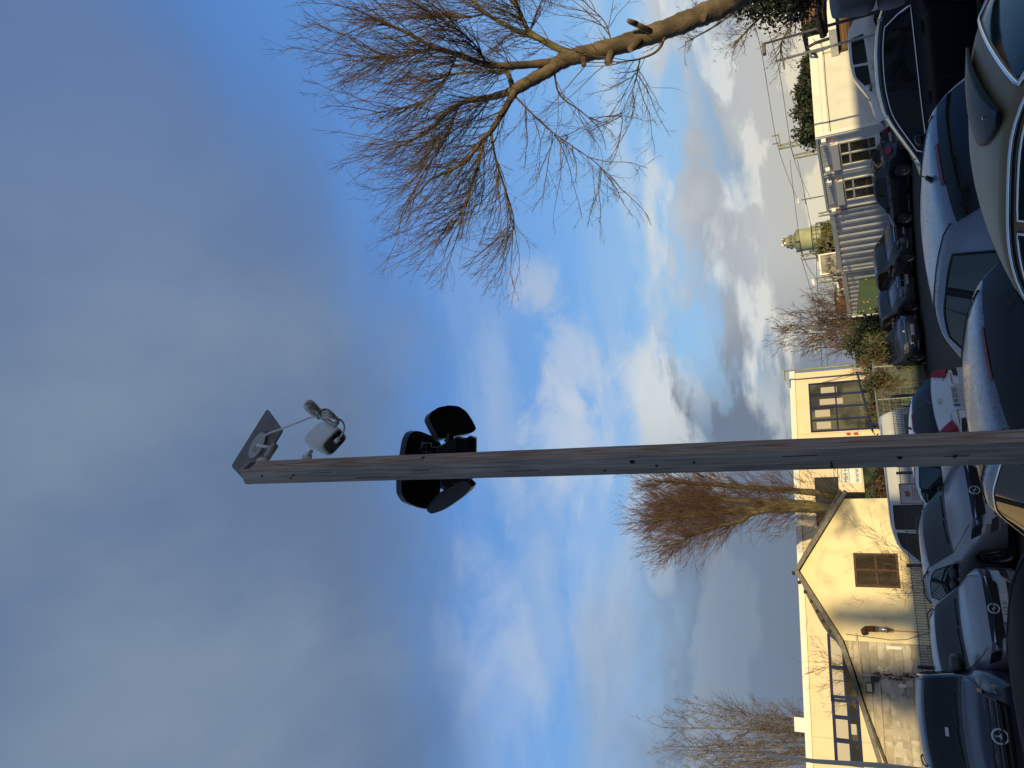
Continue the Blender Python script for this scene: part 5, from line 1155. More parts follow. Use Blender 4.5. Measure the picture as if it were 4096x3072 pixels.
MB().tube([fb+fn2*.0, fb+fn2*.003, fb+fn2*.006], [.035, .035, .029], 28).build('wall_flange', WP, sol, True)
MB().tube([fb+fn2*.004, cyl0], .010, 12).build('bracket_stem', WP, sol, True)
# camera
O_ = ZP(1470, 830, 2.36); k_ = 2.36/(3.687*FOC)
A_ = img(-310*k_, -70*k_, .066); B2 = img(230*k_, -270*k_, .036); C2 = img(84*k_, 152*k_, .027)
A_ = A_*1.2; B2 = 1.08*(B2-A_*B2.dot(A_)/A_.dot(A_)); C2 = (C2-A_*C2.dot(A_)/A_.dot(A_)); C2 = C2-B2*C2.dot(B2)/B2.dot(B2)
C2 = C2*1.3
la, lb, lc = A_.length, B2.length, C2.length
cmr = empty('security_camera', 'white box-shaped wireless security camera on a ball mount beneath the solar panel', 'camera', O_)
cc = O_+(A_+B2+C2)/2
body = MB(); nseg = 10; sq = []
def sqr(a, hx, hy, p=4.5): c_, s__ = math.cos(a), math.sin(a); return (math.copysign(abs(c_)**(2/p), c_)*hx, math.copysign(abs(s__)**(2/p), s__)*hy)
ua, ub, uc = A_.normalized(), B2.normalized(), C2.normalized(); rows = []
for t, sc_ in ((0, .86), (.03, .95), (.08, 1), (.93, 1.0), (.98, .95), (1.0, .86)):
    for i in range(32):
        x, y = sqr(2*math.pi*i/32, lb/2*sc_, lc/2*sc_); rows.append(O_+(B2+C2)/2+A_*t+ub*x+uc*y)
body.add(rows, [(i*32+j, i*32+(j+1) % 32, (i+1)*32+(j+1) % 32, (i+1)*32+j) for i in range(5) for j in range(32)]+[tuple(range(31, -1, -1)), tuple(range(160, 192))])
ob = body.build('body', WP, cmr, True, fixn=True); weld_smooth(ob, 35)
bkc = O_+(B2+C2)/2-ua*.0005
def bk_pt(x, y): return bkc+ub*x+uc*y
MB().prism([bk_pt(*sqr(2*math.pi*i/28, lb*.40, lc*.40)) for i in range(28)], -ua*.0015).build('back_plate', WPG, cmr, fixn=True)
MB().prism([bk_pt(lb*.02, -lc*.32)-ua*.002, bk_pt(lb*.36, -lc*.32)-ua*.002, bk_pt(lb*.36, lc*.36)-ua*.002, bk_pt(lb*.10, lc*.36)-ua*.002], -ua*.001).build('port_cover', M('dark_grey_rubber', (.03, .03, .032), .6), cmr, fixn=True)
for x, y in ((-.02, -.22), (-.28, .2)):
    MB().prism([bk_pt(lb*x, lc*y)+ub*(.0025*math.cos(a))+uc*(.0025*math.sin(a))-ua*.0022 for a in np.linspace(0, 6.28, 9)[:-1]], -ua*.0006).build('screw_hole', CRK, cmr, fixn=True)
plug = ZP(1705, 760, 2.35); MB().tube([plug, ZP(1740, 730, 2.345), ZP(1770, 695, 2.34)], [.007, .0065, .004], 10).build('plug', WP, cmr, True)
MB().tube([ZP(1790, 690, 2.36), ZP(1810, 740, 2.36)], .009, 8).build('rubber_flap', GPL, cmr)
MB().tube([ZP(1350, 895, 2.38), ZP(1300, 950, 2.39), ZP(1255, 985, 2.40)], [.0065, .007, .011], 12).tube([ZP(1325, 990, 2.38), ZP(1270, 960, 2.39)], .010, 12).build('ball_mount', WP, cmr, True)
fb, fn2, ft = onface('R', along(880+1240/3.687), 0)
fb = base+ax*along(880+1240/3.687)-nL*(h2+.0005)+nR*.008; fn2 = -nL
MB().tube([fb, fb+fn2*.004, fb+fn2*.007], [.027, .026, .018], 24).build('wall_flange', WP, cmr, True)
# cable: from the panel to a tied bundle and on to the camera plug
cb = empty('charging_cable', 'grey white cable wound into a tied bundle between solar panel and camera', 'cable', ZP(1500, 330, 2.3))
def spl(pts, n=60):
    pts = [Vector(p) for p in pts]; out = []
    for i in range(len(pts)-1):
        p0, p1, p2, p3 = pts[max(i-1, 0)], pts[i], pts[i+1], pts[min(i+2, len(pts)-1)]
        for k in range(n//(len(pts)-1)+1):
            t = k/(n//(len(pts)-1)+1); out.append(.5*((2*p1)+(p2-p0)*t+(2*p0-5*p1+4*p2-p3)*t*t+(3*p1-p0-3*p2+p3)*t**3))
    return out+[pts[-1]]
CW = M('cable_white', (.72, .70, .66), .5)
MB().tube(spl([ZP(650, 690, 2.48), ZP(720, 640, 2.45), ZP(900, 575, 2.40), ZP(1150, 480, 2.36), ZP(1350, 402, 2.33), ZP(1440, 405, 2.32)]), .0030, 8).build('lead', CW, cb, True)
MB().tube(spl([ZP(1720, 420, 2.31), ZP(1790, 450, 2.31), ZP(1832, 530, 2.32), ZP(1820, 620, 2.33), ZP(1775, 690, 2.34)]), .0030, 8).build('plug_lead', CW, cb, True)
for k in range(9):
    a = k/8; off = (a-.5); d_ = .018*math.sin(k*2.1)
    c0 = ZP(1490+off*20, 350+off*100, 2.315+d_*.4)
    wl = 1+.25*math.sin(k*1.7)
    lp = [c0, ZP(1390+off*60, 250+off*130-10*wl, 2.31+d_), ZP(1285+off*40+25*math.cos(k), 225+off*110, 2.31+d_*1.5), ZP(1262+abs(off)*70+10*math.sin(k), 262+off*50, 2.315+d_), ZP(1340+off*30, 330+off*60, 2.32-d_*.5), c0+img(.0015, .0035, 0), ZP(1600-off*40, 475+off*40, 2.32-d_), ZP(1690-off*40+15*math.sin(k*2), 520+off*100*.6, 2.315-d_), ZP(1745-abs(off)*50, 470+off*30-20, 2.31), ZP(1690+off*60, 390+off*80, 2.305+d_*.6), ZP(1590+off*30, 345+off*110, 2.305+d_), c0]
    MB().tube(spl(lp, 90), .0046, 7).build('coil', CW, cb, True)
MB().tube([ZP(1545, 282, 2.29), ZP(1480, 320, 2.285), ZP(1440, 370, 2.285), ZP(1440, 420, 2.30), ZP(1465, 430, 2.335), ZP(1540, 330, 2.34), ZP(1555, 290, 2.31), ZP(1545, 282, 2.29)], .0022, 6).build('tie', GPL, cb, True)
# ------------------------------------------------------------------ three-headed black floodlight behind the post
def FP(zx, zy, t): return PA(1500+zx/3.017, 1560+zy/3.017, t)
FBK = M('lamp_black', (.006, .0065, .007), .55, var=.3, vscale=20); FRM = M('lamp_rim', (.012, .016, .018), .32); SENS = M('sensor_dark', (.012, .015, .02), .35)
fl = empty('motion_floodlight', 'black three-headed motion floodlight fixed behind the wooden post', 'floodlight', FP(900, 900, 2.30))
def rounded(pts, n=3, r=.22):
    out = []
    for i in range(len(pts)):
        p, a, b_ = Vector((*pts[i], 0)), Vector((*pts[i-1], 0)), Vector((*pts[(i+1) % len(pts)], 0))
        for k in range(n):
            t = k/(n-1); q0 = p+(a-p)*r; q1 = p+(b_-p)*r; out.append(((1-t)**2*q0+2*t*(1-t)*p+t*t*q1)[:2])
    return out
def head(pts, t0, tilt, th, rimshift):
    pts = rounded(pts, 3, .25); cx = sum(p[0] for p in pts)/len(pts); cy = sum(p[1] for p in pts)/len(pts)
    hd_ = empty('lamp_head', None, None, FP(cx, cy, t0)); hd_.parent = fl; hd_.matrix_parent_inverse = wm(fl).inverted()
    q = [FP(x, y, t0+tilt[0]*(x-cx)/1000+tilt[1]*(y-cy)/1000) for x, y in pts]
    n = (q[len(q)//3]-q[0]).cross(q[2*len(q)//3]-q[0]).normalized(); n = n if n.dot(FWD) > 0 else -n
    c = sum(q, Vector())/len(q); sh = img(rimshift[0], rimshift[1], 0)
    k = len(q); v = [c+(p-c)*.90+sh for p in q]+[p for p in q]+[p+n*th for p in q]
    mb = MB().add(v, [tuple(range(k-1, -1, -1))]+[(i, (i+1) % k, k+(i+1) % k, k+i) for i in range(k)], 0)
    mb.build('cooling_back', FBK, hd_, fixn=True)
    mb = MB().add([p-n*.001 for p in q]+[p+n*th for p in q], [(i, (i+1) % k, k+(i+1) % k, k+i) for i in range(k)]+[tuple(range(k, 2*k))], 0)
    mb.build('rim', FRM, hd_, fixn=True)
    MB().prism([c+(p-c)*.93+n*(th+.0005) for p in q], n*.001).build('lens', M('lamp_lens', (.3, .3, .3), .3) if 'lamp_lens' not in bpy.data.materials else bpy.data.materials['lamp_lens'], hd_, fixn=True)
    return hd_
head([(645, 345), (665, 275), (760, 210), (890, 185), (1010, 197), (1105, 262), (1175, 370), (1222, 465), (1185, 512), (980, 552), (775, 596), (700, 455)], 2.30, (.25, -.15), .022, (.0, .006))
head([(430, 515), (492, 492), (560, 503), (735, 575), (800, 655), (800, 900), (797, 1130), (782, 1255), (700, 1380), (610, 1442), (470, 1395), (380, 1355), (318, 1255), (316, 1095), (352, 800), (385, 605)], 2.30, (.3, .0), .022, (.005, 0))
head([(612, 1440), (680, 1500), (850, 1440), (1050, 1300), (1130, 1225), (1172, 1160), (1112, 1100), (1000, 1140), (900, 1200), (775, 1255)], 2.22, (-.25, .1), .020, (-.003, -.006))
pr = [FP(x, y, 2.22) for x, y in ((740, 700), (980, 572), (1090, 590), (1142, 560), (1222, 580), (1222, 900), (1180, 1075), (940, 1120), (880, 1200), (800, 1150), (760, 1000), (740, 745))]
MB().prism(pr, FWD*.05).build('housing', SENS, fl, fixn=True, bev=.002)
MB().prism([FP(x, y, 2.212) for x, y in ((740, 702), (978, 576), (984, 745), (760, 760))], FWD*.007).build('housing_cheek', M('housing_grey', (.022, .027, .032), .5), fl, fixn=True)
MB().prism([FP(x, y, 2.208) for x, y in ((1130, 566), (1140, 562), (1140, 740), (1128, 740))], FWD*.012).build('sensor_band', FRM, fl, fixn=True)
for pts in ([(905, 525), (900, 600), (870, 640)], [(570, 740), (600, 655), (640, 650), (620, 740)], [(960, 1080), (860, 1200), (800, 1130)]):
    MB().tube([FP(x, y, 2.25) for x, y in pts], .0125, 10).build('joint', SENS, fl, True)
MB().prism([FP(x, y, 2.20) for x, y in ((935, 1125), (1080, 1075), (1185, 1068), (1100, 1105), (965, 1158))], FWD*.01).build('mount_lug', M('housing_grey_light', (.05, .055, .06), .5), fl, fixn=True)
MB().tube([FP(690, 690, 2.26), FP(690, 740, 2.26)], .016, 12).build('photocell', FBK, fl, True)
# ------------------------------------------------------------------ grey lumps poking in at the right edge (close to the camera)
GBL = M('soft_grey_stone', (.10, .105, .12), .7, col2=(.19, .20, .22), vscale=9, detail=2)
def lump(pts, t, th, name, par):
    pts = rounded(pts, 4, .3); q = [PA(x, y, t) for x, y in pts]; c = sum(q, Vector())/len(q); k = len(q)
    q3 = [PA(x, y, t+th) for x, y in pts]; v = [c+(p-c)*.82+FWD*-.012 for p in q]+q+q3
    return MB().add(v, [tuple(range(k-1, -1, -1))]+[(j*k+i, j*k+(i+1) % k, (j+1)*k+(i+1) % k, (j+1)*k+i) for j in (0, 1) for i in range(k)]+[tuple(range(2*k, 3*k))]).build(name, GBL, par, True, fixn=True)
gk = empty('grey_lumps', 'two grey rounded lumps poking in at the right edge above the black car', 'grey object', PA(3400, -40, .85))
lump([(3312, -220), (3316, 15), (3328, 78), (3372, 72), (3470, 62), (3505, 20), (3520, -220)], .85, .05, 'lump', gk)
lump([(3515, -220), (3505, -5), (3512, 44), (3560, 40), (3632, 14), (3645, -220)], .87, .05, 'lump', gk)
# ------------------------------------------------------------------ trees
def grow(starts, dirs, lens, r0, r1, K, wob, trop, seed=0):
    g = np.random.default_rng(seed); n = len(starts); d = dirs/np.linalg.norm(dirs, axis=1, keepdims=True); pts = [starts]; p = starts.copy()
    for k in range(1, K):
        d = d+g.normal(0, wob, (n, 3))+trop; d /= np.linalg.norm(d, axis=1, keepdims=True); p = p+d*(lens/(K-1))[:, None]; pts.append(p)
    arr = np.stack(pts, 1); t = np.linspace(0, 1, K); rad = r0[:, None]*(1-t)+r1[:, None]*t if isinstance(r1, np.ndarray) else r0[:, None]*(1-t)+r1*t
    return arr, rad
def spawn(arr, rad, per, lo, hi, ang, lenf, rf, K, wob, trop, seed, minr=.001, lens=None):
    g = np.random.default_rng(seed); M_, K0, _ = arr.shape; n = M_*per; idx = np.repeat(np.arange(M_), per); t = g.uniform(lo, hi, n)*(K0-1)
    i = np.minimum(t.astype(int), K0-2); f = (t-i)[:, None]; p = arr[idx, i]*(1-f)+arr[idx, i+1]*f; d = arr[idx, i+1]-arr[idx, i]; d /= np.linalg.norm(d, axis=1, keepdims=True)+1e-9
    q = g.normal(0, 1, (n, 3)); q -= d*(q*d).sum(1, keepdims=True); q /= np.linalg.norm(q, axis=1, keepdims=True); a = np.radians(g.normal(ang, 10, n))[:, None]
    dd = d*np.cos(a)+q*np.sin(a); plen = np.linalg.norm(np.diff(arr, axis=1), axis=2).sum(1)[idx] if lens is None else lens
    L_ = plen*lenf*g.uniform(.55, 1.25, n)*(1-.45*(t/(K0-1))); r = np.maximum(rad[idx, i]*rf*g.uniform(.7, 1.1, n), minr)
    return grow(p, dd, L_, r, r*.35, K, wob, np.asarray(trop), seed+1)
def bark(name, c, c2, moss=None):
    m_ = M(name, c, .9, col2=c2, vscale=9, bump=.8, bscale=45, stretch=(1, 1, .3), detail=7)
    return m_
BK = bark('bark_brown', (.155, .120, .080), (.07, .054, .038)); BKM = bark('bark_mossy', (.13, .12, .045), (.085, .065, .038)); TW = M('twig_brown', (.105, .066, .052), .8, var=.35, vscale=3); TWY = M('twig_ochre', (.14, .10, .06), .8, var=.4, vscale=3)
def PX(l): return [PA(x, y, t) for x, y, t in l]
T0 = 8.4
bt = empty('bare_tree', 'large bare tree with a leaning trunk and fanned twigs at the upper right', 'tree', (0, 0, 0))
def limb(pts, r0, r1, name='limb', mat=BK, n=12, k=60):
    sp2 = spl([PA(*p) for p in pts], k); rr = [r0+(r1-r0)*(i/(len(sp2)-1))**.8 for i in range(len(sp2))]
    rr = [r*(1+.05*math.sin(i*.9)+.04*math.sin(i*2.3)) for i, r in enumerate(rr)]
    MB().tube(sp2, rr, n).build(name, mat, bt, True)
    return sp2, rr
trunk = [(3700, -700, 8.1), (3350, -330, 8.2), (2950, -18, 8.4), (2777, 72, 8.4), (2506, 172, 8.4), (2271, 235, 8.4), (2180, 290, 8.4), (2054, 362, 8.4)]
gb = PA(3700, -700, 8.1); bt.location = (gb.x, gb.y, 0)
limbs = []
limbs.append(limb(trunk, .175, .062, 'trunk', BK, 18, 120))
# root of the trunk down to the ground
MB().tube([PA(3700, -700, 8.1), Vector((gb.x+.05, gb.y+.05, gb.z*.5)), Vector((gb.x+.08, gb.y, -.1))], [.175, .20, .27], 18).build('trunk', BK, bt, True)
LB = [([(2217, 250, 8.4), (2054, 262, 8.25), (1945, 258, 8.15), (1828, 217, 8.05), (1738, 190, 8.0), (1638, 136, 7.9), (1557, 99, 7.85), (1480, 70, 7.8)], .052, .008, BK),
      ([(2280, 218, 8.4), (2190, 172, 8.5), (2117, 136, 8.6), (2054, 117, 8.7), (1945, 54, 8.8), (1891, 0, 8.9), (1800, -60, 9)], .048, .012, BKM),
      ([(2117, 136, 8.6), (2090, 72, 8.5), (2068, 27, 8.4), (2040, -60, 8.35)], .026, .012, BKM),
      ([(2054, 362, 8.4), (1964, 389, 8.5), (1837, 416, 8.6), (1729, 506, 8.7), (1650, 560, 8.75), (1560, 600, 8.8)], .050, .006, BK),
      ([(2060, 365, 8.4), (2009, 452, 8.3), (1964, 524, 8.2), (1936, 551, 8.15), (1855, 651, 8.05), (1729, 714, 8.0), (1650, 800, 7.95)], .046, .006, BK),
      ([(1964, 530, 8.2), (1982, 633, 8.1), (2018, 750, 8.05), (2054, 868, 8.0), (2050, 940, 8.0)], .018, .004, BK),
      ([(2050, 345, 8.4), (2027, 289, 8.6), (1991, 289, 8.8), (1918, 285, 9.0), (1800, 300, 9.2), (1690, 330, 9.3), (1560, 340, 9.4)], .034, .006, BKM),
      ([(2217, 285, 8.4), (2240, 380, 8.5), (2330, 450, 8.6), (2400, 520, 8.6), (2425, 600, 8.6)], .013, .003, TW),
      ([(2669, 118, 8.4), (2633, 199, 8.3), (2560, 235, 8.25), (2500, 245, 8.2), (2434, 262, 8.2), (2330, 265, 8.2)], .020, .003, BK),
      ([(2560, 235, 8.25), (2540, 330, 8.2), (2510, 400, 8.15), (2480, 470, 8.1)], .009, .002, TW),
      ([(2060, 385, 8.4), (2126, 452, 8.3), (2200, 520, 8.2), (2280, 579, 8.1), (2370, 640, 8.0), (2410, 680, 8.0), (2425, 723, 8.0)], .013, .003, TW),
      ([(1828, 217, 8.05), (1790, 300, 7.9), (1720, 390, 7.8), (1620, 430, 7.7), (1500, 450, 7.7)], .014, .004, TWY),
      ([(1837, 416, 8.6), (1780, 560, 8.8), (1700, 680, 8.9), (1640, 790, 9.0)], .014, .004, TWY),
      ([(1936, 551, 8.15), (1900, 700, 8.0), (1860, 820, 7.9), (1800, 920, 7.8)], .014, .004, TWY),
      ([(1738, 190, 8.0), (1640, 220, 8.2), (1520, 230, 8.3), (1400, 225, 8.4)], .014, .004, TWY),
      ([(1945, 54, 8.8), (1850, 70, 9.0), (1720, 60, 9.2), (1600, 20, 9.3)], .015, .004, TW),
      ([(1945, 258, 8.15), (1900, 180, 7.9), (1820, 110, 7.7), (1700, 40, 7.6)], .014, .004, TWY),
      ([(1964, 389, 8.5), (1900, 470, 8.9), (1820, 520, 9.2), (1700, 600, 9.4)], .012, .004, TW),
      ([(2117, 136, 8.6), (2150, 40, 8.8), (2200, -60, 9)], .012, .006, TW),
      ([(2450, 190, 8.4), (2420, 90, 8.6), (2350, 20, 8.7), (2300, -40, 8.8)], .010, .004, TW)]
for pts, r0, r1, m_ in LB: limbs.append(limb(pts, r0, r1, 'limb', m_, 10 if r0 > .02 else 6, 50))
# sawn stubs
for a, b_, r in (((2600, 125, 8.3), (2545, 95, 8.2), .030), ((2545, 95, 8.2), (2512, 82, 8.15), .027), ((2445, 215, 8.3), (2430, 252, 8.2), .042), ((2335, 230, 8.35), (2335, 262, 8.3), .03), ((2560, 165, 8.3), (2520, 195, 8.22), .045), ((2835, 40, 8.35), (2810, 75, 8.3), .045)):
    p, q = PA(*a), PA(*b_); o = MB().tube([p, p.lerp(q, .7), q], [r*1.15, r, r*.9], 12).build('stub', BK, bt, True); MB().tube([q, q+(q-p).normalized()*.004], r*.82, 12).build('sawn_face', M('sawn_wood', (.22, .13, .075), .9) if 'sawn_wood' not in bpy.data.materials else bpy.data.materials['sawn_wood'], o)
# twigs
src, srr, wts = [], [], []
thin_limbs = {8: .35, 9: .3, 10: .25, 11: .45, 19: .4, 20: .5}
for li, (sp2, rr) in enumerate(limbs):
    for lo in range(0, len(sp2)-10, 5):
        seg = sp2[lo:lo+11]; src.append([list(seg[int(i)]) for i in np.linspace(0, 10, 6)]); srr.append([rr[lo+int(i)] for i in np.linspace(0, 10, 6)]); wts.append(thin_limbs.get(li, 1.0))
src = np.array(src); srr = np.array(srr)
cx = np.array(list(PA(2054, 330, 8.4)))
upd = np.array(list((PA(1500, 560, 8.3)-PA(2054, 340, 8.4)).normalized()))*1.0
def outward(p): q = p-cx; return q/(np.linalg.norm(q, axis=1, keepdims=True)+1e-6)
def twigs(src, srr, n, L0, L1, rr0, seed, tipb=1.0):
    g = np.random.default_rng(seed); w = np.ones(len(src)); pos = src.mean(1); 
    pr = np.array(wts); rmean = srr.mean(1); pr[rmean > .058] = .0; pr[rmean > .11] = 0.
    idx = g.choice(len(src), n, p=pr/pr.sum()); t = g.uniform(0, 4.99, n); i = t.astype(int); f = (t-i)[:, None]
    p = src[idx, i]*(1-f)+src[idx, i+1]*f; d = src[idx, i+1]-src[idx, i]; d /= np.linalg.norm(d, axis=1, keepdims=True)+1e-9
    q = g.normal(0, 1, (n, 3)); q -= d*(q*d).sum(1, keepdims=True); q /= np.linalg.norm(q, axis=1, keepdims=True)
    dd = d*.75+q*.8+outward(p)*.45+upd*.5
    L_ = g.uniform(L0, L1, n); r = g.uniform(.6, 1.1, n)*rr0
    return grow(p, dd, L_, r, r*.4, 8, .13, upd*.07, seed+1)
a1, r1 = twigs(src, srr, 720, .38, 1.05, .0062, 3)
a2, r2 = spawn(a1, r1, 6, .15, .95, 34, .48, .6, 6, .12, upd*.06, 11, .0022)
a3, r3 = spawn(a2, r2, 3, .2, .95, 36, .50, .7, 4, .14, upd*.05, 21, .0016)
for nm, a_, r_, m_, sd_ in (('bough', a1, r1, TWY, 5), ('twig', a2, r2, TW, 3), ('twig', a3, r3, TW, 3)):
    v, f = tubes(a_, r_, sd_); o = npmesh('twigs' if nm == 'twig' else 'boughs', v, f, m_, bt); o['kind'] = 'stuff'
# --- pollarded willow behind the house
wl = empty('bare_poplar', 'many-stemmed bare tree with a reddish twig dome rising behind the gabled house', 'tree', (P(3420, 2060, 35).x, 35, 0))
DW = 35.; tw_ = lambda x, y, dd=0: P(x, y, DW+dd)
MOS = bark('bark_olive', (.125, .108, .045), (.055, .045, .025))
def stem(pts, r0, r1, par, mat, name='trunk', n=9):
    s2 = spl(pts, 50); rr = [r0+(r1-r0)*i/(len(s2)-1) for i in range(len(s2))]; rr = [r*(1+.08*math.sin(i*1.1)) for i, r in enumerate(rr)]
    MB().tube(s2, rr, n).build(name, mat, par, True); return np.array([list(s2[int(i)]) for i in np.linspace(0, len(s2)-1, 8)]), np.array([rr[int(i)] for i in np.linspace(0, len(s2)-1, 8)])
st_ = []
bz = lambda x, y, dd=0: Vector((P(x, y, DW+dd).x, DW+dd, 0))
st_.append(stem([bz(3550, 2060), tw_(3400, 2040), tw_(3259, 2030), tw_(3033, 2036), tw_(2807, 2057), tw_(2694, 2070), tw_(2600, 2085)], .34, .05, wl, MOS))
st_.append(stem([tw_(3259, 2026), tw_(3191, 2014), tw_(2942, 2003, .4), tw_(2829, 1994, .5), tw_(2739, 1998, .6), tw_(2640, 2010, .6)], .20, .05, wl, MOS))
st_.append(stem([tw_(3080, 2036), tw_(3000, 2056, -.3), tw_(2965, 2084, -.5), tw_(2875, 2102, -.6), tw_(2784, 2134, -.8), tw_(2725, 2161, -.9), tw_(2660, 2185, -.9)], .16, .04, wl, MOS))
st_.append(stem([bz(3500, 1990, .8), tw_(3350, 1985, .8), tw_(3259, 1971, .8), tw_(2988, 1949, .8), tw_(2807, 1935, .9), tw_(2716, 1930, .9), tw_(2620, 1925, .9)], .20, .05, wl, MOS))
st_.append(stem([tw_(3100, 2030), tw_(2900, 2035, .8), tw_(2760, 2040, 1.0), tw_(2650, 2050, 1.)], .12, .04, wl, MOS))
sa = np.stack([s[0] for s in st_]); sr_ = np.stack([s[1] for s in st_])
upz = np.array([0, 0, 1.])
a1, r1 = spawn(sa, sr_, 44, .45, 1.0, 42, 0, .22, 6, .06, upz*.16, 5, .012, lens=3.0*0+np.full(5*44, 1.0))
def sp_len(sa, sr_, per, lo, hi, ang, L_, r, K, wob, trop, seed, tipb=.3, horiz=0):
    g = np.random.default_rng(seed); M_, K0, _ = sa.shape; n = M_*per; idx = np.repeat(np.arange(M_), per); t = g.uniform(lo, hi, n)*(K0-1); i = np.minimum(t.astype(int), K0-2); f = (t-i)[:, None]
    p = sa[idx, i]*(1-f)+sa[idx, i+1]*f; d = sa[idx, i+1]-sa[idx, i]; d /= np.linalg.norm(d, axis=1, keepdims=True)+1e-9
    q = g.normal(0, 1, (n, 3)); q -= d*(q*d).sum(1, keepdims=True); q /= np.linalg.norm(q, axis=1, keepdims=True); a = np.radians(g.normal(ang, 12, n))[:, None]
    dd = d*np.cos(a)+q*np.sin(a); return grow(p, dd, L_*g.uniform(.5, 1.2, n), np.full(n, r)*g.uniform(.6, 1.2, n), r*.35, K, wob, np.asarray(trop), seed+1)
RT_ = M('twig_red', (.145, .07, .058), .8, var=.3, vscale=1.5); BT_ = M('twig_mid', (.115, .07, .05), .8, var=.3, vscale=1.5)
a1, r1 = sp_len(sa, sr_, 135, .34, 1.0, 48, 1.75, .012, 6, .07, upz*.14, 5)
a2, r2 = spawn(a1, r1, 7, .1, .95, 28, .55, .65, 5, .08, upz*.10, 6, .0085)
a3, r3 = spawn(a2, r2, 2, .3, .95, 24, .60, .8, 4, .08, upz*.08, 7, .0062)
b1, q1 = sp_len(sa[:, :], sr_, 85, .12, .75, 52, 2.1, .010, 6, .09, upz*.03, 15)
b2, q2 = spawn(b1, q1, 6, .2, .95, 32, .5, .7, 4, .1, upz*.02, 16, .007)
for a_, r_, m_ in ((a1, r1, BT_), (a2, r2, BT_), (a3, r3, RT_), (b1, q1, BT_), (b2, q2, BT_)):
    v, f = tubes(a_, r_, 3); o = npmesh('twigs', v, f, m_, wl); o['kind'] = 'stuff'
# --- shrubs of bare stems
def bush(name, label, base_px, D, tips, nst, seed, mats, sub=8, r0=.03, thin=.006, cat='bush', spread=.5, tl=1.3):
    g = np.random.default_rng(seed); bpos = P(*base_px, D); bpos.z = 0; e = empty(name, label, cat, bpos)
    st = []
    for k in range(nst):
        tx, ty = tips[k % len(tips)]; tip = P(tx, ty, D+g.uniform(-1.2, 1.2)); tip = tip+Vector(g.normal(0, .35, 3)); b0 = bpos+Vector((g.uniform(-spread, spread), g.uniform(-spread, spread), 0))
        midp = b0.lerp(tip, .5)+Vector((g.normal(0, .3), g.normal(0, .3), .4)); c = spl([b0, midp, tip], 12); st.append([list(c[int(i)]) for i in np.linspace(0, len(c)-1, 7)])
    st = np.array(st); rr = np.linspace(r0, r0*.2, 7)[None]*g.uniform(.6, 1.2, (nst, 1)); v, f = tubes(st, rr, 5); npmesh('stems', v, f, mats[0], e)
    a, r = sp_len(st, rr, sub, .2, 1.0, 38, tl, r0*.35, 5, .10, upz*.06, seed+3); a_, r_ = spawn(a, r, 5, .15, .95, 35, .5, .6, 4, .12, upz*.04, seed+5, thin)
    a4, r4 = spawn(a_, r_, 2, .15, .95, 35, .5, .8, 3, .12, upz*.04, seed+7, thin*.8)
    for q, w in ((a, r), (a_, r_), (a4, r4)): v, f = tubes(q, w, 3); o = npmesh('twigs', v, f, mats[1], e); o['kind'] = 'stuff'
    return e
BRM = M('bush_stem', (.17, .11, .06), .85, var=.4, vscale=2); BRT = M('bush_twig', (.14, .085, .055), .85, var=.4, vscale=1)
bush('bare_tree', 'brown bare multi-stemmed tree beyond the green screen, in front of the railway', (3500, 1330), 50, [(3112, 1312), (3150, 1290), (3200, 1370), (3180, 1240), (3230, 1400), (3260, 1200), (3300, 1390), (3240, 1290), (3300, 1250), (3160, 1330), (3280, 1330)], 34, 31, (BRM, BRT), 12, .05, .011, 'tree', .9)
bush('bare_bush', 'low tangled brown bush behind the green screen, right of the tall bare tree', (3470, 1220), 48, [(3320, 1140), (3300, 1180), (3360, 1110), (3380, 1200), (3340, 1230), (3400, 1120)], 26, 41, (BRM, BRT), 9, .03, .010, 'bush', 1.2)
bush('bare_bush', 'orange brown thicket of stems behind the dark blue hatchback', (3560, 1330), 44, [(3400, 1300), (3420, 1340), (3440, 1360), (3390, 1320), (3460, 1290)], 30, 51, (BRM, BRT), 5, .03, .009, 'bush', 1.0)
GT_ = M('twig_greybrown', (.15, .125, .11), .85)
bush('bare_tree', 'grey bare tree standing beyond the flat roof at the far left', (3400, 2960), 75, [(2740, 2840), (2690, 2900), (2660, 3000), (2760, 2990), (2900, 2870), (2960, 2850), (2850, 2960), (2700, 3100), (2800, 3060), (3000, 2900), (3060, 2870), (2900, 3040)], 34, 61, (GT_, GT_), 24, .08, .016, 'tree', .8, 3.0)
bush('bare_shrub', 'small bare shrub growing up against the lean-to roof', (3440, 2700), 33, [(3265, 2660), (3290, 2630), (3300, 2700), (3330, 2740), (3300, 2600), (3360, 2760)], 12, 71, (BRM, BRT), 6, .02, .006, 'bush', .5)
bush('bare_shrub', 'thin bare shrub under the rusty house window behind the mesh fence', (3640, 2330), 28.2, [(3520, 2200), (3540, 2280), (3560, 2380), (3530, 2160), (3590, 2400)], 9, 81, (BRM, BRT), 4, .012, .004, 'bush', .3)
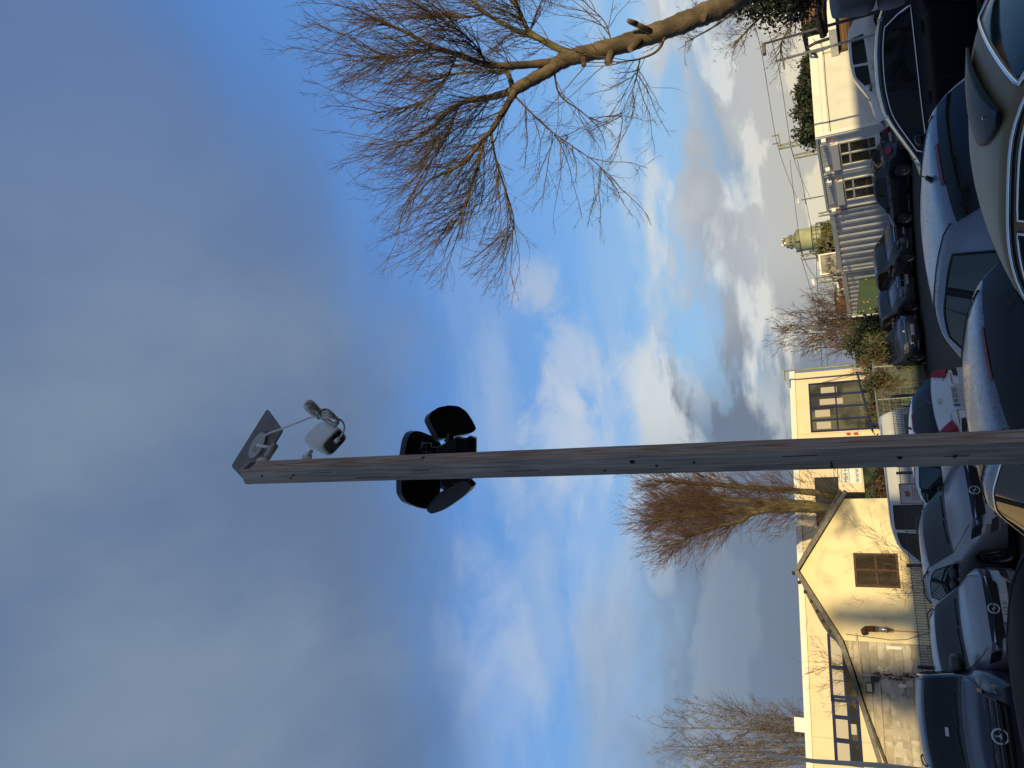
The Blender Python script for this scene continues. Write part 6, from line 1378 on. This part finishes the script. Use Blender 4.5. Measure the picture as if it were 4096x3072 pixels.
# --- leafy plants
IVY = M('ivy_leaf', (.020, .032, .012), .55, var=.6, vscale=6); EVG = M('evergreen_leaf', (.045, .062, .020), .7, var=.6, vscale=3); LAU = M('laurel_leaf', (.16, .16, .040), .6, var=.5, vscale=4); CRPG = M('creeper_leaf', (.048, .064, .026), .8, col2=(.105, .068, .036), vscale=2)
iv = empty('ivy_clad_tree', 'ivy-clad tree with hanging berry twigs at the right edge beyond the large tree', 'tree', (P(3100, -250, 20).x, 20, 0))
t1 = stem([Vector((P(3100, -260, 20).x, 20, 0)), P(3300, -240, 20), P(3050, -120, 20), P(2900, -60, 20), P(2760, -40, 20)], .22, .06, iv, BK)
t2 = stem([P(3150, -160, 20), P(3050, -30, 20), P(2950, 40, 20.2), P(2850, 110, 20.4), P(2740, 170, 20.5)], .06, .015, iv, BK, 'limb')
t3 = stem([P(3180, -120, 20), P(3190, 10, 19.8), P(3170, 90, 19.6), P(3130, 160, 19.5), P(3120, 210, 19.5)], .05, .012, iv, BK, 'limb')
t4 = stem([P(3000, -100, 20), P(2900, 10, 20), P(2820, 60, 19.8), P(2730, 90, 19.7)], .05, .012, iv, BK, 'limb')
t5 = stem([P(3100, -80, 20), P(3060, 40, 20.1), P(2990, 120, 20.2), P(2930, 190, 20.2)], .05, .012, iv, BK, 'limb')
ta = np.stack([t[0] for t in (t2, t3, t4, t5)]); tr_ = np.stack([t[1] for t in (t2, t3, t4, t5)])
a, r = sp_len(ta, tr_, 26, .15, 1.0, 40, .75, .010, 6, .12, upz*-.03, 91); a_, r_ = spawn(a, r, 6, .15, .98, 38, .5, .6, 4, .16, upz*.0, 93, .0045)
for q, w in ((a, r), (a_, r_)): v, f = tubes(q, w, 3); o = npmesh('twigs', v, f, TW, iv); o['kind'] = 'stuff'
BER = M('berry', (.10, .025, .03), .6); o = leafcloud('berries', a_[:, -1][::3], 650, (.03, .03, .03), .020, BER, iv); o['kind'] = 'stuff'
o = leafcloud('ivy_leaves', [list(P(3010, -10, 19.8)), list(P(3080, 20, 19.8)), list(P(3150, 15, 19.8)), list(P(3200, 0, 19.8)), list(P(2960, -30, 19.8)), list(P(3120, -60, 19.8)), list(P(3080, -90, 19.8)), list(P(3180, -100, 19.8)), list(P(3240, -60, 19.8))], 9000, (.26, .3, .17), .05, IVY, iv); o['kind'] = 'stuff'
def shrub(name, label, cs, D, n, sp_, size, mat, cat='bush', trunkx=None):
    c = [list(P(x, y, D)) for x, y in cs]; b0 = P(cs[0][0], cs[0][1], D); e = empty(name, label, cat, (b0.x, D, 0))
    MB().tube([Vector((b0.x, D, 0)), Vector(c[0])], [.12, .05], 7).build('stem', BK, e); g = np.random.default_rng(len(label)); cl = np.array(c)[g.integers(0, len(c), 60)]+g.normal(0, 1, (60, 3))*np.array(sp_)
    o = leafcloud('leaves', cl, n, (sp_[0]*.45,)*3, size, mat, e); o['kind'] = 'stuff'; return e
shrub('evergreen_tree', 'dark evergreen crown showing above the white office container, left clump', [(3240, 480), (3240, 530)], 44, 4000, (.32, .6, .26), .10, EVG, 'tree')
shrub('evergreen_tree', 'tallest dark evergreen crown above the middle of the white office container', [(3240, 400), (3222, 375), (3244, 430)], 45, 6000, (.36, .6, .28), .10, EVG, 'tree')
shrub('evergreen_tree', 'dark evergreen crown above the right part of the white office container', [(3242, 270), (3240, 310), (3246, 245)], 46, 4500, (.32, .6, .24), .10, EVG, 'tree')
shrub('evergreen_bush', 'dark bush with pale leaves at the far end of the white office container', [(3268, 105), (3268, 125)], 46, 2500, (.3, .4, .3), .10, EVG)
shrub('laurel_bush', 'yellow green bush in front of the green tank above the grey containers', [(3338, 915), (3335, 950), (3330, 985), (3328, 1005), (3335, 1030)], 52, 6000, (.36, .6, .3), .11, LAU)
shrub('evergreen_bush', 'dark green bush between the grey notice board and the green screen', [(3430, 1060), (3435, 1080), (3445, 1095)], 47, 5000, (.35, .5, .25), .10, EVG)
shrub('creeper_hedge', 'green and brown creeper hedge on the yard fence behind the dark blue hatchback', [(3530, 1420), (3540, 1440), (3570, 1450), (3550, 1470), (3590, 1480), (3570, 1410), (3530, 1390), (3595, 1500)], 39, 12000, (.45, .4, .28), .07, CRPG, 'hedge')
shrub('creeper_hedge', 'leafy creeper hanging over the wire fence beside the white hatchback', [(3510, 1540), (3525, 1600), (3540, 1640), (3560, 1560), (3560, 1690), (3520, 1660), (3580, 1620)], 36.5, 8000, (.32, .4, .2), .07, CRPG, 'hedge')
shrub('dark_hedge', 'dark green clump behind the fence rail left of the thicket', [(3510, 1340), (3530, 1370), (3550, 1350), (3480, 1370)], 42, 8000, (.5, .5, .45), .09, EVG, 'hedge')
shrub('dry_hedge', 'brown dry hedge at the foot of the bare tree beside the house wall', [(3560, 1900), (3565, 1950), (3570, 1990), (3560, 1930)], 33.5, 6000, (.5, .4, .18), .06, M('dry_leaf', (.14, .085, .045), .9, var=.5, vscale=3), 'hedge')
MB_ = MB().box((P(3490, 1900, 34.2).x-2.2, 34.2, 0), (P(3490, 1900, 34.2).x+1.2, 34.3, P(3455, 1930, 34.2).z)).build('green_board_fence', GRN); tag(MB_, 'low dark green board fence below the company board', 'fence')
# ------------------------------------------------------------------ tank tower
TG = M('tank_green', (.40, .42, .25), .6, var=.25, vscale=.9, detail=8); TGD = M('tank_green_dark', (.26, .29, .16), .6, var=.3, vscale=2); STL = M('dark_steel', (.10, .10, .105), .6, var=.3, vscale=3); RST = M('rust_red', (.25, .09, .05), .8)
DT = 82.; tk = empty('green_tank_tower', 'pale green cylindrical tank with a narrower head, gallery and ladder behind the grey containers', 'tank', (P(3300, 950, DT).x, DT, 0))
def lat(prof, c, n=28): 
    vs = [(c.x+r*math.cos(2*math.pi*i/n), c.y+r*math.sin(2*math.pi*i/n), z) for r, z in prof for i in range(n)]; return MB().add(vs, [(k*n+j, k*n+(j+1) % n, (k+1)*n+(j+1) % n, (k+1)*n+j) for k in range(len(prof)-1) for j in range(n)]+[tuple(range((len(prof)-1)*n, len(prof)*n))])
cT = P(3250, 953, DT); pr_l, pr_r = P(3197, 997, DT), P(3188, 908, DT); rT = (pr_r-pr_l).length/2
zt = P(3192, 952, DT).z; zs = P(3152, 952, DT).z; cc = Vector((P(3260, 952, DT).x, DT, 0)); zh = zt+.4
o = lat([(rT*.98, 0), (rT*.98, zt-.15)], cc).build('tank_shell', TG, tk, True); weld_smooth(o)
lat([(rT*.99, zt-.15), (rT*1.03, zt-.02), (rT*1.03, zt+.05), (rT*.55, zt+.45)], cc).build('tank_cap', TGD, tk)
rh_ = rT*.52; o = lat([(rh_, zt+.3), (rh_, zs+.2), (rh_*.2, zs+.25)], cc).build('tank_head', TGD, tk, True); weld_smooth(o)
for k in range(12):
    a = 2*math.pi*k/12; MB().obox(cc+Vector((rh_*math.cos(a)*1.0, rh_*math.sin(a)*1.0, zt+.7)), Vector((.12, 0, 0)), Vector((0, .12, 0)), UP*.14).build('vent_hole', STL, tk)
for k in range(14):
    a = rng.uniform(0, 6.28); MB().obox(cc+Vector((rh_*.6*math.cos(a), rh_*.6*math.sin(a), zs+.25+rng.uniform(-.2, .25))), Vector((rng.uniform(.08, .25), 0, 0)), Vector((0, .15, 0)), UP*rng.uniform(.08, .2)).build('head_gear', SGN if k % 4 else STL, tk)
zg = P(3292, 950, DT).z; g_ = MB()
for r_, z, t_ in ((rT*1.15, zg, .12), (rT*1.15, zg+1.0, .03), (rT*1.15, zg+.55, .02)): g_.tube([cc+Vector((r_*math.cos(a), r_*math.sin(a), z)) for a in np.linspace(0, 2*math.pi, 33)], t_, 5)
for a in np.linspace(0, 2*math.pi, 19): g_.tube([cc+Vector((rT*1.15*math.cos(a), rT*1.15*math.sin(a), zg)), cc+Vector((rT*1.15*math.cos(a), rT*1.15*math.sin(a), zg+1.0))], .025, 4)
lat([(rT*1.0, zg-.1), (rT*1.16, zg-.1), (rT*1.16, zg+.08), (rT, zg+.08)], cc).build('gallery', STL, tk); g_.build('gallery_rail', STL, tk)
for z in (zg-2.0,): g_ = MB().tube([cc+Vector((rT*1.02*math.cos(a), rT*1.02*math.sin(a), z)) for a in np.linspace(0, 2*math.pi, 33)], .1, 5); g_.build('hoop', STL, tk)
for k in range(5):
    a = math.radians(-150+30*k); p = cc+Vector((rT*1.22*math.cos(a), rT*1.22*math.sin(a), zg)); q = cc+Vector((rT*.99*math.cos(a), rT*.99*math.sin(a), zg-1.5)); MB().tube([p, q], .07, 4).build('bracket', STL, tk)
MB().tube([P(3245, 1001, DT-1.), P(3246, 1008, DT-1.), P(3256, 1012, DT-1.), P(3290, 1004, DT-1), P(3320, 995, DT-1)], .22, 8).build('downpipe', STL, tk, True); MB().tube([P(3290, 1002, DT-1.3), P(3308, 999, DT-1.3)], .24, 8).build('pipe_sleeve', RST, tk, True)
for x0, x1 in ((908, 908),): MB().tube([P(3262, 898, DT-1), P(3340, 885, DT-1)], .05, 4).tube([P(3262, 893, DT-1), P(3340, 880, DT-1)], .05, 4).build('ladder', STL, tk)
# ------------------------------------------------------------------ railway masts and wires
MG = M('mast_green_grey', (.30, .31, .22), .6, var=.2, vscale=2); MGD = M('mast_dark', (.07, .06, .075), .6)
def lattice(top, bot, D, label, w=.42, mat=MG, arms=True, name='catenary_mast'):
    a = P(*top, D); b_ = P(*bot, D); b_.x = a.x+(b_.x-a.x); z0 = 0; e = empty(name, label, 'mast', (b_.x, D, 0)); c0 = Vector((b_.x, D, 0)); c1 = Vector((a.x, D, a.z)); c0.x = a.x+(b_.x-a.x)*(a.z/(max(.1, a.z-b_.z))) if abs(a.z-b_.z) > .5 else b_.x
    c0.x = a.x; H_ = a.z; m_ = MB()
    for sx in (-1, 1):
        for sy in (-1, 1): m_.tube([c0+Vector((sx*w/2, sy*w/2, 0)), c1+Vector((sx*w*.36, sy*w*.36, 0))], .045, 4)
    m_.build('chord', mat, e); m_ = MB(); n = int(H_/.7)
    for k in range(n):
        z = H_*k/n; z1 = H_*(k+1)/n; f0 = w/2*(1-.28*k/n); s_ = 1 if k % 2 else -1
        for sy in (-1, 1): m_.tube([Vector((c0.x-s_*f0, D+sy*f0, z)), Vector((c0.x+s_*f0, D+sy*f0, z1))], .025, 3)
    m_.build('lattice', mat, e); return e, c1
e, m1 = lattice((3113, 590), (3250, 560), 70, 'lattice railway mast with twin insulators, right one above the office container')
MB().tube([m1+Vector((0, 0, -.2)), m1+Vector((1.2, 0, -.1))], .05, 4).tube([m1+Vector((.4, 0, -.1)), m1+Vector((.4, 0, .45))], .06, 4).tube([m1+Vector((1.1, 0, -.1)), m1+Vector((1.1, 0, .45))], .06, 4).build('insulator_arm', MG, e)
e, m2 = lattice((3175, 628), (3255, 612), 74, 'lattice railway mast close left of the twin-insulator one above the office container')
MB().tube([m2, m2+Vector((1.6, 0, .3))], .05, 4).build('arm', MG, e)
e, m3 = lattice((3204, 1030), (3320, 1010), 60, 'lattice railway mast standing left of the green tank', .5)
MB().tube([m3+Vector((0, 0, -.1)), m3+Vector((1.3, 0, 0))], .04, 4).tube([m3+Vector((.5, 0, 0)), m3+Vector((.5, 0, .3))], .07, 4).tube([m3+Vector((1.2, 0, 0)), m3+Vector((1.2, 0, .3))], .07, 4).build('insulator_arm', MGD, e)
e, m4 = lattice((3272, 1122), (3360, 1105), 58, 'lattice railway mast with a long bracket beside the brick sheds', .5)
MB().tube([m4+Vector((0, 0, -1.0)), m4+Vector((-5.2, 0, -1.6))], .06, 5).tube([m4+Vector((0, 0, -1.0)), m4+Vector((-2.2, 0, -3.3))], .05, 5).tube([m4+Vector((-2.2, 0, -3.3)), m4+Vector((-3.4, 0, -1.4))], .04, 5).build('bracket_arm', FR, e)
lattice((3272, 1350), (3380, 1340), 66, 'lattice railway mast half hidden behind the brown bare tree', .4)
lattice((3273, 860), (3310, 850), 80, 'short lattice mast over the joint of office and grey container', .4)
def lamp(top, bot, D, label, r=.07, arm=.6, mat=MG):
    a = P(*top, D); e = empty('lamp_post', label, 'lamp post', (a.x, D, 0)); MB().tube([Vector((a.x, D, 0)), a], [r*1.4, r*.7], 8).build('column', mat, e, True)
    MB().obox(a+Vector((-arm/2, 0, .02)), Vector((arm/2, 0, 0)), Vector((0, .12, 0)), UP*.05).build('lamp_head', mat, e); return e
lamp((3135, 1485), (3450, 1465), 48, 'tall pale lamp post at the right corner of the cream building')
lamp((3265, 1393), (3440, 1370), 52, 'slim white lamp post left of the brown bare tree', .05, .3, SGN)
e = lamp((3056, 175), (3250, 100), 26, 'dark lamp post with a flat head at the far right', .05, .35, MGD)
for top, D, lb in (((3100, 245), 30, 'pale thin mast over the right half of the office container'), ((3205, 800), 62, 'thin pole with stay wires above the grey container')):
    a = P(*top, D); e = empty('thin_mast', lb, 'mast', (a.x, D, 0)); MB().tube([Vector((a.x, D, 0)), a], .05, 6).build('pole', FR, e); MB().tube([a+Vector((-.4, 0, -.3)), a+Vector((.5, 0, -.25))], .03, 5).build('crossarm', FR, e)
fp_ = P(3060, 3018, 12.8); e = empty('flag_pole', 'bare cream pole leaning in at the bottom left corner', 'pole', (P(3500, 3062, 12.8).x, 12.8, 0)); MB().tube([fp_, P(3260, 3045, 12.8), P(3520, 3062, 12.8), Vector((P(3520, 3062, 12.8).x+.02, 12.8, 0))], [.022, .034, .042, .045], 10).build('pole', M('cream_pole', (.55, .50, .38), .5), e, True)
WR = M('wire', (.05, .05, .055), .6)
def wire(pts, label, r=.02, sag=.0):
    q = [P(*p) for p in pts]; o = MB().tube(spl(q, 30), r, 4).build('overhead_wire', WR); tag(o, label, 'wire', 'overhead railway wires')
WL = 'overhead railway wire crossing the sky above the yard'
wire([(2950, -60, 40), (3040, 180, 55), (3113, 590, 70), (3190, 800, 90)], 'overhead wire running from the upper right over the dark lamp post to the twin-insulator mast')
wire([(3000, -60, 40), (3110, 250, 55), (3175, 630, 74), (3245, 800, 95)], 'overhead wire just below the first one, ending at the second mast')
wire([(3160, 640, 70), (3185, 860, 66), (3215, 1030, 60), (3270, 1122, 58)], 'overhead wire crossing in front of the green tank head')
wire([(3190, 640, 74), (3235, 860, 66), (3262, 1005, 60), (3268, 1110, 58), (3290, 1500, 70)], 'overhead wire crossing the middle of the green tank')
wire([(3225, -40, 60), (3230, 300, 75), (3240, 620, 95)], 'lowest overhead wire over the evergreen crowns')
wire([(3204, 1030, 60), (3240, 1150, 75), (3300, 1380, 90), (3320, 1560, 110)], 'overhead wire falling left behind the brown bare tree')
for (x, y, D) in ((3193, 803, 85), (3253, 1128, 58)):
    c = P(x, y, D); o = MB().obox(c, Vector((.30*D/85, 0, .03)), Vector((0, .08, 0)), UP*.08).build('wire_lamp', SGN); tag(o, 'white tube lamp hanging on the wire %s' % ('above the grey container' if y < 900 else 'left of the notice board mast'), 'lamp')
# ------------------------------------------------------------------ notice board on posts
NBG = M('notice_board_grey', (.24, .225, .21), .6, var=.06, vscale=4); NI = M('notice_ink', (.05, .05, .05), .7)
DN = 50.; c1, c2, c3 = P(3281, 1042, DN), P(3289, 1097, DN), P(3391, 1078, DN); wN = (c1-c2).length; Wn = Wall(Vector((c2.x, DN, 0)), Vector((1, .1, 0)), Vector((.1, -1, 0)))
zt = (c1.z+c2.z)/2; zb = c3.z; nb = empty('notice_board', 'grey upright notice board with rows of dark symbols beside the grey containers', 'notice board', Wn.pt(wN/2, 0))
MB().wbox(Wn, 0, wN+.3, zb, zt, 0, .08).build('board', NBG, nb); MB().wbox(Wn, -.06, wN+.36, zt, zt+.1, -.05, .12).wbox(Wn, -.08, 0, zb, zt, -.05, .12).wbox(Wn, wN+.3, wN+.38, zb, zt, -.05, .12).build('frame', SGN, nb)
text('lettering', 'INDUSTRIE', .42, Wn.pt(wN*.5, zt-.45, .085), Wn.du, UP, NI, nb, .003, 'CENTER', .75, local=False)
hN = zt-zb
for r_, (zz, hh_) in enumerate(((.26, .30), (.60, .26))):
    for k in range(5): MB().wbox(Wn, .25+.42*k, .25+.42*k+.30, zt-hN*zz-hh_*(.5+.5*((k*7+r_) % 3)/2), zt-hN*zz, .08, .086).build('symbol', NI, nb)
for zz in (.40, .44, .48, .73, .77, .81): MB().wbox(Wn, .4, wN-.1-.3*((zz*50) % 2), zt-hN*zz-.05, zt-hN*zz, .08, .085).build('small_print', NI, nb)
for u in (.3, wN): MB().wbox(Wn, u-.06, u+.06, 0, zb, -.02, .06).build('leg', FR, nb)
# ------------------------------------------------------------------ distant sheds
BR = M('brick_red', (.26, .13, .085), .9, var=.35, vscale=3); RF = M('red_container', (.42, .10, .05), .6, var=.2, vscale=2); DKW = M('shed_dark', (.05, .04, .035), .8, var=.4, vscale=2)
def shed(name, label, px0, px1, D, depth, mat, roofh=.0, cat='shed', ridge=0):
    a, b_ = P(*px0, D), P(*px1, D); x0, x1 = min(a.x, b_.x), max(a.x, b_.x); H_ = max(a.z, b_.z); e = empty(name, label, cat, ((x0+x1)/2, D, 0))
    MB().box((x0, D, 0), (x1, D+depth, H_)).build('wall', mat, e); MB().box((x0-.3, D-.3, H_), (x1+.3, D+depth, H_+.25)).build('roof', DKW, e)
    for k in range(int((x1-x0)/2.2)): MB().box((x0+.8+2.2*k, D-.04, H_*.35), (x0+1.9+2.2*k, D-.004, H_*.75)).build('window', DKW, e)
    return e
shed('brick_shed', 'long brick shed with dark openings beside the cream building corner', (3440, 1495), (3435, 1345), 72, 8, BR)
shed('brick_building', 'long brick building on the horizon at the far right edge', (3222, 130), (3215, -300), 60, 8, BR)
shed('red_container', 'orange red container stack seen between notice board and bare bush', (3368, 1150), (3360, 1062), 68, 4, RF, cat='container'); shed('red_wagon', 'dark red railway wagon behind the bare bush', (3355, 1235), (3362, 1180), 66, 3, M('wagon_red', (.30, .05, .04), .6, var=.3, vscale=2), cat='wagon')
cr2 = P(3330, 1170, 62); g2 = empty('steel_gantry', 'pale steel gantry frame in front of the red container stack', 'gantry', (cr2.x, 62, 0)); m_ = MB()
for x, y in ((3345, 1112), (3355, 1160), (3352, 1185)): p = P(x, y, 62); m_.tube([Vector((p.x, 62, 0)), p], .09, 5)
m_.tube([P(3345, 1112, 62), P(3355, 1160, 62), P(3352, 1185, 62)], .09, 5).tube([P(3390, 1125, 62), P(3395, 1185, 62)], .08, 5); m_.build('frame', SGN, g2)
yl = P(3405, 1202, 55); o = MB().obox(yl, Vector((.35, 0, 0)), Vector((0, .3, 0)), UP*.12).obox(yl+Vector((.3, 0, .3)), Vector((.1, 0, 0)), Vector((0, .3, 0)), UP*.35).box((yl.x-.1, yl.y-.1, 0), (yl.x+.1, yl.y+.1, yl.z-.1)).build('yellow_machine', M('machine_yellow', (.55, .30, .02), .5)); tag(o, 'small bright yellow machine showing through the bare bush', 'machine')
bmx = MB().tube([P(3280, -80, 24), P(3272, 60, 24), P(3295, 148, 24)], .10, 4).tube([P(3300, -80, 24), P(3300, 60, 24), P(3305, 135, 24)], .05, 4).build('rusty_beam', RUST); tag(bmx, 'rusty steel beam running to the far end of the white office container', 'beam')
blk = shed('added_dark_shed', 'dark shed added to darken the area under the rusty beam at the right edge', (3300, 130), (3298, -300), 44, 5, DKW)  # shed added to make the area under the beam dark
# far skyline of trees and roofs
hz = []; g = np.random.default_rng(77); n = 260
xs = np.linspace(-230, 260, n); zt_ = 3.2+1.6*np.abs(np.sin(xs*.05)+.6*np.sin(xs*.13+1))+g.uniform(0, .8, n)
v = np.concatenate([np.stack([xs, np.full(n, 190.), np.zeros(n)], 1), np.stack([xs, np.full(n, 190.), zt_], 1)]); f = np.array([(i, i+1, n+i+1, n+i) for i in range(n-1)])
v2 = v.copy(); v2[:, 1] += 12; vv = np.concatenate([v, v2]); ff = np.concatenate([f, f+2*n, np.array([(n+i, n+i+1, 3*n+i+1, 3*n+i) for i in range(n-1)])])
tag(npmesh('far_tree_line', vv, ff, M('far_wood', (.07, .065, .05), .95, var=.5, vscale=.3), smooth=False), 'low far line of trees on the horizon', 'tree line', kind='stuff')
# ------------------------------------------------------------------ unseen behind the camera: hall added to shade the yard, conifers for wall shadows
lat_ = Vector((.944, .33, 0)); bc_ = SH*12; wh = 5.35
bb = empty('shade_hall', 'long brick hall added unseen behind the camera to shade the yard', 'building', bc_+lat_*8)
for l0, l1, hh_ in ((-17, 3.6, wh), (3.6, 13, wh-.75), (13, 35, wh)):  # middle section lowered so that sunlight reaches the large tree
    MB().obox(bc_+lat_*((l0+l1)/2)+SH*4+UP*hh_/2, lat_*((l1-l0)/2), SH*4, UP*hh_/2).build('wall', BR, bb); MB().obox(bc_+lat_*((l0+l1)/2)+SH*4+UP*(hh_+.05), lat_*((l1-l0)/2), SH*4.1, UP*.05).build('roof', DKW, bb)
for k in range(14): MB().obox(bc_+lat_*(-14+3.4*k)-SH*.02+UP*2.6, lat_*.8, SH*.03, UP*.9).build('window', DKW, bb)
def conifer(label, l, d, hgt, r, seed):
    c = SH*d+lat_*l; e = empty('conifer', label, 'tree', c); MB().tube([c, c+UP*hgt*.95], [.2, .03], 8).build('trunk', BK, e)
    g = np.random.default_rng(seed); n = 2600; z = g.uniform(.12, 1, n)**.8; rr = r*np.minimum(1, (1-z)*2.2+.12)*np.sqrt(g.uniform(0, 1, n)); a = g.uniform(0, 6.28, n)
    p = np.stack([c.x+rr*np.cos(a), c.y+rr*np.sin(a), hgt*z], 1); o = leafcloud('foliage', p, 9000, (.12, .12, .12), .16, EVG, e); o['kind'] = 'stuff'
def lcoord(p): return p.dot(lat_)
pa = WHs.pt(WHs.uv(3520, 2470)[0], 0); pc = WHs.pt(WHs.uv(3560, 2745)[0], 0)
dA = 75.; hA = 4.3+math.tan(SUN_EL)*(dA-pa.dot(SH))
conifer('slim conifer added behind the hall to shadow the gable wall', lcoord(pa), dA, hA, .75, 1)
hC = 6.0+math.tan(SUN_EL)*(dA-pc.dot(SH)); conifer('broad conifer added behind the hall to shadow the lean-to wall', lcoord(pc), dA, hC, 1.15, 2)
